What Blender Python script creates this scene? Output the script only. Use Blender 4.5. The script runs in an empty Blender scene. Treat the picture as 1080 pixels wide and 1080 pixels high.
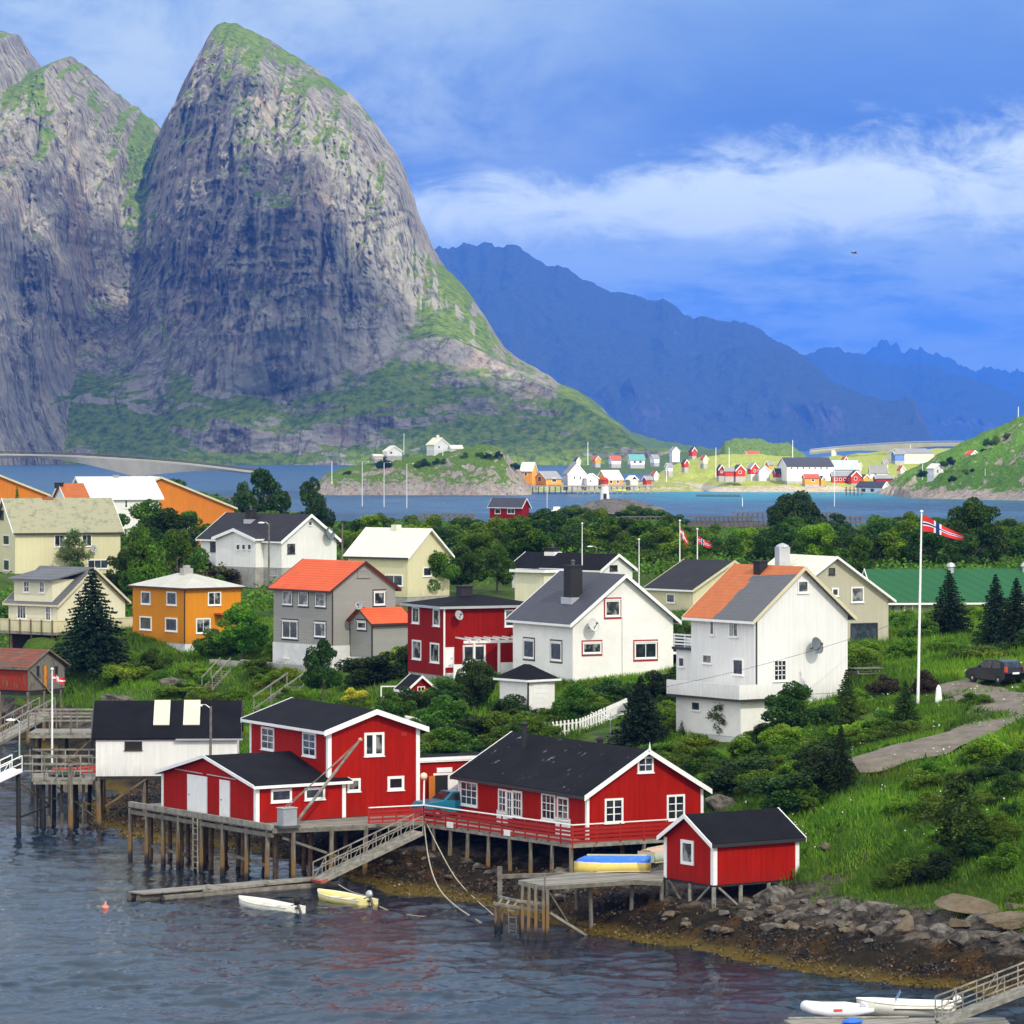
import bpy, bmesh, math, random
import numpy as np
from mathutils import Vector, Matrix

random.seed(7)
R = math.radians
C = bpy.context.scene.collection
SC = bpy.context.scene

# ------------------------------------------------------------------ camera, world, sun, exposure
F, HZ, CH = 4000.0, 470.0, 24.0           # focal length in photo pixels, horizon row, camera height (m)
cam_d = bpy.data.cameras.new('camera')
cam_d.lens = 36.0 * F / 1080.0
cam_d.sensor_width = 36.0
cam_d.shift_y = -(540.0 - HZ) / 1080.0
cam_d.clip_start = 1.0
cam_d.clip_end = 90000.0
cam = bpy.data.objects.new('camera', cam_d)
cam.location = (0, 0, CH)
cam.rotation_euler = (R(90), 0, 0)
C.objects.link(cam)
SC.camera = cam

SUN_AZ, SUN_EL = 150.0, 39.0              # azimuth clockwise from the view direction (+Y): behind the camera, to the right
sun_d = bpy.data.lights.new('sun', 'SUN')
sun_d.energy = 4.6
sun_d.angle = R(0.6)
sun_d.color = (1.0, 0.93, 0.80)
sun = bpy.data.objects.new('sun', sun_d)
SV = Vector((math.sin(R(SUN_AZ)) * math.cos(R(SUN_EL)), math.cos(R(SUN_AZ)) * math.cos(R(SUN_EL)), math.sin(R(SUN_EL))))
sun.rotation_euler = SV.to_track_quat('Z', 'Y').to_euler()
sun.location = SV * 300
C.objects.link(sun)
SC.view_settings.view_transform = 'Standard'
SC.view_settings.look = 'None'
SC.view_settings.exposure = 0.5
SC.view_settings.gamma = 1.0
SC.cycles.max_bounces = 5
SC.cycles.diffuse_bounces = 2
SC.cycles.glossy_bounces = 3
SC.cycles.transmission_bounces = 3
SC.cycles.transparent_max_bounces = 6
SC.cycles.volume_bounces = 0
SC.cycles.use_denoising = True
SC.cycles.sample_clamp_indirect = 6


class NT:
    """tiny helper for node trees"""
    def __init__(s, tree):
        s.t = tree; s.n = tree.nodes; s.l = tree.links; s.n.clear()
    def put(s, sock, v):
        if v is None: return
        if isinstance(v, bpy.types.NodeSocket): s.l.new(v, sock)
        elif isinstance(v, (tuple, list)):
            v = tuple(v)
            if len(sock.default_value) == 4 and len(v) == 3: v = v + (1,)
            sock.default_value = v
        else:
            try: sock.default_value = v
            except TypeError: sock.default_value = (v,) * len(sock.default_value)
    def node(s, typ, ins=None, out=0, **props):
        nd = s.n.new(typ)
        for k, v in props.items(): setattr(nd, k, v)
        for k, v in (ins or {}).items(): s.put(nd.inputs[k], v)
        return nd.outputs[out] if out is not None else nd
    def math(s, op, a, b=0.0, c=None, clamp=False):
        nd = s.n.new('ShaderNodeMath'); nd.operation = op; nd.use_clamp = clamp
        s.put(nd.inputs[0], a); s.put(nd.inputs[1], b)
        if c is not None: s.put(nd.inputs[2], c)
        return nd.outputs[0]
    def noise(s, vec, scale, detail=4, rough=0.55, dist=0.0, out=0):
        return s.node('ShaderNodeTexNoise', {'Vector': vec, 'Scale': scale, 'Detail': detail, 'Roughness': rough, 'Distortion': dist}, out)
    def map(s, vec, scale=(1, 1, 1), rot=(0, 0, 0), loc=(0, 0, 0)):
        return s.node('ShaderNodeMapping', {'Vector': vec, 'Scale': scale, 'Rotation': rot, 'Location': loc})
    def ramp(s, fac, stops, interp='LINEAR'):
        nd = s.n.new('ShaderNodeValToRGB'); nd.color_ramp.interpolation = interp
        e = nd.color_ramp.elements
        while len(e) < len(stops): e.new(0.5)
        for q, (p, c) in zip(e, stops):
            q.position = p
            if not isinstance(c, (tuple, list)): c = (c, c, c)
            q.color = tuple(c) + (1,) if len(c) == 3 else c
        s.put(nd.inputs[0], fac)
        return nd.outputs[0]
    def step(s, v, a, b):
        return s.node('ShaderNodeMapRange', {'Value': v, 'From Min': a, 'From Max': b, 'To Min': 0.0, 'To Max': 1.0}, interpolation_type='SMOOTHSTEP')
    def mix(s, f, a, b, mode='MIX'):
        nd = s.n.new('ShaderNodeMix'); nd.data_type = 'RGBA'; nd.blend_type = mode
        s.put(nd.inputs[0], f); s.put(nd.inputs[6], a); s.put(nd.inputs[7], b)
        return nd.outputs[2]
    def sep(s, v, i):
        nd = s.n.new('ShaderNodeSeparateXYZ'); s.put(nd.inputs[0], v); return nd.outputs[i]
    def comb(s, x, y, z):
        nd = s.n.new('ShaderNodeCombineXYZ')
        for i, v in enumerate((x, y, z)): s.put(nd.inputs[i], v)
        return nd.outputs[0]
    def bump(s, h, strength=0.5, dist=0.1, normal=None):
        return s.node('ShaderNodeBump', {'Height': h, 'Strength': strength, 'Distance': dist, 'Normal': normal})
    def obj(s): return s.node('ShaderNodeTexCoord', out=3)
    def pos(s): return s.node('ShaderNodeNewGeometry', out=0)
    def nor(s): return s.node('ShaderNodeNewGeometry', out=1)


# world: Nishita sky behind a broken layer of cloud bands
W = bpy.data.worlds.new('World'); SC.world = W; W.use_nodes = True
n = NT(W.node_tree)
sky = n.node('ShaderNodeTexSky', sky_type='NISHITA', sun_disc=False, sun_elevation=R(SUN_EL), sun_rotation=R(SUN_AZ), altitude=20.0, air_density=1.0, dust_density=0.6, ozone_density=2.5)
d = n.node('ShaderNodeTexCoord', out=0)
dx, dy, dz = (n.sep(d, i) for i in range(3))
az = n.math('ARCTAN2', dx, dy)                      # radians, 0 along the view, + to the right
el = n.math('ARCSINE', dz)
v = n.comb(n.math('MULTIPLY', az, 1.0), n.math('MULTIPLY', el, 3.2), 0.0)
w1 = n.noise(v, 11.0, 5, 0.55)
w2 = n.noise(n.comb(n.math('ADD', az, 3.1), n.math('MULTIPLY', el, 4.0), 0.0), 30.0, 6, 0.62)
elw = n.math('ADD', el, n.math('MULTIPLY', n.math('SUBTRACT', w1, 0.5), 0.030))
elw = n.math('ADD', elw, n.math('MULTIPLY', n.math('SUBTRACT', w2, 0.5), 0.012))
ela = n.math('SUBTRACT', elw, n.math('MULTIPLY', n.math('MINIMUM', n.math('MAXIMUM', az, -0.4), 0.4), 0.06))
base = n.ramp(n.math('DIVIDE', ela, 0.16), [
    (0.00, (0.52, 0.64, 0.90)), (0.08, (0.40, 0.54, 0.88)), (0.15, (0.20, 0.33, 0.74)), (0.215, (0.17, 0.30, 0.72)), (0.26, (0.36, 0.48, 0.84)),
    (0.31, (0.48, 0.58, 0.86)), (0.345, (0.58, 0.66, 0.88)), (0.372, (0.74, 0.79, 0.94)), (0.395, (0.42, 0.52, 0.82)), (0.425, (0.16, 0.26, 0.68)),
    (0.50, (0.105, 0.19, 0.60)), (0.585, (0.16, 0.26, 0.68)), (0.70, (0.25, 0.37, 0.78)), (0.80, (0.34, 0.46, 0.82)), (1.0, (0.50, 0.60, 0.90))])
# brighter wisps on the left, and the bright streak
wisp = n.noise(n.comb(n.math('MULTIPLY', az, 1.0), n.math('MULTIPLY', el, 1.7), 5.0), 17.0, 8, 0.64, 0.4)
leftm = n.step(az, 0.09, -0.08)
wm = n.math('MULTIPLY', n.step(wisp, 0.30, 0.60), n.math('MULTIPLY', leftm, n.step(el, 0.045, 0.085)), clamp=True)
base = n.mix(n.math('MULTIPLY', wm, 0.85), base, (0.80, 0.84, 0.98))
soft = n.math('MULTIPLY', n.step(w2, 0.34, 0.60), n.math('MULTIPLY', n.step(el, 0.0, 0.02), n.step(el, 0.068, 0.052)))
base = n.mix(n.math('MULTIPLY', soft, 0.9), base, (0.66, 0.74, 0.95))
w3 = n.noise(n.comb(az, n.math('MULTIPLY', el, 2.4), 9.0), 30.0, 9, 0.66, 0.5)
cen = n.math('ADD', 0.0625, n.math('MULTIPLY', az, 0.055))
wid = n.math('ADD', 0.0075, n.math('MULTIPLY', n.step(az, -0.03, 0.13), 0.009))
gq = n.math('DIVIDE', n.math('SUBTRACT', el, cen), wid)
ga = n.math('POWER', 2.718, n.math('MULTIPLY', n.math('MULTIPLY', gq, gq), -1.0))
pf = n.math('ADD', ga, n.math('MULTIPLY', n.math('SUBTRACT', w3, 0.5), 2.9))
pf = n.math('MULTIPLY', pf, n.step(az, -0.06, -0.01))
base = n.mix(n.math('MULTIPLY', n.step(pf, 0.18, 1.15), n.step(ga, 0.02, 0.3)), base, (1.22, 1.20, 1.20))
dk = n.noise(n.comb(az, n.math('MULTIPLY', el, 2.2), 2.0), 13.0, 5, 0.6)
base = n.mix(n.math('MULTIPLY', n.step(dk, 0.48, 0.72), n.math('MULTIPLY', n.step(el, 0.07, 0.085), 0.5)), base, (0.13, 0.24, 0.72))
base = n.mix(1.0, base, (0.78, 0.84, 0.64), 'MULTIPLY')
# the rest of the dome: pale overcast with blue gaps
big = n.noise(d, 2.2, 5, 0.6)
dome = n.mix(n.step(big, 0.34, 0.66), (0.62, 0.72, 0.90), (1.50, 1.44, 1.32))
col = n.mix(n.math('MAXIMUM', n.step(el, 0.32, 0.85), n.step(n.math('ABSOLUTE', az), 0.45, 1.15)), base, dome)
bg1 = n.node('ShaderNodeBackground', {'Color': sky, 'Strength': 0.10})
bg2 = n.node('ShaderNodeBackground', {'Color': col, 'Strength': 1.0})
ms = n.node('ShaderNodeMixShader', {0: 0.90, 1: bg1, 2: bg2})
n.node('ShaderNodeOutputWorld', {0: ms}, None)


# ------------------------------------------------------------------ object helpers
def tag(o, label=None, cat=None, group=None, kind=None):
    if label: o['label'] = label
    if cat: o['category'] = cat
    if group: o['group'] = group
    if kind: o['kind'] = kind
    return o

def empty(name, loc=(0, 0, 0), rz=0.0, label=None, cat=None, group=None, scale=None):
    o = bpy.data.objects.new(name, None)
    C.objects.link(o); o.location = loc; o.rotation_euler = (0, 0, rz)
    o.empty_display_size = 0.2
    if scale: o.scale = scale
    return tag(o, label, cat, group)

def copy_tree(o, parent=None):
    c = o.copy(); C.objects.link(c); c.parent = parent
    for ch in o.children: copy_tree(ch, c)
    return c

class MB:
    """collects shapes and links them as one mesh object"""
    def __init__(s, mtx=None):
        s.v = []; s.f = []; s.mtx = mtx
    def add(s, vs, fs):
        b = len(s.v); s.v += [tuple(q) for q in vs]; s.f += [tuple(i + b for i in f) for f in fs]; return s
    def box(s, x0, y0, z0, x1, y1, z1):
        return s.add([(x0, y0, z0), (x1, y0, z0), (x1, y1, z0), (x0, y1, z0), (x0, y0, z1), (x1, y0, z1), (x1, y1, z1), (x0, y1, z1)],
                     [(0, 3, 2, 1), (4, 5, 6, 7), (0, 1, 5, 4), (1, 2, 6, 5), (2, 3, 7, 6), (3, 0, 4, 7)])
    def prism(s, poly, vec):
        """closed extrusion of polygon poly along vec"""
        k = len(poly); vec = Vector(vec)
        vs = [Vector(p) for p in poly] + [Vector(p) + vec for p in poly]
        return s.add(vs, [tuple(range(k))[::-1], tuple(range(k, 2 * k))] + [(i, (i + 1) % k, k + (i + 1) % k, k + i) for i in range(k)])
    def bar(s, p, q, w, h=None, up=(0, 0, 1)):
        """rectangular bar from p to q"""
        h = h or w; p = Vector(p); q = Vector(q); d = (q - p).normalized()
        u = Vector(up)
        if abs(d.dot(u)) > 0.98: u = Vector((0, 1, 0))
        a = d.cross(u).normalized(); b = a.cross(d).normalized()
        a *= w / 2; b *= h / 2
        return s.add([p - a - b, p + a - b, p + a + b, p - a + b, q - a - b, q + a - b, q + a + b, q - a + b],
                     [(0, 3, 2, 1), (4, 5, 6, 7), (0, 1, 5, 4), (1, 2, 6, 5), (2, 3, 7, 6), (3, 0, 4, 7)])
    def tube(s, pts, r, nseg=8, cap=True):
        pts = [Vector(p) for p in pts]; rs = r if isinstance(r, (list, tuple)) else [r] * len(pts)
        b = len(s.v); k = nseg; prev = None
        for i, p in enumerate(pts):
            d = (pts[min(i + 1, len(pts) - 1)] - pts[max(i - 1, 0)]).normalized()
            u = Vector((0, 0, 1)) if abs(d.z) < 0.9 else Vector((1, 0, 0))
            if prev is not None: u = prev
            a = d.cross(u).normalized(); c = a.cross(d).normalized(); prev = c
            for j in range(k):
                t = 2 * math.pi * j / k
                s.v.append(tuple(p + (a * math.cos(t) + c * math.sin(t)) * rs[i]))
        for i in range(len(pts) - 1):
            for j in range(k):
                s.f.append((b + i * k + j, b + i * k + (j + 1) % k, b + (i + 1) * k + (j + 1) % k, b + (i + 1) * k + j))
        if cap:
            s.f.append(tuple(b + j for j in range(k))[::-1]); s.f.append(tuple(b + (len(pts) - 1) * k + j for j in range(k)))
        return s
    def lathe(s, c, prof, nseg=14, sq=(1, 1)):
        b = len(s.v); k = nseg
        for (r, z) in prof:
            for j in range(k):
                t = 2 * math.pi * j / k
                s.v.append((c[0] + max(r, 1e-4) * math.cos(t) * sq[0], c[1] + max(r, 1e-4) * math.sin(t) * sq[1], c[2] + z))
        for i in range(len(prof) - 1):
            for j in range(k):
                s.f.append((b + i * k + j, b + i * k + (j + 1) % k, b + (i + 1) * k + (j + 1) % k, b + (i + 1) * k + j))
        s.f.append(tuple(b + j for j in range(k))[::-1]); s.f.append(tuple(b + (len(prof) - 1) * k + j for j in range(k)))
        return s
    def dish(s, c, nrm, r, depth):
        """shallow bowl with thickness facing nrm"""
        nrm = Vector(nrm).normalized(); u = nrm.cross(Vector((0, 0, 1))).normalized(); w = u.cross(nrm)
        c = Vector(c); b = len(s.v); k = 14
        rings = [(0.0, 0.0), (0.5, 0.25), (0.85, 0.72), (1.0, 1.0), (1.0, 0.94), (0.5, 0.16), (0.0, -0.12)]
        for (a, h) in rings:
            for j in range(k):
                t = 2 * math.pi * j / k
                s.v.append(tuple(c + (u * math.cos(t) + w * math.sin(t)) * max(a, 1e-3) * r + nrm * h * depth))
        for i in range(len(rings) - 1):
            for j in range(k):
                s.f.append((b + i * k + j, b + i * k + (j + 1) % k, b + (i + 1) * k + (j + 1) % k, b + (i + 1) * k + j))
        return s
    def build(s, name, mat, parent=None, smooth=False, bevel=0.0):
        vs = s.v if s.mtx is None else [tuple(s.mtx @ Vector(q)) for q in s.v]
        me = bpy.data.meshes.new(name); me.from_pydata(vs, [], s.f)
        bm = bmesh.new(); bm.from_mesh(me); bmesh.ops.recalc_face_normals(bm, faces=bm.faces)
        if bevel > 0: bmesh.ops.bevel(bm, geom=bm.edges[:], offset=bevel, segments=1, affect='EDGES', clamp_overlap=True)
        bm.to_mesh(me); bm.free()
        if smooth:
            me.polygons.foreach_set('use_smooth', [True] * len(me.polygons))
        me.materials.append(mat)
        o = bpy.data.objects.new(name, me); C.objects.link(o)
        if parent is not None: o.parent = parent
        return o

def np_mesh(name, V, Fq, mat, smooth=True, parent=None):
    """mesh from numpy arrays; Fq is (k,4) or (k,3)"""
    me = bpy.data.meshes.new(name)
    V = np.asarray(V, dtype=np.float32); Fq = np.asarray(Fq, dtype=np.int32)
    k, m = Fq.shape
    me.vertices.add(len(V)); me.vertices.foreach_set('co', V.ravel())
    me.loops.add(k * m); me.loops.foreach_set('vertex_index', Fq.ravel())
    me.polygons.add(k); me.polygons.foreach_set('loop_start', np.arange(0, k * m, m, dtype=np.int32))
    me.polygons.foreach_set('loop_total', np.full(k, m, dtype=np.int32))
    me.polygons.foreach_set('use_smooth', np.full(k, smooth, dtype=bool))
    me.update(calc_edges=True); me.materials.append(mat)
    o = bpy.data.objects.new(name, me); C.objects.link(o)
    if parent is not None: o.parent = parent
    return o

def grid_faces(nr, nc):
    i = np.arange(nr - 1)[:, None] * nc + np.arange(nc - 1)[None, :]
    return np.stack([i, i + 1, i + nc + 1, i + nc], -1).reshape(-1, 4)

# numpy gradient noise
_rng = np.random.RandomState(11)
_perm = np.tile(_rng.permutation(256), 3)
_grad = _rng.normal(size=(256, 3)); _grad /= np.linalg.norm(_grad, axis=1)[:, None]
def pn(x, y, z=0.0):
    x, y, z = np.broadcast_arrays(np.asarray(x, float), np.asarray(y, float), np.asarray(z, float))
    xi, yi, zi = np.floor(x).astype(int), np.floor(y).astype(int), np.floor(z).astype(int)
    fx, fy, fz = x - xi, y - yi, z - zi
    u, v_, w = (t * t * t * (t * (t * 6 - 15) + 10) for t in (fx, fy, fz))
    def g(a, b, c):
        h = _perm[_perm[_perm[(xi + a) & 255] + ((yi + b) & 255)] + ((zi + c) & 255)]
        gr = _grad[h]
        return gr[..., 0] * (fx - a) + gr[..., 1] * (fy - b) + gr[..., 2] * (fz - c)
    def lp(a, b, t): return a + (b - a) * t
    return lp(lp(lp(g(0, 0, 0), g(1, 0, 0), u), lp(g(0, 1, 0), g(1, 1, 0), u), v_),
              lp(lp(g(0, 0, 1), g(1, 0, 1), u), lp(g(0, 1, 1), g(1, 1, 1), u), v_), w) * 1.6
def fbm(x, y, z=0.0, o=5, ridged=False, gain=0.5):
    a, s, t = 1.0, 0.0, 0.0
    for i in range(o):
        q = pn(x + 7.3 * i, y + 3.1 * i, z + 1.7 * i)
        if ridged: q = 1 - 2 * np.abs(q)
        s = s + a * q; t += a; a *= gain; x = x * 2; y = y * 2; z = np.asarray(z) * 2
    return s / t
def lin(pts, u):
    p = np.array(pts, float); return np.interp(u, p[:, 0], p[:, 1])
def sm(pts, u):
    """smoothed interpolation"""
    p = np.array(pts, float); return sum(np.interp(u + k, p[:, 0], p[:, 1]) for k in (-14, -7, 0, 7, 14)) / 5

def P(px, py, Y): return Vector(((px - 540) * Y / F, Y, CH - (py - HZ) * Y / F))
def PZ(px, py, z):
    Y = F * (CH - z) / (py - HZ); return Vector(((px - 540) * Y / F, Y, z))
# ------------------------------------------------------------------ materials
def new_mat(name):
    m = bpy.data.materials.new(name); m.use_nodes = True
    return m, NT(m.node_tree)
def finish(n, **k):
    b = n.node('ShaderNodeBsdfPrincipled', out=None)
    for key, v in k.items(): n.put(b.inputs[{'col': 'Base Color', 'rough': 'Roughness', 'nrm': 'Normal', 'spec': 'Specular IOR Level', 'metal': 'Metallic', 'alpha': 'Alpha', 'emis': 'Emission Color', 'es': 'Emission Strength', 'ior': 'IOR'}[key]], v)
    n.node('ShaderNodeOutputMaterial', {0: b.outputs[0]}, None)

def plain(name, col, rough=0.7, var=0.18, scale=1.5, bump=0.0, bscale=20, metal=0.0, spec=0.4, stretch=(1, 1, 1)):
    """painted or raw surface with blotchy wear"""
    m, n = new_mat(name); o = n.map(n.obj(), stretch)
    a = n.noise(o, scale, 5, 0.6); b = n.noise(o, scale * 9, 3, 0.6)
    f = n.math('ADD', n.math('MULTIPLY', a, 0.7), n.math('MULTIPLY', b, 0.3))
    lo = tuple(c * (1 - var) for c in col); hi = tuple(min(1, c * (1 + var * 0.8)) for c in col)
    c = n.mix(n.step(f, 0.3, 0.7), lo, hi)
    nr = n.bump(n.noise(o, bscale, 3), bump, 0.03) if bump else None
    finish(n, col=c, rough=rough, nrm=nr, metal=metal, spec=spec)
    return m

def boards(name, col, pitch=0.14, horiz=False, var=0.12, wear=0.0, wearcol=(0.25, 0.23, 0.2), rough=0.62, depth=0.6):
    """painted timber cladding: vertical boards (or horizontal laps), streaked dirt running down"""
    m, n = new_mat(name); o = n.obj()
    x, y, z = (n.sep(o, i) for i in range(3))
    s = z if horiz else n.math('ADD', x, y)
    q = n.math('FRACT', n.math('DIVIDE', s, pitch))
    groove = n.math('SUBTRACT', 1.0, n.math('MULTIPLY', n.step(q, 0.0, 0.10), n.step(q, 1.0, 0.93)))
    bid = n.math('FLOOR', n.math('DIVIDE', s, pitch))
    rnd = n.node('ShaderNodeTexWhiteNoise', {'W': bid}, noise_dimensions='1D')
    str_ = n.noise(n.map(o, (3.0, 3.0, 0.35) if not horiz else (0.6, 0.6, 4)), 1.6, 5, 0.65)
    big = n.noise(o, 0.35, 4, 0.6)
    f = n.math('ADD', n.math('ADD', n.math('MULTIPLY', rnd, 0.12), n.math('MULTIPLY', str_, 0.45)), n.math('MULTIPLY', big, 0.35))
    lo = tuple(c * (1 - var * 1.3) for c in col); hi = tuple(min(1, c * (1 + var * 0.7)) for c in col)
    c = n.mix(n.step(f, 0.3, 0.75), lo, hi)
    c = n.mix(n.math('MULTIPLY', groove, 0.30), c, tuple(q_ * 0.35 for q_ in col))
    c = n.mix(n.math('MULTIPLY', n.math('MULTIPLY', n.step(z, 0.9, 0.0), n.step(str_, 0.35, 0.6)), 0.4), c, tuple(q_ * 0.45 + 0.02 for q_ in col))
    if wear > 0:
        wm = n.step(n.noise(n.map(o, (2, 2, 0.5)), 2.3, 7, 0.7), 0.70 - wear * 0.25, 0.74 - wear * 0.2)
        c = n.mix(wm, c, wearcol)
    nr = n.bump(n.math('SUBTRACT', 1.0, groove), depth, 0.02)
    finish(n, col=c, rough=rough, nrm=nr, spec=0.08)
    return m

def roofing(name, col, style='felt', var=0.15, pitch=0.33, stain=None, stain_amt=0.4, rough=0.75):
    """roof covering; courses run with height, seams across"""
    m, n = new_mat(name); o = n.obj()
    x, y, z = (n.sep(o, i) for i in range(3))
    a = n.noise(o, 0.6, 6, 0.65); b = n.noise(o, 14.0, 3, 0.6)
    f = n.math('ADD', n.math('MULTIPLY', a, 0.7), n.math('MULTIPLY', b, 0.3))
    lo = tuple(c * (1 - var) for c in col); hi = tuple(min(1, c * (1 + var * 1.2)) for c in col)
    c = n.mix(n.step(f, 0.32, 0.68), lo, hi)
    h = b
    if style in ('tile', 'metal'):
        if style == 'tile':
            q = n.math('FRACT', n.math('DIVIDE', z, pitch * 0.5))
            line = n.step(q, 0.25, 0.0)
        else:
            q = n.math('FRACT', n.math('DIVIDE', n.math('ADD', x, y), pitch))
            line = n.math('SUBTRACT', 1.0, n.math('MULTIPLY', n.step(q, 0.0, 0.12), n.step(q, 1.0, 0.88)))
        c = n.mix(n.math('MULTIPLY', line, 0.6 if style == 'tile' else 0.38), c, tuple(k * 0.35 for k in col))
        h = n.math('SUBTRACT', n.math('MULTIPLY', b, 0.4), line)
    else:
        q = n.math('FRACT', n.math('DIVIDE', n.math('ADD', x, y), 1.0))
        line = n.step(q, 0.05, 0.0)
        c = n.mix(n.math('MULTIPLY', line, 0.25), c, tuple(k * 1.7 for k in col))
    if stain is not None:
        sm_ = n.step(n.noise(n.map(o, (1, 1, 0.5)), 1.3, 7, 0.72), 0.62 - stain_amt * 0.3, 0.70 - stain_amt * 0.2)
        c = n.mix(sm_, c, stain)
    finish(n, col=c, rough=rough, nrm=n.bump(h, 0.5, 0.03), spec=0.15 if style == 'felt' else 0.3)
    return m

def glass_mat(name, col=(0.012, 0.016, 0.02), curtain=None):
    m, n = new_mat(name); o = n.obj()
    c = n.mix(n.step(n.noise(o, 1.4, 2), 0.45, 0.62), col, curtain or tuple(k * 2.4 for k in col))
    finish(n, col=c, rough=0.08, spec=0.6)
    return m

def leaf_mat(name, c1, c2, transl=0.25, dark=0.5):
    m, n = new_mat(name)
    oi = n.node('ShaderNodeObjectInfo', out=5)
    g = n.obj()
    pb = n.noise(n.pos(), 0.14, 4, 0.6)
    f = n.noise(g, 0.8, 4, 0.7)
    f2 = n.noise(g, 6.0, 2, 0.6)
    c = n.mix(n.step(n.math('ADD', n.math('MULTIPLY', f, 0.5), n.math('MULTIPLY', f2, 0.5)), 0.36, 0.64), c1, c2)
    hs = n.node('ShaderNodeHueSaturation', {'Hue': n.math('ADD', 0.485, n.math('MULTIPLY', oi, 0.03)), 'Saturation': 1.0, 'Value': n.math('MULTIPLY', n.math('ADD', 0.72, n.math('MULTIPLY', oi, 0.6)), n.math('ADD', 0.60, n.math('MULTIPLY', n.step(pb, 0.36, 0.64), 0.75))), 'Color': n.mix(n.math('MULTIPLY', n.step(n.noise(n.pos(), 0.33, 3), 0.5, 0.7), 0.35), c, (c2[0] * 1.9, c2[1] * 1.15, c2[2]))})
    b = n.node('ShaderNodeBsdfPrincipled', {'Base Color': hs, 'Roughness': 0.6, 'Specular IOR Level': n.math('ADD', 0.25, n.math('MULTIPLY', n.step(y, 350, 1200), 0.35))})
    t = n.node('ShaderNodeBsdfTranslucent', {'Color': hs})
    ms = n.node('ShaderNodeMixShader', {0: transl, 1: b, 2: t})
    n.node('ShaderNodeOutputMaterial', {0: ms}, None)
    return m

def cliff_mat(name, rock, rock2, dark, grass, grass2, scale=1.0, thr=0.55, hi_thr=None, streak=1.0, bump=6.0, band=None, gn=0.75, turf=False):
    """rock with vertical streaks; grass settles on ledges and gentle ground"""
    m, n = new_mat(name); p = n.pos(); nz = n.sep(n.nor(), 2); z = n.sep(p, 2)
    ps = n.map(p, (scale, scale, scale))
    big = n.noise(ps, 0.004, 5, 0.6); med = n.noise(ps, 0.02, 6, 0.65); fine = n.noise(ps, 0.09, 5, 0.7)
    st = n.noise(n.map(ps, (1, 1, 0.2)), 0.03, 8, 0.74, 0.0)
    c = n.mix(n.step(big, 0.38, 0.62), rock, rock2)
    pk = n.noise(n.map(ps, (1, 1, 0.4), loc=(300, 0, 0)), 0.012, 4, 0.6)
    c = n.mix(n.math('MULTIPLY', n.step(pk, 0.52, 0.66), 0.5), c, (rock2[0] * 1.15, rock2[1] * 0.86, rock2[2] * 0.72))
    st2 = n.noise(n.map(ps, (1, 1, 0.12), loc=(50, 9, 0)), 0.085, 6, 0.72, 0.0)
    c = n.mix(n.math('MULTIPLY', n.step(st, 0.47, 0.62), 0.85 * streak), c, dark)
    c = n.mix(n.math('MULTIPLY', n.step(st2, 0.54, 0.66), 0.6 * streak), c, dark)
    c = n.mix(n.math('MULTIPLY', n.step(st2, 0.46, 0.36), 0.35 * streak), c, tuple(min(1, k * 1.35) for k in rock2))
    crack = n.node('ShaderNodeTexVoronoi', {'Vector': n.map(ps, (1, 1, 0.35), rot=(0.1, 0.15, 0)), 'Scale': 0.022}, feature='DISTANCE_TO_EDGE')
    crack = n.step(crack, 0.06, 0.0)
    c = n.mix(n.math('MULTIPLY', crack, 0.35 * streak), c, dark)
    c = n.mix(n.step(fine, 0.45, 0.75), c, tuple(min(1, k * 1.25) for k in rock2))
    gm = n.math('ADD', nz, n.math('MULTIPLY', n.math('SUBTRACT', med, 0.5), 1.3 * gn))
    gm = n.math('ADD', gm, n.math('MULTIPLY', n.math('SUBTRACT', big, 0.5), 0.9 * gn))
    if turf: gm = n.math('ADD', gm, n.node('ShaderNodeAttribute', out=2, attribute_name='turf'))
    g = n.mix(n.step(fine, 0.35, 0.62), grass, grass2)
    gmask = n.step(gm, thr, thr + 0.12)
    if band: gmask = n.math('MULTIPLY', gmask, n.step(n.math('ADD', z, n.math('MULTIPLY', n.math('SUBTRACT', med, 0.5), band * 3.0)), band * 0.8, band * 1.2))
    c = n.mix(gmask, c, g)
    h = n.math('ADD', n.math('ADD', n.math('MULTIPLY', st, 1.0), n.math('MULTIPLY', fine, 0.5)), n.math('MULTIPLY', crack, -0.25))
    finish(n, col=c, rough=0.95, nrm=n.bump(h, 0.9, bump), spec=0.1)
    return m

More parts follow.
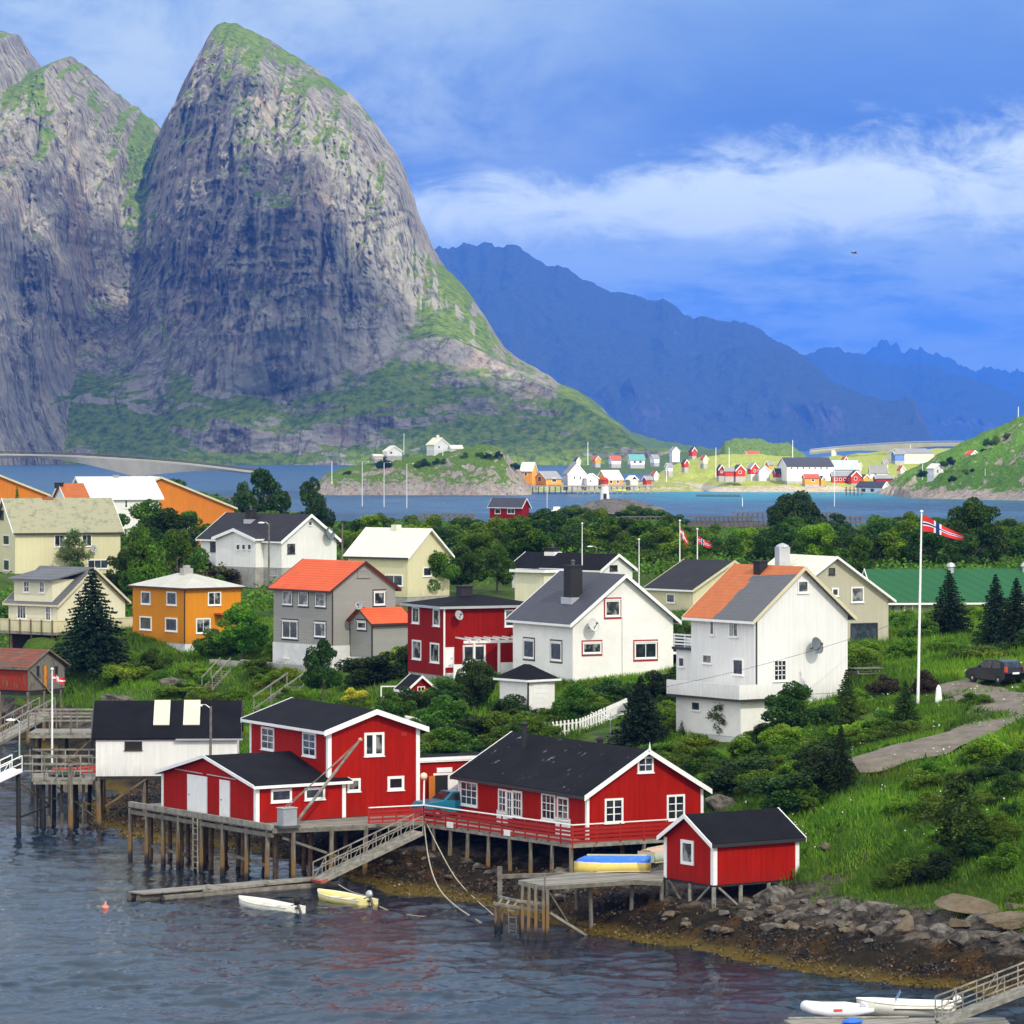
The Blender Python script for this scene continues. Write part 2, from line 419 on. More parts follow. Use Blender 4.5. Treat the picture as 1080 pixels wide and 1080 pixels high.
# ------------------------------------------------------------------ landforms
def sheet(name, mat, u0, u1, nu, crest, Yb, Yc, nt=60, prof=lambda t, u: t, disp=None, back=400, z0=-2.0, nb=14, label=None, crest_noise=0.0, kind='structure', vz=None):
    """land risen from a foot line at depth Yb to a crest line at depth Yc, with a back slope"""
    u = np.linspace(u0, u1, nu)
    yb = lin(Yb, u) if isinstance(Yb, list) else np.full(nu, float(Yb))
    yc = lin(Yc, u) if isinstance(Yc, list) else np.full(nu, float(Yc))
    zc = CH + (HZ - lin(crest, u)) * yc / F
    zn = crest_noise * fbm(u * 0.13, u * 0 + 3, 0.5, 5) if crest_noise else 0 * u
    t = np.linspace(0, 1, nt)
    T, U = np.meshgrid(t, u, indexing='ij')
    G_ = prof(T, U)
    Yg = yb[None] + (yc - yb)[None] * G_
    Z = z0 + (zc[None] - z0) * T + zn[None] * T ** 8
    if disp is not None: Yg = Yg + disp(T, U, Z, Yg)
    X = (U - 540) * Yg / F
    if vz is not None:
        Z = Z + vz[0] * np.clip(T * 4, 0, 1) * (1 - T ** 5) * np.clip(np.minimum(U - u0, u1 - U) / 25, 0, 1) * (fbm(X / vz[1], Yg / vz[1], 2.2, 6, ridged=True) - 0.2)
    s = np.linspace(0, 1, nb + 1)[1:]
    S, Ub = np.meshgrid(s, u, indexing='ij')
    Yk = Yg[-1][None] + back * S
    Zk = z0 + (zc[None] + zn[None] - z0) * (1 - S) ** 1.3
    Xk = (Ub - 540) * Yg[-1][None] / F
    V = np.concatenate([np.stack([X, Yg, Z], -1).reshape(-1, 3), np.stack([Xk, Yk, Zk], -1).reshape(-1, 3)])
    o = np_mesh(name, V, grid_faces(nt + nb, nu), mat)
    tag(o, label, kind=kind)
    return o

# ---- the granite mountain
crestM = [(-260, 60), (-150, 110), (-60, 30), (0, 37), (12, 42), (22, 58), (35, 74), (55, 65), (64, 63), (80, 73), (96, 88), (115, 104), (135, 118), (152, 132), (160, 138), (166, 128),
          (176, 108), (188, 90), (198, 72), (207, 60), (216, 44), (228, 27), (238, 24), (250, 26), (265, 33), (285, 44), (310, 58), (335, 74), (350, 85), (370, 99), (388, 118), (404, 140),
          (420, 164), (428, 180), (436, 205), (446, 236), (460, 264), (475, 285), (492, 303), (505, 322), (518, 343), (532, 366), (548, 379), (570, 392), (592, 408), (604, 412), (622, 431), (640, 446), (652, 461), (668, 472), (720, 476)]
footM = [(-260, 440), (-150, 455), (0, 472), (50, 470), (85, 445), (110, 424), (160, 404), (205, 394), (235, 402), (270, 416), (320, 420), (370, 398), (420, 372), (470, 352), (510, 372), (545, 392), (600, 428), (700, 473)]
YB, YCM = 4650.0, 5700.0
def mountain():
    nu, nt, nb = 620, 430, 16
    u = np.linspace(-260, 720, nu)
    yc = YCM + lin([(-260, 300), (0, 200), (150, 350), (240, 0), (430, -100), (520, -420), (600, -700), (720, -980)], u)
    cp = lin(crestM, u) + np.interp(u, [0, 170, 260, 500], [5.0, 4.0, 2.0, 2.4]) * fbm(u * 0.11, u * 0, 0.3, 5)
    zc = CH + (HZ - cp) * yc / F
    zf = CH + (HZ - sm(footM, u)) * (YB + 300) / F
    zf = np.minimum(zf, zc * 0.8)
    t = np.linspace(0, 1, nt)[:, None]
    Z = -4 + (zc[None] + 4) * t
    U = np.broadcast_to(u[None], Z.shape)
    yb = YB + lin([(-260, -250), (0, -250), (60, -120), (120, 120), (300, 60), (480, 0), (600, -20), (720, 0)], u)[None]
    tal = np.clip(Z, 0, zf[None]) * 1.45
    H = np.maximum(zc - zf, 1)[None]
    q = np.clip((Z - zf[None]) / H, 0, 1)
    # a steep wall that eases back towards the rounded top
    reach = np.maximum(yc[None] - (yb + zf[None] * 1.45), 60)
    ease = 0.55 * q + 0.45 * q ** 6
    Y = yb + tal + reach * ease
    bulge = sm([(-260, -160), (-60, -220), (0, -120), (50, -40), (100, 90), (140, 230), (160, 260), (185, 180), (230, 60), (290, -90), (350, -110), (400, -20), (440, 60), (500, 60), (560, 0), (720, 0)], u)
    Y = Y + bulge[None] * np.sin(np.clip(q, 0, 1) * math.pi) ** 0.7 * 0.9
    # a darker rib low on the left
    rib = np.exp(-((U - 20 - (Z - 20) * -0.16) / 45.0) ** 2) * np.clip(1 - Z / 330.0, 0, 1)
    Y = Y - 260 * rib
    X0 = (U - 540) * YCM / F
    m = np.clip((Z - zf[None] * 0.85) / 150.0, 0, 1) * (0.35 + 0.65 * np.clip((1 - q) * 6, 0, 1)); mb_ = np.clip(Z / 60.0, 0, 1) * (0.35 + 0.65 * np.clip((1 - q) * 6, 0, 1))
    warp = 40 * fbm(X0 / 260, Z / 500, 4.0, 3)
    flute = fbm((X0 + warp) / 95.0, Z / 520.0, 1.0, 6, ridged=True, gain=0.58)
    slab = fbm((X0 + Z * 0.45) / 190.0, (Z - X0 * 0.3) / 260.0, 6.0, 5, ridged=True)
    big = fbm(X0 / 420.0, Z / 700.0, 9.0, 4)
    fine = fbm(X0 / 26.0, Z / 60.0, 2.0, 5, gain=0.62)
    led = fbm(X0 / 160.0, Z / 34.0, 12.0, 4, ridged=True)
    Y = Y - 120 * big * mb_ - m * (84 * flute + 66 * slab + 14 * fine + 16 * led - 36 * fbm((X0 - warp) / 52.0, Z / 520.0, 17.0, 4, ridged=True) - 13 * fbm((X0 + warp) / 19.0, Z / 210.0, 23.0, 3, ridged=True))
    def steps(v_, k): return np.floor(v_ * k) / k + 0.12 * v_
    Y = Y - m * (70 * steps(fbm((X0 + 0.5 * warp) / 85.0, Z / 600.0, 41.0, 4), 6) + 30 * steps(fbm((X0 - Z * 0.12) / 30.0, Z / 330.0, 43.0, 3), 4) + 24 * steps(fbm((X0 + Z * 0.35) / 120.0, (Z - X0 * 0.6) / 110.0, 47.0, 4), 4))
    low = 1 - np.clip((Z - zf[None] * 0.6) / 60.0, 0, 1)
    tl = fbm(X0 / 150.0, Z / 60.0, 20.0, 5)
    Y = Y - low * (34 * tl) * np.clip(Z / 15.0, 0, 1)
    # gullies in the left massif
    X = X0 + (U - 540) / F * (Y - YCM) * 0.35
    X = X + m * 9 * fbm(X0 / 60.0, Z / 60.0, 31.0, 3)
    global MQ
    MQ = np.stack([X, Y, Z], -1)[::6, ::6].reshape(-1, 3)
    s = np.linspace(0, 1, nb + 1)[1:][:, None]
    Yk = Y[-1][None] + 900 * s; Zk = -4 + (zc[None] + 4) * (1 - s) ** 1.2; Xk = np.broadcast_to(X[-1][None], Yk.shape)
    V = np.concatenate([np.stack([X, Y, Z], -1).reshape(-1, 3), np.stack([Xk, Yk, Zk], -1).reshape(-1, 3)])
    mm = cliff_mat('granite_cliff', (0.170, 0.158, 0.122), (0.32, 0.30, 0.225), (0.036, 0.029, 0.021), (0.055, 0.105, 0.008), (0.17, 0.23, 0.016), 1.0, 0.86, bump=9.0, gn=0.6, turf=True)
    ob = np_mesh('mountain', V, grid_faces(nt + nb, nu), mm)
    # where turf grows: gullies, crest, flank and the lower slopes
    px = 540 + V[:, 0] / V[:, 1] * F; py = HZ - (V[:, 2] - CH) / V[:, 1] * F; tf = np.zeros(len(V))
    for (cx, cy, rx, ry, k, sh_) in ((147, 168, 14, 46, 0.95, -0.1), (140, 215, 12, 30, 0.5, 0.2), (42, 112, 10, 45, 0.6, 0.25), (75, 75, 22, 10, 0.25, 0), (98, 110, 9, 20, 0.4, 0), (128, 122, 12, 14, 0.35, 0), (255, 36, 34, 12, 0.55, 0), (300, 58, 30, 9, 0.5, 0.45), (345, 88, 22, 8, 0.4, 0.6),
                                     (195, 135, 16, 24, 0.35, 0), (235, 90, 12, 30, 0.22, 0), (255, 150, 14, 34, 0.25, 0.3), (300, 218, 14, 12, 0.3, 0), (392, 120, 10, 16, 0.3, 0.5), (482, 300, 16, 30, 0.55, 0.7), (510, 345, 18, 26, 0.35, 0.7), (470, 345, 26, 20, 0.25, 0), (10, 95, 9, 25, 0.35, 0), (10, 300, 14, 14, 0.25, 0), (150, 300, 8, 60, 0.15, 0.1), (175, 360, 14, 40, 0.25, 0.3), (430, 395, 70, 22, 0.22, 0.2), (600, 425, 40, 14, 0.25, 0.4)):
        x_ = px - cx - sh_ * (py - cy); tf = np.maximum(tf, k * np.exp(-((x_ / rx) ** 2 + ((py - cy) / ry) ** 2) ** 1.2))
    tf += 0.36 * np.clip((py - 395) / 30, 0, 1) - 0.25 * np.exp(-(((px - 575) / 26) ** 2 + ((py - 425) / 26) ** 2)) - 0.28 * np.exp(-(((px - 330) / 90) ** 2 + ((py - 462) / 14) ** 2)) - 0.25 * np.exp(-(((px - 90) / 35) ** 2 + ((py - 468) / 16) ** 2))
    at_ = ob.data.attributes.new('turf', 'FLOAT', 'POINT'); at_.data.foreach_set('value', tf.astype(np.float32)); tag(ob, kind='structure')
mountain()

far_m = cliff_mat('far_mountain_slopes', (0.050, 0.046, 0.048), (0.075, 0.068, 0.068), (0.018, 0.018, 0.018), (0.025, 0.032, 0.018), (0.045, 0.05, 0.028), 0.5, 0.5, streak=0.6, bump=10)
def ruf(a, s):
    return lambda T, U, Z, Y: -a * np.clip(T * 5, 0, 1) * (1 - T ** 6) * (fbm(((U - 540) * Y / F + 0.5 * Z) / s, Z / s, 3.0, 6, ridged=True))
crestA = [(380, 300), (430, 285), (462, 262), (480, 262), (495, 255), (505, 258), (515, 257), (528, 262), (541, 261), (552, 267), (562, 274), (576, 283), (588, 283), (600, 288), (612, 297), (628, 305), (645, 314), (668, 317),
          (690, 322), (700, 318), (710, 323), (722, 334), (732, 340), (745, 339), (760, 342), (775, 341), (790, 347), (805, 357), (820, 368), (836, 378), (850, 388), (866, 402), (884, 420), (905, 437), (930, 452), (960, 466), (990, 474)]
sheet('far_ridge', far_m, 380, 990, 420, crestA, 17000, 21000, 150, lambda T, U: T ** 0.9, ruf(900, 1500), back=1800, crest_noise=44, vz=(330, 1700))
crestB = [(780, 440), (830, 392), (852, 378), (870, 371), (884, 372), (900, 376), (922, 382), (940, 388), (958, 391), (975, 387), (990, 392), (1010, 398), (1030, 408), (1050, 418), (1075, 434), (1110, 452), (1180, 470)]
sheet('far_ridge', far_m, 780, 1180, 260, crestB, 24500, 28500, 90, lambda T, U: T ** 0.9, ruf(900, 1500), back=1800, crest_noise=70, vz=(330, 1700))
crestC = [(860, 400), (905, 378), (920, 364), (934, 359), (948, 367), (960, 372), (972, 369), (985, 376), (1000, 374), (1012, 384), (1030, 391), (1045, 387), (1060, 391), (1080, 394), (1110, 388), (1150, 400), (1200, 410)]
sheet('far_ridge', far_m, 860, 1200, 240, crestC, 32000, 36500, 70, lambda T, U: T ** 0.9, ruf(500, 900), back=1800, crest_noise=120, vz=(300, 1500))

# low blue-green shoulder behind the mountain's foot
should_m = cliff_mat('shoulder_slopes', (0.17, 0.16, 0.15), (0.22, 0.21, 0.19), (0.07, 0.07, 0.07), (0.045, 0.085, 0.02), (0.09, 0.14, 0.03), 1.5, 0.5, bump=4)
sheet('hill', should_m, 540, 760, 120, [(540, 380), (590, 405), (610, 412), (630, 425), (645, 440), (665, 455), (700, 466), (760, 474)], 5200, 6000, 50, lambda T, U: T, ruf(60, 120), back=600, crest_noise=5)

# islands and far shores
isl_m = cliff_mat('island_rock_and_grass', (0.24, 0.21, 0.17), (0.34, 0.30, 0.26), (0.09, 0.08, 0.07), (0.05, 0.115, 0.015), (0.13, 0.20, 0.03), 12.0, 0.70, bump=0.7, streak=0.8, band=5.5)
def knob(a, s):
    return lambda T, U, Z, Y: -0.35 * a * np.clip(T * 4, 0, 1) * (1 - T ** 5) * fbm((U - 540) * Y / F / s, Z / s, 5.0, 5, ridged=True)
sheet('island', isl_m, 318, 562, 260, [(318, 522), (345, 499), (370, 492), (395, 488), (420, 483), (450, 480), (480, 474), (505, 469), (520, 470), (535, 480), (548, 495), (562, 521)], 1835, 1890, 60, lambda T, U: T ** 1.1, knob(16, 22), back=60, crest_noise=1.2, vz=(5, 16))
hill_m = cliff_mat('green_hill_with_outcrops', (0.26, 0.22, 0.18), (0.36, 0.31, 0.26), (0.10, 0.09, 0.08), (0.045, 0.12, 0.014), (0.10, 0.19, 0.025), 9.0, 0.62, bump=0.8, streak=0.7, band=4.5)
sheet('hill', hill_m, 925, 1240, 330, [(925, 519), (940, 512), (955, 500), (975, 488), (1000, 474), (1015, 466), (1035, 457), (1055, 449), (1070, 442), (1085, 436), (1120, 425), (1180, 420), (1240, 430)],
      [(925, 1880), (960, 1720), (1080, 1650), (1240, 1600)], [(925, 1900), (1000, 1850), (1080, 1830), (1240, 1850)], 110, lambda T, U: np.clip(T - 0.0, 0, 1) ** 1.1 * 0.9 + 0.1 * T, knob(10, 30), back=260, crest_noise=1.6, vz=(9, 30))
vil_m = cliff_mat('village_meadow', (0.34, 0.29, 0.22), (0.42, 0.37, 0.30), (0.14, 0.12, 0.09), (0.15, 0.23, 0.03), (0.36, 0.36, 0.09), 10.0, 0.66, bump=0.5, streak=0.5, band=2.6)
sheet('far_shore', vil_m, 742, 1010, 260, [(742, 518.5), (750, 509), (762, 500), (790, 492), (830, 486), (880, 481), (930, 476), (1010, 472)], 1950, [(742, 2060), (800, 2250), (900, 2350), (1010, 2350)], 60, lambda T, U: np.where(T < 0.22, T * 0.25, 0.055 + (T - 0.22) / 0.78 * 0.945), None, back=500, crest_noise=0.8, vz=(4, 45))
sheet('far_shore', vil_m, 676, 900, 160, [(676, 512), (690, 502), (705, 493), (720, 487), (740, 482), (765, 479), (800, 479), (860, 484), (900, 498)], 2080, 2450, 60, lambda T, U: T ** 0.8, None, back=300, crest_noise=0.9, vz=(6, 30))
grn_m = cliff_mat('rocky_hillock', (0.28, 0.26, 0.23), (0.36, 0.34, 0.31), (0.12, 0.11, 0.1), (0.06, 0.12, 0.03), (0.13, 0.19, 0.05), 6.0, 0.42, bump=1.0, streak=0.5)
sheet('hill', grn_m, 755, 850, 110, [(755, 480), (765, 465), (778, 462), (800, 463), (815, 467), (830, 467), (850, 480)], 2600, 2700, 36, lambda T, U: T, knob(14, 24), back=200, crest_noise=1.8, vz=(6, 18))
spit_m = cliff_mat('stone_spit', (0.42, 0.36, 0.28), (0.5, 0.44, 0.36), (0.16, 0.13, 0.1), (0.14, 0.2, 0.04), (0.3, 0.3, 0.08), 20.0, 0.86, bump=0.5, streak=0.5)
sheet('far_shore', spit_m, 545, 745, 160, [(545, 513), (560, 509), (640, 509), (700, 508), (728, 511), (745, 518.5)], 1950, 2010, 20, lambda T, U: T, knob(3, 8), back=60, crest_noise=0.3)
sheet('far_shore', should_m, 600, 760, 120, [(600, 492), (640, 489), (690, 482), (720, 476), (760, 474)], 3100, 3800, 24, lambda T, U: T, knob(30, 60), back=400, crest_noise=1)

# ---- the near village ground: heights interpolated between surveyed points
shore = [(-120, 740), (-60, 752), (-20, 765), (40, 778), (64, 806), (80, 850), (110, 880), (150, 889), (200, 892), (250, 897), (300, 905), (345, 922), (400, 941), (450, 945), (500, 955), (540, 966), (600, 981), (680, 996), (760, 1010), (850, 1027), (920, 1038), (1000, 1047), (1080, 1055), (1180, 1064), (1300, 1074), (1500, 1090), (1750, 1100)]
ctrl = []
for (a, b) in zip(shore[:-1], shore[1:]):
    for k in (0.0, 0.5):
        q = PZ(a[0] + (b[0] - a[0]) * k, a[1] + (b[1] - a[1]) * k, 0.0)
        ctrl.append((q.x, q.y, 0.0))
for (x, y) in shore[::2]:
    q = PZ(x, y, 0.0); ctrl.append((q.x, q.y - 9, -3.0)); ctrl.append((q.x, q.y - 30, -5.0))
for (x, y, z) in [(900, 940, 2.6), (980, 952, 2.6), (1070, 955, 2.8), (1180, 960, 3.2), (760, 945, 1.7), (700, 955, 1.2), (850, 905, 3.6), (950, 890, 4.4), (1050, 900, 4.6), (1060, 800, 7.6), (960, 820, 6.7), (900, 862, 5.1),
                  (910, 805, 7.2), (960, 786, 7.9), (1000, 770, 8.3), (1070, 742, 9.0), (1070, 726, 9.2), (1053, 723, 9.2), (1000, 702, 9.8), (1150, 760, 9.4), (1250, 800, 9.0), (1400, 760, 9.4), (1400, 900, 6.5), (1600, 960, 4.5), (1300, 965, 3.2), (1500, 985, 3.0), (1700, 700, 10.0), (860, 822, 6.3), (800, 800, 6.0), (750, 792, 5.3), (720, 772, 6.1),
                  (800, 765, 6.8), (900, 765, 7.8), (880, 735, 8.2), (660, 776, 5.7), (560, 772, 5.3), (440, 772, 5.0), (450, 795, 4.3), (520, 780, 5.0), (470, 850, 3.0), (500, 845, 3.0), (550, 855, 2.4), (600, 870, 2.0), (690, 870, 2.4), (430, 900, 1.4), (370, 880, 1.6), (600, 950, 0.9), (520, 930, 0.8),
                  (700, 742, 6.9), (600, 722, 7.6), (541, 732, 7.2), (480, 715, 7.5), (430, 736, 6.2), (400, 742, 5.8), (340, 742, 5.2), (300, 745, 4.5), (250, 740, 3.9), (220, 742, 3.4), (200, 716, 5.0), (130, 724, 4.6), (195, 690, 6.4),
                  (260, 700, 6.1), (350, 706, 6.2), (90, 692, 6.3), (300, 705, 6.1), (180, 762, 2.7), (100, 790, 1.2), (250, 790, 2.0), (300, 840, 1.2), (200, 850, 0.7), (60, 735, 3.0), (20, 735, 3.2), (300, 612, 10.3), (430, 632, 9.3), (60, 612, 10.0), (30, 668, 7.8), (500, 642, 8.6), (600, 600, 9.2),
                  (700, 642, 8.8), (930, 680, 9.5), (1000, 660, 10.0), (1050, 642, 10.5), (820, 690, 9.0), (-80, 690, 6.5), (-100, 612, 10.0)]:
    q = PZ(x, y, z); ctrl.append((q.x, q.y, z))
ctrl += [(14.4, 188.3, 1.9), (12.5, 187.0, 1.7), (12.0, 191.5, 2.2), (15.6, 190.0, 2.0), (16.6, 188.6, 2.0), (15.5, 186.5, 1.6), (7.5, 187.3, 1.4), (10.2, 203.5, 2.2), (7.0, 201.5, 1.9), (9.0, 208.5, 3.0), (4.5, 199.5, 1.6)]
for Yq, z in ((480, 8.6), (560, 7.0), (650, 5.4), (800, 4.0), (950, 3.4), (1080, 2.0), (1180, -2.0), (1300, -4)):
    for uu in (-900, -260, 0, 270, 540, 800, 1080, 1340, 1900):
        ctrl.append(((uu - 540) * Yq / F, Yq, z + (0.8 * math.sin(uu * 1.7 + Yq) if z > 0 else 0)))
for (uu, Yq, z) in [(900, 980, -2), (1000, 1000, -2), (950, 1080, -3), (1060, 1010, -2), (120, 1100, -2), (-100, 900, 1), (1180, 500, 11)]:
    ctrl.append(((uu - 540) * Yq / F, Yq, z))
CP = np.array(ctrl)
_d = np.sqrt(((CP[:, None, :2] - CP[None, :, :2]) ** 2).sum(-1))
_A = np.block([[_d + 0.0 * np.eye(len(CP)), np.c_[np.ones(len(CP)), CP[:, :2] / 100]], [np.c_[np.ones(len(CP)), CP[:, :2] / 100].T, np.zeros((3, 3))]])
_w = np.linalg.lstsq(_A, np.r_[CP[:, 2], 0, 0, 0], rcond=None)[0]
def ground_np(x, y):
    x = np.asarray(x, float); y = np.asarray(y, float); sh = x.shape; x = x.ravel(); y = y.ravel(); out = np.empty(len(x))
    for i in range(0, len(x), 20000):
        a, b = x[i:i + 20000], y[i:i + 20000]
        dd = np.sqrt((a[:, None] - CP[None, :, 0]) ** 2 + (b[:, None] - CP[None, :, 1]) ** 2)
        out[i:i + 20000] = dd @ _w[:-3] + _w[-3] + a / 100 * _w[-2] + b / 100 * _w[-1]
    near = np.clip((out - 2.4) / 1.0, 0, 1)
    out += (0.30 * pn(x / 7.0, y / 7.0, 0.5) + 0.12 * pn(x / 2.2, y / 2.2, 3.5)) * (0.6 + 0.4 * near)
    rock = np.clip((out + 1.5) / 1.5, 0, 1) * np.clip((2.7 - out) / 0.8, 0, 1) * (y < 330)
    out += rock * (0.50 * fbm(x / 2.6, y / 2.6, 1.0, 4, ridged=True) + 0.12 * fbm(x / 0.7, y / 0.7, 2.0, 3) - 0.15)
    return out.reshape(sh)
def gz(x, y): return float(ground_np(np.array([x]), np.array([y]))[0])
def on_ground(px, py):
    """the point of the ground seen at a photo pixel"""
    Ys = np.geomspace(150, 1100, 2600)
    g = ground_np((px - 540) * Ys / F, Ys); zr = CH - (py - HZ) * Ys / F
    k = np.argmax(g >= zr)
    return Vector(((px - 540) * Ys[k] / F, Ys[k], g[k]))
nr = 640
Yr = np.geomspace(150, 1320, nr); Uc = np.concatenate([np.linspace(-1500, -300, 60), np.linspace(-280, 1360, 420), np.linspace(1380, 2600, 60)]); ncl = len(Uc)
YY, UU = np.meshgrid(Yr, Uc, indexing='ij'); XX = (UU - 540) * YY / F
ZZ = ground_np(XX, YY)

m, n = new_mat('village_ground')
p = n.pos(); z = n.sep(p, 2); nz = n.sep(n.nor(), 2)
f1 = n.noise(p, 0.12, 5, 0.6); f2 = n.noise(p, 0.9, 6, 0.7); f3 = n.noise(p, 5.0, 4, 0.7)
g = n.mix(n.step(f1, 0.35, 0.65), (0.032, 0.085, 0.006), (0.085, 0.155, 0.010))
g = n.mix(n.step(f2, 0.45, 0.72), g, (0.12, 0.165, 0.018))
g = n.mix(n.math('MULTIPLY', n.step(f3, 0.42, 0.66), 0.5), g, (0.018, 0.05, 0.006))
zz = n.math('ADD', z, n.math('MULTIPLY', n.math('SUBTRACT', f2, 0.5), 1.1))
weed = n.mix(n.step(f2, 0.42, 0.6), (0.020, 0.014, 0.003), (0.005, 0.004, 0.003))
weed = n.mix(n.step(n.noise(p, 0.5, 5, 0.7), 0.50, 0.62), weed, (0.055, 0.027, 0.004))
weed = n.mix(n.step(n.math('ADD', z, n.math('MULTIPLY', f3, 0.3)), 0.75, 0.35), weed, (0.110, 0.074, 0.009))
rockc = n.mix(n.step(f2, 0.4, 0.62), (0.030, 0.026, 0.022), (0.14, 0.115, 0.09))
rockc = n.mix(n.math('MULTIPLY', n.step(f3, 0.5, 0.7), 0.6), rockc, (0.014, 0.012, 0.010))
c = n.mix(n.step(zz, 1.35, 1.65), weed, rockc)
c = n.mix(n.step(zz, 2.35, 2.65), c, g)
outc = n.math('MULTIPLY', n.step(n.noise(p, 0.33, 5, 0.65), 0.62, 0.66), n.step(z, 3, 4))
c = n.mix(outc, c, rockc)
c = n.mix(n.step(z, 0.05, -0.3), c, (0.03, 0.022, 0.01))
finish(n, col=c, rough=0.9, nrm=n.bump(n.math('ADD', f2, f3), 0.9, 0.25), spec=0.2)
ground_m = m
GOB = np_mesh('ground', np.stack([XX, YY, ZZ], -1).reshape(-1, 3), grid_faces(nr, ncl), ground_m); tag(GOB, kind='structure')

# ---- water
m, n = new_mat('sea_water')
p = n.pos(); y = n.sep(p, 1)
wa = n.noise(n.map(p, (0.45, 1.0, 1)), 0.9, 5, 0.65, 0.6); wb = n.noise(n.map(p, (0.6, 1.0, 1)), 3.4, 4, 0.65, 0.4); wc = n.noise(p, 0.05, 3, 0.5)
h = n.math('ADD', n.math('MULTIPLY', wa, 1.0), n.math('MULTIPLY', wb, 0.30))
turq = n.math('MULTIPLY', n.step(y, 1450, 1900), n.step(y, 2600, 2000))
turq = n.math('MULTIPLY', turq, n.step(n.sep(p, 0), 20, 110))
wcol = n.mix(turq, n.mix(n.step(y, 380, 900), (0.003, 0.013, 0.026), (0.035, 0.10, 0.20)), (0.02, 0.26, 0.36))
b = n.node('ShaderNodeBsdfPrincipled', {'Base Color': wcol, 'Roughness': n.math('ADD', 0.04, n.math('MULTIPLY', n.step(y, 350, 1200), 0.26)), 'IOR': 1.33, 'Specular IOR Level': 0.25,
           'Normal': n.bump(h, n.node('ShaderNodeMapRange', {'Value': wc, 'From Min': 0.35, 'From Max': 0.65, 'To Min': 0.55, 'To Max': 1.0}), n.math('ADD', 0.07, n.math('MULTIPLY', n.step(y, 330, 900), 4.5)))})
n.node('ShaderNodeOutputMaterial', {0: b}, None)
WM = m
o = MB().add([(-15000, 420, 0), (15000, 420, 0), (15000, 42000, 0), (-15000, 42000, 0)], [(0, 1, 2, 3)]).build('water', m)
tag(o, kind='structure')
nrw, ncw = 760, 900
Yw = np.geomspace(112, 420, nrw); Uw = np.concatenate([np.linspace(-1700, -570, 70), np.linspace(-560, 1640, ncw), np.linspace(1650, 2800, 70)]); ncw = len(Uw); YY, UU = np.meshgrid(Yw, Uw, indexing='ij'); XX = (UU - 540) * YY / F
chop = 0.70 * fbm((XX + 0.5 * YY) / 8.0, (YY - 0.25 * XX) / 6.5, 1.0, 4, ridged=True, gain=0.52) + 0.42 * fbm((XX - 0.3 * YY) / 2.8, (YY + 0.15 * XX) / 3.0, 7.0, 4, ridged=True, gain=0.6) - 0.3
swell = pn(XX / 11.0, YY / 7.0, 4.0)
gust = np.clip(0.75 + 0.8 * pn(XX / 26.0, YY / 16.0, 8.0), 0.25, 1.5)
ZW = (0.40 * chop * gust + 0.04 * swell) * np.clip((415 - YY) / 60, 0, 1)
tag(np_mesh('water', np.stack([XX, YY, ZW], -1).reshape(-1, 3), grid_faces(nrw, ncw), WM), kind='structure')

# ---- haze: the air itself
m, n = new_mat('blue_haze')
vol = n.node('ShaderNodeVolumePrincipled', {'Color': (0.05, 0.25, 1.0, 1), 'Density': 0.000042, 'Anisotropy': 0.0})
n.node('ShaderNodeOutputMaterial', {1: vol}, None)
tag(MB().box(-16000, -500, -6.5, 16000, 43000, 1480).build('haze', m), kind='stuff')

# ---- two banks of cloud added out of view to shade harbour, island, hill and mountain
m, n = new_mat('shade_cloud_bank')
dfz = n.node('ShaderNodeBsdfDiffuse', {'Color': (0.85, 0.87, 0.9, 1)})
tr = n.node('ShaderNodeBsdfTransparent', {'Color': (1, 1, 1, 1)})
n.node('ShaderNodeOutputMaterial', {0: n.node('ShaderNodeMixShader', {0: 0.60, 1: dfz, 2: tr})}, None)
m.use_transparent_shadow = True
def shade_cloud(blobs, seed):
    """one cloud: unseen billows placed to cast shade, each (x, y, z, rx, ry, rz)"""
    nu, nv = 48, 26; Vs = []; Fs = []; base = 0
    a = np.linspace(0, 2 * math.pi, nu); b_ = np.linspace(-math.pi / 2, math.pi / 2, nv); B, A = np.meshgrid(b_, a, indexing='ij')
    dx, dy, dz = np.cos(B) * np.cos(A), np.cos(B) * np.sin(A), np.sin(B)
    for i, (cx, cy, cz, rx, ry, rz) in enumerate(blobs):
        r = 1 + 0.22 * fbm(dx * 2 + seed + i, dy * 2, dz * 2, 4)
        flat = np.where(dz < 0, 0.45, 1.0)
        Vs.append(np.stack([cx + rx * dx * r, cy + ry * dy * r, cz + rz * dz * r * flat], -1).reshape(-1, 3)); Fs.append(grid_faces(nv, nu) + base); base += nu * nv
    tag(np_mesh('shade_cloud', np.concatenate(Vs), np.concatenate(Fs), m), kind='structure')
def over(tx, ty, tz, alt, rx, ry, rz):
    k = (alt - tz) / SV.z
    return (tx + SV.x * k, ty + SV.y * k, alt, rx, ry, rz)
shade_cloud([over(0, 330, 5, 2400, 800, 980, 260), over(-95, 1850, 10, 2350, 92, 150, 60), over(215, 1560, 10, 2350, 95, 190, 60)], 1.0)
def wall_pt(px, py):
    k = np.argmin((540 + MQ[:, 0] / MQ[:, 1] * F - px) ** 2 + (HZ - (MQ[:, 2] - CH) / MQ[:, 1] * F - py) ** 2); return tuple(MQ[k])
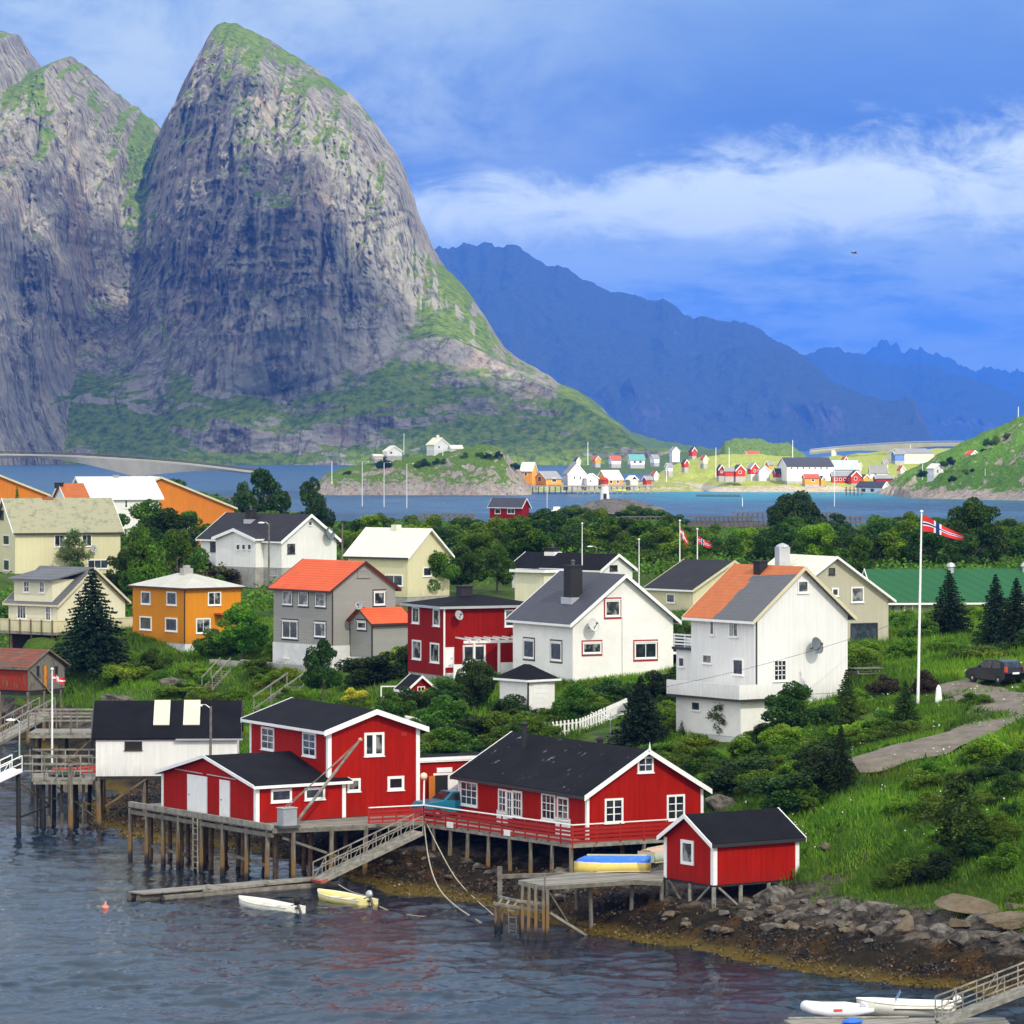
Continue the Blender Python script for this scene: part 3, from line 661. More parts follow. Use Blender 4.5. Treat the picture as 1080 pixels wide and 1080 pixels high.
shade_cloud([over(*wall_pt(px, py), 2300, r_, r_ * 0.8, r_ * 0.5) for (px, py, r_) in
       ((520, 440, 110), (590, 455, 90), (460, 450, 120), (655, 465, 60), (40, 330, 190), (20, 420, 200), (110, 380, 190), (180, 300, 130), (210, 390, 180), (235, 230, 110), (290, 260, 140), (250, 320, 150), (330, 330, 160), (370, 390, 150), (420, 420, 120), (270, 450, 170), (120, 450, 180), (-60, 350, 240), (110, 270, 100), (340, 250, 90), (390, 310, 90), (170, 220, 70), (60, 240, 90))], 5.0)
# ------------------------------------------------------------------ paints and stuffs
RED = boards('red_boards', (0.40, 0.011, 0.003), 0.16, var=0.2, wear=0.10, wearcol=(0.22, 0.012, 0.006))
RED2 = boards('deep_red_boards', (0.30, 0.009, 0.004), 0.15, var=0.2)
REDD = boards('weathered_red_boards', (0.33, 0.045, 0.02), 0.18, wear=0.5, wearcol=(0.2, 0.14, 0.1))
WHT = boards('white_boards', (0.86, 0.85, 0.80), 0.15, depth=0.35, var=0.09, wear=0.05, wearcol=(0.62, 0.60, 0.54))
WHP = plain('white_render', (0.85, 0.83, 0.76), var=0.09, scale=0.5)
CREAM = boards('cream_boards', (0.74, 0.68, 0.42), 0.15, depth=0.35, var=0.07)
CREAM2 = boards('pale_cream_boards', (0.78, 0.74, 0.52), 0.15, depth=0.35, var=0.07)
BEIGE = boards('beige_boards', (0.52, 0.49, 0.36), 0.15, depth=0.4, var=0.08)
GREY = boards('grey_boards', (0.34, 0.335, 0.30), 0.13, horiz=True, depth=0.4, var=0.07)
OCH = boards('orange_ochre_boards', (0.72, 0.27, 0.018), 0.15, depth=0.4, var=0.08)
ORG = boards('bright_orange_boards', (0.70, 0.22, 0.03), 0.15)
GRYB = boards('bare_grey_boards', (0.21, 0.20, 0.165), 0.16, wear=0.7, wearcol=(0.10, 0.095, 0.07))
TRIM = plain('white_paint', (0.87, 0.86, 0.82), var=0.06, scale=2.0, rough=0.5)
TRIMR = plain('red_paint', (0.36, 0.014, 0.007), var=0.12, rough=0.5)
TRIMB = plain('dark_brown_paint', (0.05, 0.022, 0.015), rough=0.5)
TRIMK = plain('dark_paint', (0.03, 0.03, 0.032), rough=0.5)
TRIMC = plain('cream_paint', (0.62, 0.56, 0.36), var=0.1, rough=0.5)
TRIMG = plain('olive_paint', (0.22, 0.20, 0.10), var=0.15)
FELT = roofing('black_felt_roofing', (0.0065, 0.0068, 0.0092), 'felt', 0.35, rough=0.9)
FELTW = roofing('scuffed_black_felt_roofing', (0.0068, 0.0070, 0.0095), 'felt', 0.35, stain=(0.20, 0.20, 0.22), stain_amt=0.03, rough=0.9)
SLATE = roofing('dark_tile_roofing', (0.018, 0.019, 0.024), 'tile', 0.2, 0.36)
GRYR = roofing('grey_metal_roofing', (0.055, 0.058, 0.075), 'metal', 0.1, 0.8, rough=0.65)
GRYR2 = roofing('slate_grey_roofing', (0.125, 0.13, 0.14), 'tile', 0.15, 0.4)
WHR = roofing('white_sheet_roofing', (0.72, 0.72, 0.70), 'metal', 0.04, 1.1, rough=0.5)
CRR = roofing('cream_sheet_roofing', (0.74, 0.70, 0.56), 'metal', 0.04, 1.1, rough=0.5)
HIPR = roofing('pale_grey_sheet_roofing', (0.50, 0.49, 0.42), 'metal', 0.1, 0.6, rough=0.55)
ORR = roofing('orange_tile_roofing', (0.62, 0.10, 0.028), 'tile', 0.10, 0.36)
RUST = roofing('rust_orange_tile_roofing', (0.42, 0.115, 0.03), 'tile', 0.15, 0.36)
RUSTD = roofing('rusty_brown_roofing', (0.20, 0.055, 0.03), 'tile', 0.35, 0.4, stain=(0.10, 0.07, 0.05), stain_amt=0.6)
GRN = roofing('green_sheet_roofing', (0.016, 0.105, 0.036), 'metal', 0.06, 1.2, rough=0.8)
LICH = roofing('lichen_covered_slate_roofing', (0.21, 0.22, 0.15), 'tile', 0.35, 0.5, stain=(0.33, 0.32, 0.20), stain_amt=0.9)
CONC = plain('concrete', (0.36, 0.35, 0.32), var=0.25, scale=1.0, bump=0.3)
CONW = plain('whitewashed_concrete', (0.68, 0.68, 0.64), var=0.15, scale=0.8)
WOOD = plain('silvered_timber', (0.155, 0.14, 0.11), var=0.45, scale=2.5, bump=0.5, stretch=(1, 1, 1))
WOODL = plain('pale_worn_timber', (0.25, 0.235, 0.19), var=0.5, scale=2.5, bump=0.4)
WOODB = plain('brown_stained_timber', (0.17, 0.105, 0.06), var=0.5, scale=2.5, bump=0.5)
WOODK = plain('tarred_timber', (0.025, 0.022, 0.02), var=0.5, scale=3)
m, n = new_mat('harbour_pile_timber')
o_ = n.obj(); z = n.sep(n.pos(), 2); a = n.noise(n.map(n.pos(), (6, 6, 0.8)), 1.5, 5, 0.65)
c = n.mix(n.step(a, 0.35, 0.65), (0.07, 0.06, 0.045), (0.21, 0.18, 0.13))
c = n.mix(n.step(n.math('ADD', z, a), 2.6, 1.7), c, (0.19, 0.11, 0.035))
c = n.mix(n.step(n.math('ADD', z, n.math('MULTIPLY', a, 0.6)), 1.0, 0.6), c, (0.022, 0.02, 0.015))
finish(n, col=c, rough=0.85, nrm=n.bump(a, 0.5, 0.03))
PILE = m
IRON = plain('dull_iron', (0.12, 0.12, 0.12), metal=0.6, rough=0.55)
ALU = plain('galvanised_metal', (0.50, 0.51, 0.52), metal=0.5, rough=0.45, var=0.1)
DISH = plain('grey_dish_paint', (0.36, 0.37, 0.36), rough=0.5, var=0.1)
DISHD = plain('dark_dish_paint', (0.12, 0.15, 0.15), rough=0.5, var=0.1)
BRICKK = plain('black_chimney_cladding', (0.018, 0.017, 0.018), var=0.4, scale=6, bump=0.4)
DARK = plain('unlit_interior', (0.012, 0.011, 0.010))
GLASS = glass_mat('window_glass', (0.014, 0.018, 0.022))
GLASSC = glass_mat('window_glass_with_curtains', (0.02, 0.026, 0.028), (0.28, 0.29, 0.27))
GLASSES = [GLASS, glass_mat('window_glass_half_curtained', (0.016, 0.02, 0.024), (0.17, 0.16, 0.14)), glass_mat('window_glass_sky_sheen', (0.03, 0.04, 0.055), (0.06, 0.08, 0.10)), GLASS]  # the bluish glass has a sky reflection put into its colour
ROPE = plain('worn_rope', (0.42, 0.38, 0.28), var=0.2)
BLACK = plain('black_rubber', (0.012, 0.012, 0.013))

# ------------------------------------------------------------------ house kit
class House:
    """A block standing on corner C (the corner nearest the camera). Local +x runs along the right-hand face,
    +y along the left-hand face. Sizes come from where its edges are seen, at the block's own distance."""
    def __init__(s, name, label, cat, cx, Y, zb, th, xl, xr, eave, apex, gable='R', L=None, W=None, H=None, parent=None, group=None):
        s.Cp = Vector(((cx - 540) * Y / F, Y, zb)); s.th = R(th); s.g = gable
        a = Vector((math.cos(s.th), math.sin(s.th))); b = Vector((-math.sin(s.th), math.cos(s.th)))
        def length(px, d):
            k = (px - 540) / F
            return (k * s.Cp.y - s.Cp.x) / (d.x - k * d.y)
        s.W = W if W is not None else length(xr, a)
        s.L = L if L is not None else length(xl, b)
        s.M = Matrix.Translation(s.Cp) @ Matrix.Rotation(s.th, 4, 'Z'); s.Mi = s.M.inverted()
        s.H = H if H is not None else CH - (eave - HZ) * Y / F - zb
        if gable == 'R': q = s.M @ Vector((s.W / 2, 0, 0))
        elif gable == 'L': q = s.M @ Vector((0, s.L / 2, 0))
        else: q = s.M @ Vector((s.W / 2, s.L / 2, 0))
        s.A = (CH - (apex - HZ) * q.y / F - zb) if apex else s.H
        if parent is None:
            s.root = empty(name, s.Cp, s.th, label, cat, group); s.mtx = None; s.Rw = s.M
        else:
            s.root = parent.root; s.mtx = parent.Rw.inverted() @ s.M; s.Rw = parent.Rw
        print('%-22s W%.1f L%.1f H%.1f A%.1f  base(%.1f,%.1f,%.1f) ground %.1f' % (name, s.W, s.L, s.H, s.A, s.Cp.x, s.Cp.y, zb, gz(s.Cp.x, s.Cp.y)))
    def mb(s): return MB(s.mtx)
    def tr(s, u, v_, z):                   # u across the gable, v along the ridge
        return (u, v_, z) if s.g in ('R', 'H', 'F') else (v_, u, z)
    def dims(s): return (s.W, s.L) if s.g in ('R', 'H', 'F') else (s.L, s.W)
    def walls(s, mat, base=None, base_h=0.0, base_mat=None, deep=1.5, top=None):
        w, l = s.dims(); H, A = s.H, s.A; lo = base_h
        bmesh_ = s.mb(); k = (A - H) / (w / 2) if s.g in ('R', 'L') else 0
        if s.g in ('R', 'L'):
            poly = [s.tr(0, 0, lo), s.tr(w, 0, lo), s.tr(w, 0, H + 0.03), s.tr(w / 2, 0, A + 0.03), s.tr(0, 0, H + 0.03)]
            bmesh_.prism(poly, s.tr(0, l, 0))
        else:
            bmesh_.box(0, 0, lo, s.W, s.L, H + (0.03 if s.g == 'H' else 0))
        o = bmesh_.build('wall', mat, s.root)
        if deep > 0 or base_h > 0:
            e = -0.04 if base_h <= 0 else 0.05
            s.mb().box(-e if e < 0 else -e, -e, -deep, s.W + e, s.L + e, lo if lo > 0 else -0.01).build('foundation', base_mat or CONC, s.root)
        return o
    def roof(s, mat, oh=0.35, og=0.3, t=0.14, barge=TRIM, bw=0.2, fascia=TRIM, corner=None, gutter=False):
        w, l = s.dims(); H, A = s.H, s.A
        if s.g in ('R', 'L'):
            k = (A - H) / (w / 2)
            e = H - oh * k
            sec = [(-oh, e + 0.02), (w / 2, A + 0.02), (w + oh, e + 0.02), (w + oh, e + t + 0.02), (w / 2, A + t + 0.02), (-oh, e + t + 0.02)]
            rb = s.mb()
            rb.prism([s.tr(a, -og, b) for a, b in sec], s.tr(0, l + 2 * og, 0))
            ro = rb.build('roof', mat, s.root)
            if barge:
                for v0 in (-og - 0.05, l + og):
                    b_ = s.mb(); o2 = oh + 0.02
                    e2 = H - o2 * k
                    for sg in (0, 1):
                        f = (lambda u: u) if sg == 0 else (lambda u: w - u)
                        pl = [(f(-o2), e2 + t + 0.05), (f(w / 2), A + t + 0.05), (f(w / 2), A + t + 0.05 - bw * 1.15), (f(-o2), e2 + t + 0.05 - bw * 1.15)]
                        b_.prism([s.tr(a, v0, c) for a, c in pl], s.tr(0, 0.05, 0))
                    b_.build('bargeboard', barge, s.root)
            if fascia:
                for u0 in (-oh - 0.05, w + oh):
                    z1 = e + t * 0.9
                    b_ = s.mb()
                    p0 = s.tr(u0, -og, z1 - 0.16); p1 = s.tr(u0 + 0.05, l + og, z1)
                    b_.box(min(p0[0], p1[0]), min(p0[1], p1[1]), p0[2], max(p0[0], p1[0]), max(p0[1], p1[1]), p1[2])
                    b_.build('fascia', fascia, s.root)
        elif s.g == 'H':
            W_, L_ = s.W, s.L
            rr = min(W_, L_) / 2
            if W_ <= L_: r0, r1 = (W_ / 2, rr), (W_ / 2, L_ - rr)
            else: r0, r1 = (rr, L_ / 2), (W_ - rr, L_ / 2)
            if r0 == r1: r1 = (r0[0] + 0.02, r0[1] + 0.02)
            b_ = s.mb(); H0 = H - 0.03
            vs = [(-oh, -oh, H0), (W_ + oh, -oh, H0), (W_ + oh, L_ + oh, H0), (-oh, L_ + oh, H0)]
            vs += [(x, y, H0 + t) for x, y, _ in vs] + [(r0[0], r0[1], A + t), (r1[0], r1[1], A + t)]
            if W_ <= L_: fs = [(4, 5, 8), (5, 6, 9, 8), (6, 7, 9), (7, 4, 8, 9)]
            else: fs = [(4, 5, 9, 8), (5, 6, 9), (6, 7, 8, 9), (7, 4, 8)]
            b_.add(vs, [(0, 3, 2, 1), (0, 1, 5, 4), (1, 2, 6, 5), (2, 3, 7, 6), (3, 0, 4, 7)] + fs)
            ro = b_.build('roof', mat, s.root)
            if fascia:
                b_ = s.mb(); q = oh + 0.03
                b_.box(-q - 0.04, -q - 0.04, H0 - 0.05, W_ + q + 0.04, -q, H0 + t * 0.9).box(-q - 0.04, -q, H0 - 0.05, -q, L_ + q, H0 + t * 0.9)
                b_.box(W_ + q, -q, H0 - 0.05, W_ + q + 0.04, L_ + q, H0 + t * 0.9).box(-q - 0.04, L_ + q, H0 - 0.05, W_ + q + 0.04, L_ + q + 0.04, H0 + t * 0.9)
                b_.build('fascia', fascia, s.root)
        else:
            ro = s.mb().box(-oh, -oh, H + 0.004, s.W + oh, s.L + oh, H + t).build('roof', mat, s.root)
            if fascia:
                b_ = s.mb(); q = oh
                b_.box(-q - 0.05, -q - 0.05, H - 0.1, s.W + q + 0.05, -q, H + t + 0.05).box(-q - 0.05, -q, H - 0.1, -q, s.L + q, H + t + 0.05).box(s.W + q, -q, H - 0.1, s.W + q + 0.05, s.L + q, H + t + 0.05)
                b_.build('fascia', fascia, s.root)
        s.ro = ro
        return ro
    def corners(s, mat=TRIM, w=0.13, z0=0.0, which='NLR'):
        H = s.H - 0.02
        d = 0.035
        if 'N' in which: s.mb().box(-d, -d, z0, w, 0.0, H).box(-d, 0.0, z0, 0.0, w, H).build('corner_board', mat, s.root)
        if 'R' in which: s.mb().box(s.W - w, -d, z0, s.W + d, 0.0, H).build('corner_board', mat, s.root)
        if 'L' in which: s.mb().box(-d, s.L - w, z0, 0.0, s.L + d, H).build('corner_board', mat, s.root)
    def hit(s, face, px, py):
        """local point where the sight line through a photo pixel meets a face; returns (s, z)"""
        o = s.Mi @ Vector((0, 0, CH)); d = (s.Mi.to_3x3() @ Vector(((px - 540) / F, 1.0, -(py - HZ) / F)))
        if face == 'R': t = -o.y / d.y; q = o + d * t; return q.x, q.z
        t = -o.x / d.x; q = o + d * t; return q.y, q.z
    def rect(s, face, x0, y0, x1, y1):
        ym = (y0 + y1) / 2
        a = s.hit(face, x0, ym)[0]; b = s.hit(face, x1, ym)[0]
        xm = (x0 + x1) / 2
        zt = s.hit(face, xm, y0)[1]; zb = s.hit(face, xm, y1)[1]
        return min(a, b), zb, max(a, b), zt
    def fbox(s, m_, face, a0, z0, a1, z1, d0, d1):
        """box on a face from depth d0 to d1 outwards"""
        if face == 'R': m_.box(a0, -d1, z0, a1, -d0, z1)
        else: m_.box(-d1, a0, z0, -d0, a1, z1)
    def window(s, face, x0, y0, x1, y1, cols=1, rows=1, frame=TRIM, fw=0.11, mw=0.045, pane=GLASS, local=None, outer=None, casements=1, name='window', label=None, sill=True):
        if pane is GLASS: pane = GLASSES[int(abs(x0 * 7 + y0 * 3)) % 4]
        a0, z0, a1, z1 = local or s.rect(face, x0, y0, x1, y1)
        f = s.mb(); d = 0.05
        s.fbox(f, face, a0, z0, a0 + fw, z1, 0, d); s.fbox(f, face, a1 - fw, z0, a1, z1, 0, d)
        s.fbox(f, face, a0 + fw, z1 - fw, a1 - fw, z1, 0, d); s.fbox(f, face, a0 + fw, z0, a1 - fw, z0 + fw, 0, d)
        gw = a1 - a0 - 2 * fw; gh = z1 - z0 - 2 * fw
        for i in range(1, cols):
            w_ = mw * 1.9 if casements > 1 and (i * casements) % cols == 0 else mw
            x = a0 + fw + gw * i / cols; s.fbox(f, face, x - w_ / 2, z0 + fw, x + w_ / 2, z1 - fw, 0, d - 0.012)
        for j in range(1, rows):
            zz = z0 + fw + gh * j / rows
            for i in range(cols):
                xa = a0 + fw + gw * i / cols + mw; xb = a0 + fw + gw * (i + 1) / cols - mw
                s.fbox(f, face, xa, zz - mw / 2, xb, zz + mw / 2, 0, d - 0.018)
        if sill: s.fbox(f, face, a0 - 0.04, z0 - 0.05, a1 + 0.04, z0 - 0.002, 0, d + 0.05)
        if outer is not None:
            s.fbox(f, face, a0 - 0.05, z1 + 0.002, a1 + 0.05, z1 + 0.07, 0, d + 0.04)
        fo = f.build(name, frame, s.root)
        if outer is not None:
            g_ = s.mb()
            for (p0, q0, p1, q1) in ((a0 - 0.09, z0 - 0.1, a0 - 0.002, z1 + 0.1), (a1 + 0.002, z0 - 0.1, a1 + 0.09, z1 + 0.1), (a0 - 0.09, z1 + 0.1, a1 + 0.09, z1 + 0.19), (a0 - 0.09, z0 - 0.19, a1 + 0.09, z0 - 0.1)):
                s.fbox(g_, face, p0, q0, p1, q1, 0, 0.03)
            g_.build('surround', outer, fo)
        p_ = s.mb(); s.fbox(p_, face, a0 + fw * 0.5, z0 + fw * 0.5, a1 - fw * 0.5, z1 - fw * 0.5, 0, 0.014)
        p_.build('pane', pane, fo)
        if label: fo['label'] = label
        return fo
    def door(s, face, x0, y0, x1, y1, mat=TRIM, frame=TRIM, glass=None, label=None, to_floor=False):
        a0, z0, a1, z1 = s.rect(face, x0, y0, x1, y1)
        if to_floor: z0 = 0.02
        f = s.mb(); s.fbox(f, face, a0, z0, a1, z1, 0, 0.035)
        for i in range(1, 6):
            x = a0 + (a1 - a0) * i / 6; s.fbox(f, face, x - 0.008, z0 + 0.1, x + 0.008, z1 - 0.1, 0.035, 0.043)
        do = f.build('door', mat, s.root)
        g_ = s.mb(); s.fbox(g_, face, a0 - 0.09, z0, a0 - 0.002, z1 + 0.09, 0, 0.05); s.fbox(g_, face, a1 + 0.002, z0, a1 + 0.09, z1 + 0.09, 0, 0.05); s.fbox(g_, face, a0 - 0.002, z1 + 0.002, a1 + 0.002, z1 + 0.09, 0, 0.05)
        g_.build('frame', frame, do)
        h = s.mb(); s.fbox(h, face, a1 - 0.16, (z0 + z1) / 2 - 0.05, a1 - 0.08, (z0 + z1) / 2, 0.035, 0.09)
        h.build('handle', IRON, do)
        if label: do['label'] = label
        return do
    def dish(s, face, px, py, r=0.42, mat=DISH, out=0.5):
        a, z_ = s.hit(face, px, py)
        nrm = Vector((0.25, -1, 0.35)) if face == 'R' else Vector((-1, -0.6, 0.35))
        c = Vector((a, -out, z_)) if face == 'R' else Vector((-out, a, z_))
        w = Vector((a, 0, z_ - 0.2)) if face == 'R' else Vector((0, a, z_ - 0.2))
        o = s.mb().dish(c, nrm, r, r * 0.28).build('satellite_dish', mat, s.root, smooth=True)
        s.mb().bar(w, c - nrm.normalized() * 0.05, 0.06).bar(c + Vector((0, 0, -r * 0.9)), c + nrm.normalized() * r * 0.9, 0.035).box(*(c + nrm.normalized() * r * 0.9 - Vector((0.06, 0.06, 0.06))), *(c + nrm.normalized() * r * 0.9 + Vector((0.06, 0.06, 0.06)))).build('bracket', IRON, o)
    def chimney(s, u, v_, w=0.7, h=1.2, mat=BRICKK, cap=True, flash=None, w2=None):
        """u, v as fractions of the roof plan"""
        W_, L_ = s.W, s.L; x, y = u * W_, v_ * L_; w2 = w2 or w
        ww, ll = s.dims(); uu = (x if s.g != 'L' else y)
        zr = s.A - abs(uu - ww / 2) * (s.A - s.H) / (ww / 2)
        b_ = s.mb().box(x - w / 2, y - w2 / 2, zr - 0.3, x + w / 2, y + w2 / 2, zr + h)
        b_.box(x - w / 2 - 0.06, y - w2 / 2 - 0.06, zr + h, x + w / 2 + 0.06, y + w2 / 2 + 0.06, zr + h + 0.1)
        o = b_.build('chimney', mat, s.ro)
        if cap: s_ = s.mb(); s_.lathe((x, y, zr + h + 0.1), [(0.12, 0), (0.12, 0.25), (0.2, 0.28), (0.02, 0.4)], 8).build('chimney_pot', IRON, s.root)
        if flash: s.mb().box(x - w / 2 - 0.14, y - w2 / 2 - 0.3, zr - 0.25, x + w / 2 + 0.14, y + w2 / 2 + 0.14, zr + 0.22).build('flashing', flash, s.root)
        return o
    def pipe(s, face, px, z0, z1, mat=TRIM, r=0.05):
        a = s.hit(face, px, 700)[0]
        c = (a, -0.1) if face == 'R' else (-0.1, a)
        s.mb().tube([(c[0], c[1], z0), (c[0], c[1], z1)], r, 6).build('downpipe', mat, s.root)

# piles and posts under a block
def pile(mb, x, y, z1, z0=None, r=0.11, lean=0.0):
    z0 = gz(x, y) - 0.4 if z0 is None else z0
    z0 = max(z0, -2.5)
    mb.tube([(x + lean, y, z0), (x + lean * 0.4, y, (z0 + z1) / 2), (x, y, z1)], [r * 1.12, r * 1.04, r], 8)
def D(px, Y): return (px - 540) * Y / F
def Zp(py, Y): return CH - (py - HZ) * Y / F
# ================================================================== the houses of the village
def at_y(h, px, face='L', py=700): return h.hit(face, px, py)[0]
def block(par, x, y, z, W_, L_, H_, A_, g):
    """a block of the same building placed in its parent's local frame"""
    b = object.__new__(House)
    b.Cp = par.M @ Vector((x, y, z)); b.th = par.th; b.g = g; b.W, b.L, b.H, b.A = W_, L_, H_, A_
    b.M = Matrix.Translation(b.Cp) @ Matrix.Rotation(b.th, 4, 'Z'); b.Mi = b.M.inverted()
    b.root = par.root; b.mtx = par.Rw.inverted() @ b.M; b.Rw = par.Rw
    return b

# --- 1 the long red quay house
q = House('harbour_house', 'long red quay house with black roof and white framed windows above the deck railing', 'house', 619, 201, 3.1, 30, 484, 741, 838, 793)
q.walls(RED, deep=0.25, base_mat=WOODK); q.roof(FELTW, 0.35, 0.35, bw=0.24, fascia=TRIMK)
q.corners()
q.window('L', 486, 824, 504, 850, 3, 3); q.window('L', 571.5, 837, 586, 865, 3, 3, name='window'); q.window('L', 541, 834, 551, 862, 3, 3)
q.window('L', 526, 832, 534.5, 857, 2, 3); q.door('L', 525.5, 856.5, 535, 868, to_floor=True); q.window('L', 588, 840.5, 600, 865, 2, 3); q.door('L', 587.5, 864.5, 601, 877, to_floor=True)
q.window('L', 534.5, 833.5, 541, 862, 2, 3)
q.window('R', 637.5, 842, 657, 868, 2, 3, casements=2); q.window('R', 703, 838, 722, 865, 2, 3, casements=2); q.window('R', 672, 798, 689, 815, 2, 2)
q.chimney(0.18, 0.86, 0.001, 0.001, cap=False) if False else None
s_ = q.mb().tube([(q.W * 0.36, q.L * 0.80, q.H + 1.0), (q.W * 0.36, q.L * 0.80, q.A + 0.75)], 0.17, 10).lathe((q.W * 0.36, q.L * 0.80, q.A + 0.75), [(0.17, 0), (0.24, 0.05), (0.24, 0.12), (0.03, 0.2)], 10)
s_.build('chimney', BRICKK, q.ro, smooth=False)
q.mb().tube([(q.W * 0.60, q.L * 0.42, q.A - 0.6), (q.W * 0.60, q.L * 0.42, q.A + 0.22)], 0.17, 10).lathe((q.W * 0.60, q.L * 0.42, q.A + 0.2), [(0.24, 0), (0.24, 0.1), (0.1, 0.2)], 10).build('roof_vent', BRICKK, q.ro)
q.mb().tube([(q.W / 2, -0.45, q.A + 0.1), (q.W / 2, -0.45, q.A + 0.55)], [0.07, 0.01], 6).build('finial', TRIM, q.root)
for k in (0.04, 0.47): 
    q.mb().box(-0.22, q.L * k, q.H - 0.12, -0.06, q.L * k + 0.25, q.H - 0.02).build('wall_lamp', TRIM, q.root)
q.mb().box(-0.30, q.L * 0.02, q.H - 0.22, -0.05, q.L * 0.02 + 0.2, q.H - 0.1).build('wall_lamp', TRIM, q.root)
qh = q

# --- 2 the small red boathouse on posts
q = House('boathouse', 'small red boathouse on pale posts, black roof with one plain side and a single window', 'boathouse', 752.6, 185, 2.55, 34, 701, 842, 889.5, 861, 'L')
q.walls(RED, deep=0.12, base_mat=WOODK); q.roof(FELT, 0.22, 0.28, t=0.1, bw=0.2, fascia=TRIMK); q.corners(w=0.2)
q.window('L', 718.5, 886, 732, 912, 1, 1, pane=GLASSC, fw=0.16, sill=False)
def legs(h, pts, mat=PILE, r=0.1, top=-0.1):
    for (x, y) in pts:
        w = h.M @ Vector((x, y, 0)); m_ = h.mb(); zl = min(gz(w.x, w.y) - 0.5 - h.Cp.z, -0.6)
        m_.tube([(x, y, zl), (x, y, top)], [r * 1.1, r], 7).build('leg', mat, h.root)
W_, L_ = q.W, q.L
legs(q, [(0.08, 0.08), (0.08, L_ * 0.5), (0.08, L_ - 0.1), (W_ * 0.33, 0.1), (W_ * 0.66, 0.1), (W_ - 0.1, 0.1), (W_ - 0.1, L_ - 0.1), (W_ * 0.5, L_ - 0.1)], WOODL, 0.11)
for (a, b) in (((0.05, L_ - 0.3, -0.1), (0.05, L_ * 0.52, -1.6)), ((0.05, 0.35, -0.1), (0.05, L_ * 0.48, -1.3)), ((0.35, 0.1, -0.12), (W_ * 0.30, 0.1, -1.1)), ((W_ - 1.0, 0.1, -0.12), (W_ * 0.68, 0.1, -0.9))):
    q.mb().bar(a, b, 0.10).build('brace', WOODL, q.root)
hut = q

# --- 3 the two storey red barn with its annex
q = House('quay_barn', 'two storey red barn with black roof, lettered white sign and low garage annex', 'barn', 346, 212, 3.2, 28, 264, 442, 771, 751)
q.walls(RED, deep=0.25, base_mat=WOODK); q.roof(FELT, 0.4, 0.4, bw=0.26, fascia=TRIM); q.corners(w=0.2)
q.window('L', 276, 767, 289.5, 791, 2, 3); q.window('L', 319.5, 772.5, 333.5, 798, 2, 3)
q.window('R', 384, 772.5, 405, 797.5, 2, 1, casements=2, fw=0.14, mw=0.11, pane=GLASSC); q.window('R', 408.5, 818.5, 426, 833.5, 1, 1, fw=0.15)
q.window('R', 366, 821, 380, 835, 1, 1, fw=0.13)
q.mb().box(q.W * 0.80, -0.03, q.H - 0.45, q.W * 0.86, 0.0, q.H - 0.25).build('wall_vent', TRIMR, q.root)
an = block(q, q.W + 0.003, 0.12, 0, 6.0, 2.3, 2.95, 2.95, 'F')
an.walls(RED, deep=0.2, base_mat=WOODK); an.roof(FELT, 0.12, 0, 0.12, fascia=TRIM)
an.mb().box(0.0, -0.2, 2.93, 6.1, -0.06, 3.12).build('parapet', TRIM, an.root)
a0, z0, a1, z1 = an.rect('R', 458.5, 817.5, 472, 850)
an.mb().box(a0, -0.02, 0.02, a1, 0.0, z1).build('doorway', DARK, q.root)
an.mb().box(a0 - 0.1, -0.06, z1 + 0.002, a1 + 1.0, -0.0, z1 + 0.12).box(a1 + 0.002, -0.05, 0.02, a1 + 0.95, 0.0, z1).build('door', TRIM, q.root)['label'] = 'white garage door leaf'
dr = an.mb().bar((a0 - 0.02, -0.04, 0.05 + z1 / 2), (a0 - 0.55, -0.42, 0.05 + z1 / 2), 0.05, z1 - 0.1)
do = dr.build('door', ORG, q.root); do['label'] = 'orange door standing open'
sg = an.rect('R', 460.5, 809.5, 476.5, 814.5)
an.mb().box(sg[0], -0.06, sg[1], sg[2], -0.0, sg[3]).build('sign_board', TRIM, q.root)
barn = q

# --- 4 the low red workshop
q = House('workshop', 'low red workshop with black roof and two white doors facing the quay edge', 'workshop', 270, 209, 3.2, 34, 171, 366, 829.5, 799, 'L')
q.W = min(q.W, 5.75)
q.walls(RED, deep=0.25, base_mat=WOODK); q.roof(FELT, 0.3, 0.3, t=0.12, bw=0.16, fascia=TRIM); q.corners(w=0.2)
q.door('L', 199, 819.5, 218, 857, to_floor=True); q.door('L', 233, 824.5, 242, 862, to_floor=True)
q.window('R', 285.5, 832, 307.5, 846, 1, 1, fw=0.13); q.window('R', 321, 830.5, 342.5, 843.5, 1, 1, fw=0.13)
q.mb().tube([(-0.06, q.L * 0.55, 2.3), (-0.06, q.L * 0.85, 2.35)], 0.03, 6).tube([(-0.06, q.L * 0.2, 2.25), (-0.06, q.L * 0.5, 2.3)], 0.03, 6).build('wall_pipe', ALU, q.root)
shop = q

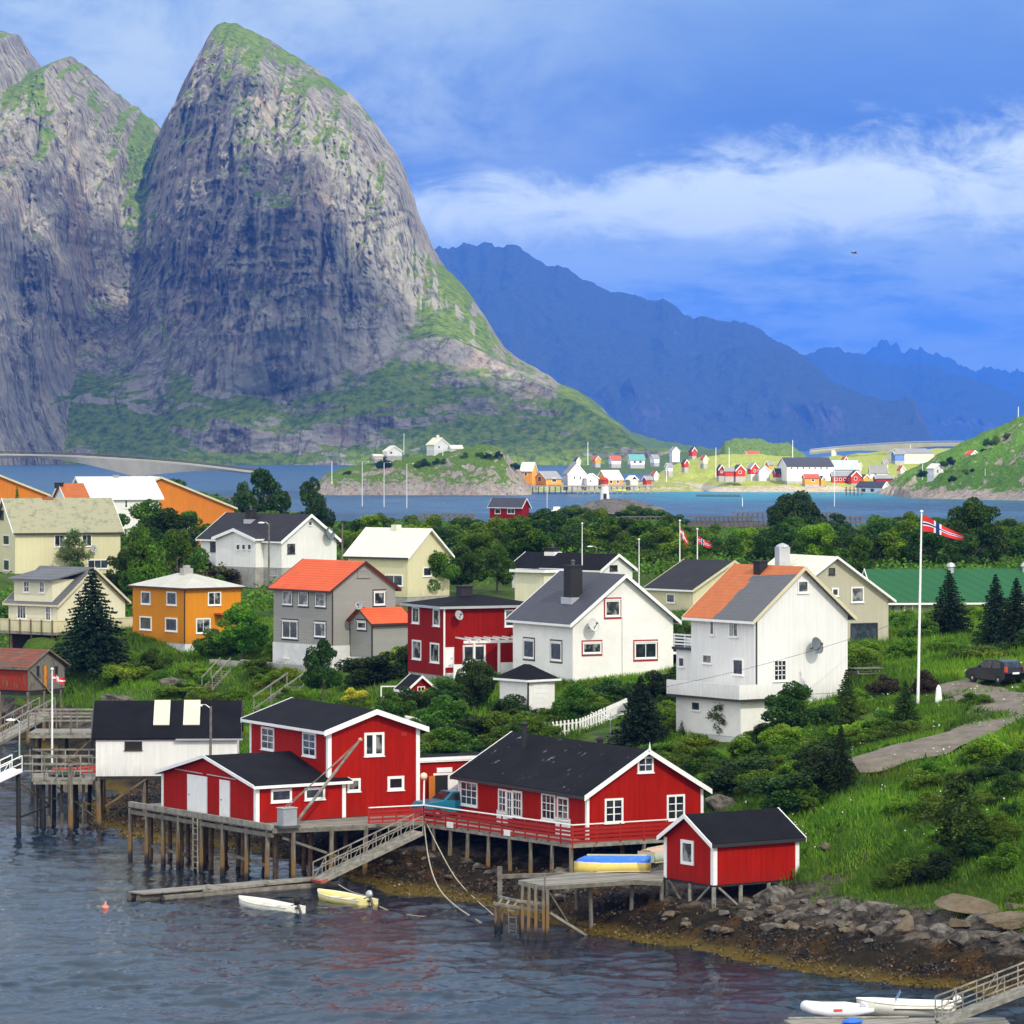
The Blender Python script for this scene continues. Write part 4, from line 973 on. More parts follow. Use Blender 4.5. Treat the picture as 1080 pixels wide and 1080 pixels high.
# --- 5 the white boathouse with the black roof
q = House('boathouse', 'white boathouse on piles with a big black roof and two pale skylights', 'boathouse', 101, 238, 3.25, 3, 90, 250, 779, 741, 'L', L=6.4)
q.walls(WHT, deep=0.2, base_mat=WOODK); q.roof(FELT, 0.15, 0.25, t=0.1, barge=TRIMK, bw=0.12, fascia=None)
q.window('R', 131.5, 782, 150, 791, 1, 1, frame=TRIMB, fw=0.05, pane=DARK)
k = math.atan2(q.A - q.H, q.L / 2)
for (x0, x1) in ((159, 176), (190.5, 208)):
    a0 = (x0 - 101) / 16.8 + 0.1; a1 = (x1 - 101) / 16.8 + 0.1
    m_ = q.mb(); f0, f1 = 0.30, 1.0
    y0, y1 = q.L / 2 * f0, q.L / 2 * f1 - 0.06
    zz = lambda y: q.H + (q.A - q.H) * y / (q.L / 2) + 0.145
    m_.prism([(a0, y0, zz(y0)), (a1, y0, zz(y0)), (a1, y1, zz(y1)), (a0, y1, zz(y1))], (0, 0, 0.05))
    m_.build('skylight', plain('ribbed_translucent_sheet', (0.62, 0.60, 0.44), var=0.1, scale=3, rough=0.4), q.ro)
for i in range(6):
    x = 0.5 + i * (1.55 if i < 5 else 1.5)
    q.mb().box(x, -0.1, q.H - 0.12, x + 0.12, 0.0, q.H - 0.02).build('bracket', TRIM, q.root)
q.mb().box(5.0, -0.30, q.H - 0.12, q.W + 0.35, -0.18, q.H - 0.02).build('gutter', ALU, q.root)
legs(q, [(0.15, 0.1), (0.15, 3.0), (0.15, 6.2), (3.0, 0.3), (6.0, 0.3), (8.6, 0.3), (3.0, 3.0), (6.0, 3.0), (8.6, 3.0), (4.5, 5.8), (8.6, 5.8)], PILE, 0.13)
q.mb().bar((3.2, 0.1, -0.15), (0.6, 0.1, -1.9), 0.12).build('brace', WOODB, q.root)
wboat = q

# --- 6 the rust roofed shed at the left edge
q = House('shed', 'old shed with rusty brown roof, red side wall and bare grey gable', 'shed', 29.5, 300, 4.6, 56, -130, 68, 704, 687, 'R', L=12.0)
q.walls(GRYB, deep=0.4, base_mat=WOODK); q.roof(RUSTD, 0.3, 0.3, barge=WOOD, bw=0.1, fascia=WOOD)
q.mb().box(-0.06, 0.0, 0, -0.002, q.L, q.H).build('side_wall', REDD, q.root)
q.window('R', 38, 702, 41.5, 716, 1, 1, frame=WOOD, fw=0.05, pane=DARK, sill=False); q.door('R', 46, 702, 49, 728, mat=OCH, frame=WOOD, to_floor=True); q.window('R', 57, 702, 61, 712, 1, 1, frame=WOOD, fw=0.05, pane=DARK, sill=False)
legs(q, [(0.1, 0.1), (0.1, 3), (0.1, 6), (0.1, 9), (2, 0.1), (4, 0.1)], PILE, 0.13)
q.mb().bar((0.2, -0.15, 1.6), (2.6, -0.15, -0.3), 0.09).build('brace', WOODL, q.root)

# --- 7 cream house with the roadside terrace
q = House('house', 'cream house with grey roof, wide dormer and a terrace with brown posts', 'house', 61, 330, 7.9, 50, 9, 132, 637, 600)
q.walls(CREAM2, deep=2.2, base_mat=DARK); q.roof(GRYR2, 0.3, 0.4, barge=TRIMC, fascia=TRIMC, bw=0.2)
y0, y1 = at_y(q, 55), at_y(q, 15)
zt = q.hit('L', 35, 611)[1]
dm = block(q, -0.012, y0, 1.0, q.W * 0.5, y1 - y0, zt - 1.0, zt - 1.0, 'F'); dm.walls(CREAM2, deep=0)
dm.mb().prism([(-0.55, -0.5, dm.H - 0.1), (-0.55, dm.L + 0.5, dm.H - 0.1), (dm.W, dm.L + 0.5, dm.H + 0.75), (dm.W, -0.5, dm.H + 0.75)], (0, 0, 0.14)).build('dormer_roof', GRYR2, q.root)
q.window('L', 25, 612.5, 31.5, 625, 2, 2); q.window('L', 41.5, 613, 47.5, 625.5, 2, 2)
q.window('L', 18, 637, 28, 653, 3, 1); q.window('L', 48, 638, 54, 655, 2, 2)
tb = q.mb().box(-2.6, -2.2, -0.25, q.W + 0.5, q.L + 6, -0.02); tb.build('terrace_floor', WOODL, q.root)
rl = q.mb().box(-2.62, -2.22, 0.0, -2.54, q.L + 6, 0.95).box(-2.54, -2.22, 0.0, q.W + 0.5, -2.14, 0.95).box(-2.66, -2.26, 0.95, -2.5, q.L + 6, 1.02).box(-2.5, -2.26, 0.95, q.W + 0.5, -2.1, 1.02)
rl.build('railing', CREAM, q.root)
for i in range(11):
    y = -2.2 + i * 1.35
    q.mb().box(-2.72, y, -0.2, -2.63, y + 0.11, 1.06).build('railing_post', WOODB, q.root)
for i in range(5): q.mb().box(-2.3, -1.8 + i * 2.6, -2.6, -2.1, -1.6 + i * 2.6, -0.25).build('terrace_post', WOODB, q.root)

# --- 8 big cream house under the lichen roof
q = House('house', 'large cream house under a grey-green lichen covered slate roof at the left edge', 'house', 16, 400, 9.6, 22, -20, 127, 561, 527, 'L', L=9.0)
q.walls(CREAM, deep=1.5); q.roof(LICH, 0.35, 0.3, barge=TRIM, bw=0.22, fascia=TRIMK)
q.window('R', 57, 564, 69, 577, 2, 1, pane=GLASSC); q.window('R', 86, 563.5, 97, 576.5, 2, 1); q.window('R', 92, 590, 114, 600, 3, 1)
q.window('L', 3.5, 564, 10, 575, 1, 1); q.window('L', 4, 590, 10, 602, 1, 1); q.window('L', -2, 538, 4, 548, 1, 1, frame=TRIMB)
q.dish('R', 97, 579, 0.42); q.mb().box(q.W * 0.36, q.L / 2 - 0.3, q.A - 0.3, q.W * 0.46, q.L / 2 + 0.35, q.A + 0.25).build('ridge_flashing', RUST, q.ro)

# --- 9 white house with the white sheet roof
q = House('house', 'white house with white sheet roof and rust red side roof behind the lichen roof', 'house', 93, 470, 10.0, 22, 72, 169, 525.5, 504, 'L', L=9.0)
q.walls(WHT, deep=2); q.roof(WHR, 0.35, 0.35, bw=0.25)
q.window('R', 131, 527, 135, 536, 1, 2); q.window('R', 150, 527, 158.5, 537, 2, 1)
q.chimney(0.52, 0.5, 0.6, 0.25, CONC, cap=False)
sb = House('side_wing', '', '', 70, 462, 10.0, 22, 49, 92, 525, 511, 'L', L=5.5, parent=q)
sb.walls(WHT, deep=0); sb.roof(RUST, 0.3, 0.3, bw=0.28); sb.chimney(-0.10, 0.45, 0.9, 0.3, BRICKK, cap=False)

# --- 10 storage halls in orange
q = House('storage_hall', 'large orange gabled storage hall rising behind the bushes and the white roof', 'hall', 92, 540, 8.2, 12, 60, 247, 536, 504, 'R', L=14)
q.walls(ORG, deep=1); q.roof(CRR, 0.4, 0.4, barge=TRIMC, bw=0.25)
q.mb().box(q.W * 0.55, -0.05, 3.2, q.W * 0.70, 0.0, 5.8).build('door', TRIMC, q.root)
q = House('storage_hall', 'orange gabled storage hall at the left edge behind the lichen roofed house', 'hall', -55, 540, 8.2, 12, -90, 50, 522, 501, 'R', L=14)
q.walls(ORG, deep=1); q.roof(CRR, 0.4, 0.4, barge=TRIMC, bw=0.25)

# --- 11 ochre house
q = House('house', 'square orange ochre house with a pale pyramid roof', 'house', 195, 320, 7.3, 37, 140, 254, 621, 606, 'H')
q.walls(OCH, deep=1.7, base_mat=CONW); q.roof(HIPR, 0.32, 0, t=0.1, fascia=TRIMB)
for r_ in ((149, 623.5, 159, 637.5), (176, 624, 186.5, 638.5), (147.5, 650, 160, 664.5), (174.5, 651.5, 187, 666)): q.window('L', *r_, 1, 1, fw=0.12, pane=GLASS)
q.window('R', 219, 624, 233, 638.5, 2, 1, pane=GLASSC); q.window('R', 206.5, 652, 222, 668, 2, 1, pane=GLASSC)
q.mb().box(q.W / 2 - 0.45, q.L / 2 - 0.35, q.A - 0.2, q.W / 2 + 0.45, q.L / 2 + 0.35, q.A + 0.55).box(q.W / 2 - 0.25, q.L / 2 - 0.2, q.A + 0.55, q.W / 2 + 0.25, q.L / 2 + 0.2, q.A + 0.8).build('chimney', CONC, q.ro)
q.mb().tube([(-0.07, -0.07, 0), (-0.07, -0.07, q.H)], 0.06, 6).build('downpipe', TRIMB, q.root)
q.mb().box(q.W * 0.52, -1.1, 2.35, q.W * 0.95, 0, 2.5).build('porch_roof', RUST, q.root)

# --- 12 white house with dark roof and cross gable
q = House('house', 'white house with black tiled roof, small cross gable and grey satellite dish', 'house', 297, 380, 10.3, 40, 212, 355, 570, 544)
q.walls(WHT, base_h=1.45, base_mat=CONC, deep=1.5); q.roof(SLATE, 0.35, 0.4, bw=0.28)
y0, y1 = at_y(q, 278), at_y(q, 236)
bz = block(q, -1.0, y0, 0, 4.6, y1 - y0, q.H + 0.05, q.hit('L', 257, 559)[1], 'L')
bz.walls(WHT, base_h=1.45, base_mat=CONC, deep=1.5); bz.roof(SLATE, 0.3, 0.3, bw=0.28)
for i in range(3):
    bz.window('L', 249.5 + i * 6.0, 574, 253 + i * 6.0, 580, 1, 1, fw=0.06)
bz.window('L', 223 + 50, 602, 282, 607, 1, 1) if False else None
q.window('L', 222, 571.5, 229.5, 582, 2, 3, frame=TRIMK, fw=0.07); q.window('R', 303, 573.5, 311, 584, 2, 3, frame=TRIMK, fw=0.07)
q.window('R', 325, 549, 329, 554.5, 1, 1, frame=TRIM, fw=0.06); q.window('L', 284, 600, 293, 607, 2, 1)
q.dish('R', 344, 563, 0.65, DISHD); q.chimney(0.36, 0.62, 0.8, 1.1, flash=ALU)

# --- 13 cream house with the pale roof
q = House('house', 'cream house with smooth off-white roof and one wide dark window', 'house', 430, 360, 9.6, 50, 367, 474, 587, 559)
q.walls(CREAM, deep=1.5); q.roof(CRR, 0.3, 0.35, bw=0.2, fascia=TRIMK)
q.window('L', 406, 606, 425, 618, 2, 1); q.mb().box(q.W / 2 - 0.4, q.L * 0.5, q.A - 0.3, q.W / 2 + 0.4, q.L * 0.5 + 0.6, q.A + 0.45).build('chimney', CRR, q.ro)
q.window('R', 446, 598, 455, 608, 1, 1)

# --- 14 grey house with orange roof
q = House('house', 'grey house with bright orange roof on a white basement', 'house', 349, 300, 6.7, 38, 288.5, 417, 622.5, 594)
q.walls(GREY, base_h=1.45, base_mat=CONW, deep=1.2); q.roof(ORR, 0.3, 0.35, barge=TRIMB, bw=0.12, fascia=TRIMB)
for r_ in ((298.5, 623, 308.5, 637.5), (315, 624, 325, 638.5), (333, 625, 343.5, 639.5), (332, 657, 343.5, 671.5)): q.window('L', *r_, 1, 1, outer=TRIMK, pane=GLASSC, fw=0.07)
q.window('L', 298, 655, 314, 673, 2, 1, outer=TRIMK, fw=0.07); q.window('L', 298.5, 683, 305.5, 694, 1, 1, fw=0.09)
q.window('R', 377, 601, 390, 609, 1, 3, frame=GREY, pane=GREY); q.window('R', 394, 624, 406, 638, 1, 1, outer=TRIMK, pane=GLASSC)
xa = q.hit('R', 369, 650)[0]
nx = block(q, xa, -3.0, 0.6, 3.7, 2.997, 3.1, 4.1, 'L')
zt = nx.hit('R', 400, 657)[1]; nx.H = zt; nx.A = zt + 1.0
nx.walls(GREY, deep=1.8, base_mat=CONW); nx.roof(ORR, 0.28, 0.3, barge=TRIMB, bw=0.12, fascia=TRIMB)
nx.window('L', 377, 655.5, 386.5, 663.5, 1, 1, outer=TRIMK); nx.corners(TRIMK, 0.06)
q.pipe('R', 350, 1.5, q.H, TRIMB); nx.dish('L', 384.5, 638.5, 0.35)

# --- 15 the dark red house in the middle
q = House('house', 'deep red house with shallow black hipped roof and a white pergola', 'house', 467, 270, 7.6, 25, 430, 566, 641, 629, 'H')
q.walls(RED2, deep=1.2); q.roof(FELT, 0.35, 0, t=0.14, fascia=ALU)
for r_ in ((435, 640, 442.5, 657.5), (457, 642, 464, 660.5), (435, 675, 444.5, 695.5), (454, 678, 463.5, 699)): q.window('L', *r_, 1, 1, fw=0.12, pane=GLASSC)
q.window('R', 532, 643, 545, 661, 1, 1, fw=0.12); q.window('R', 488, 680, 512, 698, 2, 1, fw=0.14); q.door('R', 470, 684, 477.5, 704)
q.pipe('R', 468, 0, q.H, TRIM, 0.07); q.dish('R', 480.5, 649, 0.36)
m_ = q.mb()
xs = [at_y(q, p_, 'R') for p_ in (486, 512, 537)]
for x in xs: m_.bar((x, -2.3, 0.3), (x, -2.3, 2.45), 0.14)
m_.bar((xs[0] - 0.8, -2.3, 2.5), (xs[2] + 0.6, -2.3, 2.5), 0.14, 0.2)
for i in range(7):
    x = xs[0] - 0.4 + i * (xs[2] - xs[0] + 0.6) / 6; m_.bar((x, -2.6, 2.66), (x, 0.0, 2.72), 0.08, 0.1)
m_.build('pergola', TRIM, q.root)
q.mb().box(0.2, -1.6, -0.6, xs[2] + 0.8, -0.003, 0.2).build('terrace', CONW, q.root)
q.mb().box(xs[1] + 0.1, -2.4, 0.21, xs[2] + 0.5, -2.34, 1.0).build('railing', TRIM, q.root); q.mb().box(0.1, -1.7, -0.6, 1.2, -1.62, 0.9).build('railing', TRIM, q.root)
q.chimney(0.42, 0.5, 0.9, 0.8, cap=False)

# playhouse in front of it
q = House('playhouse', 'tiny red playhouse with black roof among the garden bushes', 'playhouse', 430, 262, 6.1, 22, 420, 458, 727, 714)
q.walls(RED2, deep=0.6); q.roof(FELT, 0.2, 0.25, t=0.08, bw=0.16); q.window('R', 440, 724, 448, 731, 2, 1, fw=0.06)

# --- 16 the white house in the centre
q = House('house', 'white house with blue-grey roof, tall black chimney and dark red window surrounds', 'house', 604, 260, 7.5, 30, 541, 710, 656, 608)
q.walls(WHP, deep=1.3); q.roof(GRYR, 0.4, 0.4, bw=0.22)
for r_ in ((552.5, 675, 563.5, 694), (581, 677.5, 592.5, 696.5)): q.window('L', *r_, 1, 1, outer=TRIMB, fw=0.09)
q.window('R', 614.5, 678, 634, 689, 1, 1, outer=TRIMR, fw=0.09, pane=GLASSC); q.window('R', 638, 633, 654, 650, 1, 1, outer=TRIMR, fw=0.1, pane=GLASSC); q.window('R', 669, 677.5, 692.5, 694.5, 2, 1, outer=TRIMR, fw=0.1)
q.dish('R', 621, 659, 0.5, plain('pale_dish_paint', (0.6, 0.6, 0.57))); q.pipe('R', 656, 0.2, 4.7, TRIM, 0.035)
q.chimney(0.22, 0.36, 0.95, 2.35, flash=ALU); q.chimney_ = None
q.mb().box(q.W + 0.002, 1.0, 1.9, q.W + 2.2, 4.0, 2.05).box(q.W + 2.1, 1.0, 2.05, q.W + 2.2, 4.0, 2.9).build('balcony', TRIM, q.root)
# its garage
q = House('garage', 'small white garage with black hipped roof in front of the white house', 'garage', 557, 250, 6.5, 40, 527, 585, 718, 702, 'H')
q.walls(WHP, deep=0.8); q.roof(FELT, 0.25, 0, t=0.1)
a0, z0, a1, z1 = q.rect('R', 562, 722, 578, 742); g_ = q.mb(); g_.box(a0, -0.04, 0.05, a1, 0, z1)
for i in range(5): g_.box(a0 + 0.04, -0.06, 0.15 + i * (z1 - 0.1) / 5, a1 - 0.04, -0.04, 0.1 + (i + 1) * (z1 - 0.1) / 5)
g_.build('garage_door', TRIM, q.root); q.corners(TRIMK, 0.05, which='N')

# --- 17 dark roofed house behind
q = House('house', 'white gabled house with long black roof, half hidden behind the blue-grey roof', 'house', 633, 370, 8.8, 48, 540, 667, 601, 586)
q.walls(WHT, deep=1.5); q.roof(FELT, 0.35, 0.35, bw=0.26); q.window('R', 643, 596, 651, 602, 2, 1, frame=TRIMK)
q.chimney(0.5, 0.72, 0.9, 0.55, flash=TRIM)
q = House('house', 'pale yellow flat topped wing of a house with grey roof edge behind the red house', 'house', 574, 350, 9.0, 48, 543, 600, 603, None, 'F')
q.walls(CREAM2, deep=1.5); q.roof(GRYR2, 0.35, 0, t=0.12, fascia=TRIM); q.window('R', 580, 610, 588, 619, 1, 1)

# --- 18 yellow house with the dark roof
q = House('house', 'yellow house with dark grey roof and cream gable edge behind the balcony', 'house', 731, 335, 9.4, 40, 684, 812, 622, 593)
q.walls(CREAM, deep=1.5); q.roof(SLATE, 0.3, 0.35, barge=TRIMC, bw=0.2); q.window('L', 703, 626, 712, 636, 1, 1)

# --- 19 the tall white house with the two coloured roof
q = House('house', 'tall white house with half orange half grey roof, satellite dish and terrace', 'house', 795.5, 235, 8.45, 35, 729, 894, 652, 600)
q.walls(WHT, deep=2.6, base_mat=CONW)
m, n = new_mat('two_coloured_roof_tiles')
o_ = n.obj(); y_ = n.sep(o_, 1); z_ = n.sep(o_, 2); x_ = n.sep(o_, 0)
fl = n.math('FRACT', n.math('DIVIDE', z_, 0.19)); ln = n.step(fl, 0.25, 0.0)
snap = n.noise(n.comb(0.0, n.math('SNAP', y_, 0.4), n.math('SNAP', z_, 0.5)), 1.6, 2)
bnd = n.math('ADD', n.math('ADD', y_, n.math('MULTIPLY', n.math('SUBTRACT', snap, 0.5), 1.6)), n.math('MULTIPLY', n.step(z_, q.A - 0.55, q.A - 0.25), 4.0))
om = n.math('GREATER_THAN', bnd, q.L * 0.57)
nn = n.noise(o_, 2.0, 5, 0.6)
c = n.mix(om, n.mix(nn, (0.085, 0.09, 0.10), (0.12, 0.125, 0.135)), n.mix(nn, (0.36, 0.085, 0.018), (0.56, 0.17, 0.05)))
c = n.mix(n.math('MULTIPLY', ln, 0.3), c, (0.05, 0.04, 0.035))
finish(n, col=c, rough=0.8, nrm=n.bump(ln, 0.4, 0.03))
q.roof(m, 0.4, 0.4, barge=TRIMC, bw=0.22, fascia=TRIM)
for r_ in ((749, 651.5, 753.5, 670), (741, 690, 751, 700), (773, 695, 784, 712)): q.window('L', *r_, 1, 1, fw=0.08)
q.window('L', 769, 653, 779, 672, 2, 1, fw=0.08, pane=GLASSC); q.window('R', 841, 612, 852.5, 625.5, 1, 1, frame=TRIM, fw=0.1, pane=GLASSC); q.window('R', 815.5, 695.5, 829.5, 718.5, 3, 4, fw=0.1)
q.dish('R', 855, 681, 0.55, DISHD); q.chimney(0.44, 0.55, 0.65, 0.7, cap=False); q.pipe('R', 797, 0, q.H, TRIMK, 0.045)
bs = House('basement', '', '', 781, 231.3, 6.2, 35, 713, 832, 736, None, 'F', parent=q)
bs.H = 8.40 - 6.2
bs.walls(WHP, deep=1.2, base_mat=CONW); 
bs.mb().box(-0.5, -0.5, bs.H + 0.003, bs.W + 0.2, bs.L + 0.3, bs.H + 0.14).build('terrace', CONC, q.root)
bs.mb().box(-0.52, -0.52, bs.H + 0.145, bs.W + 0.2, -0.44, bs.H + 1.02).box(-0.52, -0.44, bs.H + 0.145, -0.44, bs.L + 0.3, bs.H + 1.02).build('parapet', WHT, q.root)
bs.mb().box(-0.56, -0.56, bs.H + 0.0, bs.W + 0.2, -0.53, bs.H + 0.145).box(-0.56, -0.52, bs.H + 0.0, -0.53, bs.L + 0.3, bs.H + 0.145).build('terrace_edge', TRIMK, q.root)
bs.window('L', 729.5, 740, 738.5, 749.5, 1, 1, frame=TRIM, fw=0.06)
ax = block(q, 0.5, q.L + 0.003, -0.1, 4.0, 2.2, 3.0, 3.0, 'F'); ax.H = ax.hit('L', 720, 685)[1]
ax.walls(WHT, deep=2.2, base_mat=CONW); ax.mb().box(-0.25, -0.05, ax.H, 4.1, 2.35, ax.H + 0.16).build('balcony_floor', TRIMK, q.root)
m_ = ax.mb()
for zz in (0.3, 0.5, 0.7, 0.9): m_.box(-0.2, 0.0, ax.H + zz, -0.16, 2.3, ax.H + zz + 0.1)
for yy in (0.05, 1.1, 2.2): m_.box(-0.16, yy, ax.H + 0.16, -0.1, yy + 0.08, ax.H + 1.0)
m_.build('balcony_railing', TRIM, q.root); ax.window('L', 716, 693, 722, 703.5, 1, 1, fw=0.07)
tall = q

# --- 20 beige house
q = House('house', 'beige gabled house with cream roof and wide dark window behind the tall white house', 'house', 823, 275, 9.2, 25, 770, 937, 634, 589)
q.walls(BEIGE, deep=1.4, base_mat=CONW); q.roof(CRR, 0.4, 0.4, barge=TRIM, bw=0.16)
q.window('R', 897.5, 619, 911, 635.5, 1, 1, fw=0.1, pane=GLASSC); q.window('R', 877, 620, 884.5, 629, 1, 1); q.window('R', 874, 599, 880.5, 606, 1, 1, frame=TRIMK, fw=0.06)
q.window('R', 897, 657, 925.5, 677, 4, 1, frame=TRIMK, fw=0.08)
q.mb().box(q.W * 0.25, q.L * 0.55, q.A - 1.6, q.W * 0.25 + 0.9, q.L * 0.55 + 0.7, q.A + 0.75).lathe((q.W * 0.25 + 0.45, q.L * 0.55 + 0.35, q.A + 0.75), [(0.5, 0), (0.45, 0.12), (0.2, 0.24), (0.01, 0.3)], 10).build('chimney', ALU, q.ro)

# --- 21 the long green roof
q = House('house', 'long low house under a bright green sheet roof behind the spruces', 'house', 926, 312, 9.2, 5, 905, 1190, 634, 602, 'L', L=9)
q.walls(CREAM2, deep=1.4); q.roof(GRN, 0.5, 0.3, barge=TRIM, bw=0.16)
q.mb().box(0.02, -0.04, 0.0, 5.5, -0.002, q.H - 0.03).build('front_panel', GREY, q.root)
q.window('R', 941, 636, 951.5, 652, 1, 1, frame=TRIMB, fw=0.14, local=None); q.window('R', 953.5, 636.5, 963, 648, 2, 1); q.window('R', 1018, 640, 1034, 652, 2, 1); q.window('R', 1060, 640, 1075, 652, 2, 1)
for f_ in (0.33, 0.63): q.mb().lathe((q.W * f_, q.L * 0.45, q.A - 0.2), [(0.25, 0), (0.25, 0.5), (0.4, 0.55), (0.3, 0.8), (0.05, 0.9)], 10).build('roof_vent', ALU, q.ro)
q.mb().box(0.5, -1.6, -0.3, 4.2, -0.1, -0.05).box(0.5, -1.6, -0.3, 4.2, -1.52, 0.5).build('porch', plain('blue_grey_paint', (0.35, 0.38, 0.45)), q.root)

# the red and grey hut by the channel
q = House('cabin', 'small red cabin with grey roof standing beyond the trees by the water', 'cabin', 550, 980, 4.8, 50, 516.5, 558, 534, 526)
q.walls(RED2, deep=1); q.roof(GRYR, 0.4, 0.5, bw=0.3); q.window('L', 522, 536.5, 528, 542, 1, 1); q.window('L', 535, 536.5, 543, 542, 2, 1)
# ================================================================== quays, decks, gangways, boats
def poly_deck(name, label, pts, z, t=0.2, mat=WOODL, part='deck', parent=None, edge=WOOD):
    if parent is None: parent = empty(name, (pts[0][0], pts[0][1], z), 0, label, 'deck')
    o = Vector((parent.location.x, parent.location.y, parent.location.z))
    MB().prism([(x - o.x, y - o.y, z - t - o.z) for x, y in pts], (0, 0, t)).build(part, mat, parent)
    return parent
def planks(name_mat, col):
    m, n = new_mat(name_mat); o_ = n.pos(); x = n.sep(o_, 0); y = n.sep(o_, 1)
    s = n.math('ADD', n.math('MULTIPLY', x, 0.5), n.math('MULTIPLY', y, -0.866))
    fr = n.math('FRACT', n.math('DIVIDE', s, 0.16)); gr = n.step(fr, 0.14, 0.0)
    rd = n.node('ShaderNodeTexWhiteNoise', {'W': n.math('FLOOR', n.math('DIVIDE', s, 0.16))}, noise_dimensions='1D')
    f = n.math('ADD', n.math('MULTIPLY', rd, 0.4), n.math('MULTIPLY', n.noise(o_, 1.2, 5, 0.65), 0.7))
    c = n.mix(n.step(f, 0.3, 0.8), tuple(k * 0.6 for k in col), tuple(min(1, k * 1.25) for k in col))
    c = n.mix(n.math('MULTIPLY', gr, 0.7), c, (0.02, 0.018, 0.015))
    finish(n, col=c, rough=0.85, nrm=n.bump(gr, -0.5, 0.02)); return m
PLANK = planks('grey_deck_planks', (0.235, 0.22, 0.18))
def add_piles(par, pts, z1, mat=PILE, r=0.12, name='pile'):
    o = par.location
    for (x, y) in pts:
        m_ = MB(); zb = max(gz(x, y) - 0.4, -2.2)
        m_.tube([(x - o.x + random.uniform(-.1, .1), y - o.y, zb - o.z), (x - o.x, y - o.y, z1 - o.z)], [r * 1.1, r], 8)
        m_.build(name, mat, par)
def lerp(a, b, t): return (a[0] + (b[0] - a[0]) * t, a[1] + (b[1] - a[1]) * t)
def w2(h, x, y): q_ = h.M @ Vector((x, y, 0)); return (q_.x, q_.y)
def pz2(px, py, z): q_ = PZ(px, py, z); return (q_.x, q_.y)

# quay under the workshop and the barn
p1, p2 = w2(shop, -0.55, 13.6), w2(shop, -0.55, -2.7)
p3, p4 = pz2(388, 871, 3.1), pz2(447, 868, 3.1)
p5 = w2(barn, barn.W + 6.5, 0.5); p6 = w2(barn, barn.W + 6.0, 6); p7 = w2(barn, 1.0, 11.5); p8 = w2(shop, 4, 13.6)
quay = poly_deck('quay', 'grey timber quay on tall piles carrying the red workshop and barn', [p1, p2, p3, p4, p5, p6, p7, p8], 3.17, 0.18, PLANK)
quay['category'] = 'quay'
o = quay.location
def edge_beam(par, a, b, z, w=0.22, h=0.3, mat=WOODL, name='edge_beam'):
    o = par.location; MB().bar((a[0] - o.x, a[1] - o.y, z - o.z), (b[0] - o.x, b[1] - o.y, z - o.z), w, h).build(name, mat, par)
edge_beam(quay, p1, p2, 3.22); edge_beam(quay, p2, p3, 3.0, 0.16, 0.22, WOOD); edge_beam(quay, p1, p2, 2.78, 0.2, 0.22, WOOD)
pl = [lerp(p1, p2, t) for t in (0.005, 0.13, 0.245, 0.36, 0.47, 0.52, 0.67, 0.83, 0.97)] + [lerp(p2, p3, t) for t in (0.22, 0.62, 0.98)]
add_piles(quay, pl, 2.98, r=0.13)
inner = []
for i in range(4):
    for j in range(5):
        a = lerp(lerp(p1, p8, (i + 0.7) / 4), lerp(p2, p4, (i + 0.7) / 4), (j + 0.3) / 5); inner.append((a[0], a[1]))
add_piles(quay, inner, 2.98, WOODB, 0.13)
for (a, b, za, zb) in ((lerp(p2, p3, 0.1), lerp(p2, p3, 0.9), 2.6, 1.0), (lerp(p1, p2, 0.1), lerp(p1, p2, 0.4), 1.0, 0.8), (lerp(p1, p2, 0.7), lerp(p1, p2, 0.98), 1.3, 1.0)):
    MB().bar((a[0] - o.x, a[1] - o.y + 0.4, za - o.z), (b[0] - o.x, b[1] - o.y + 0.4, zb - o.z), 0.14).build('brace', WOOD, quay)
# ladder
a = lerp(p1, p2, 0.50); lx, ly = a[0] - o.x - 0.18, a[1] - o.y - 0.15
m_ = MB(); dxl, dyl = (p2[0] - p1[0]), (p2[1] - p1[1]); ln = math.hypot(dxl, dyl); dxl /= ln; dyl /= ln
for sg in (-0.25, 0.25): m_.bar((lx + dxl * sg, ly + dyl * sg, -3.2), (lx + dxl * sg, ly + dyl * sg, -0.1), 0.07)
for i in range(9): m_.bar((lx - dxl * 0.25, ly - dyl * 0.25, -2.9 + i * 0.32), (lx + dxl * 0.25, ly + dyl * 0.25, -2.9 + i * 0.32), 0.05)
m_.build('ladder', WOODL, quay)

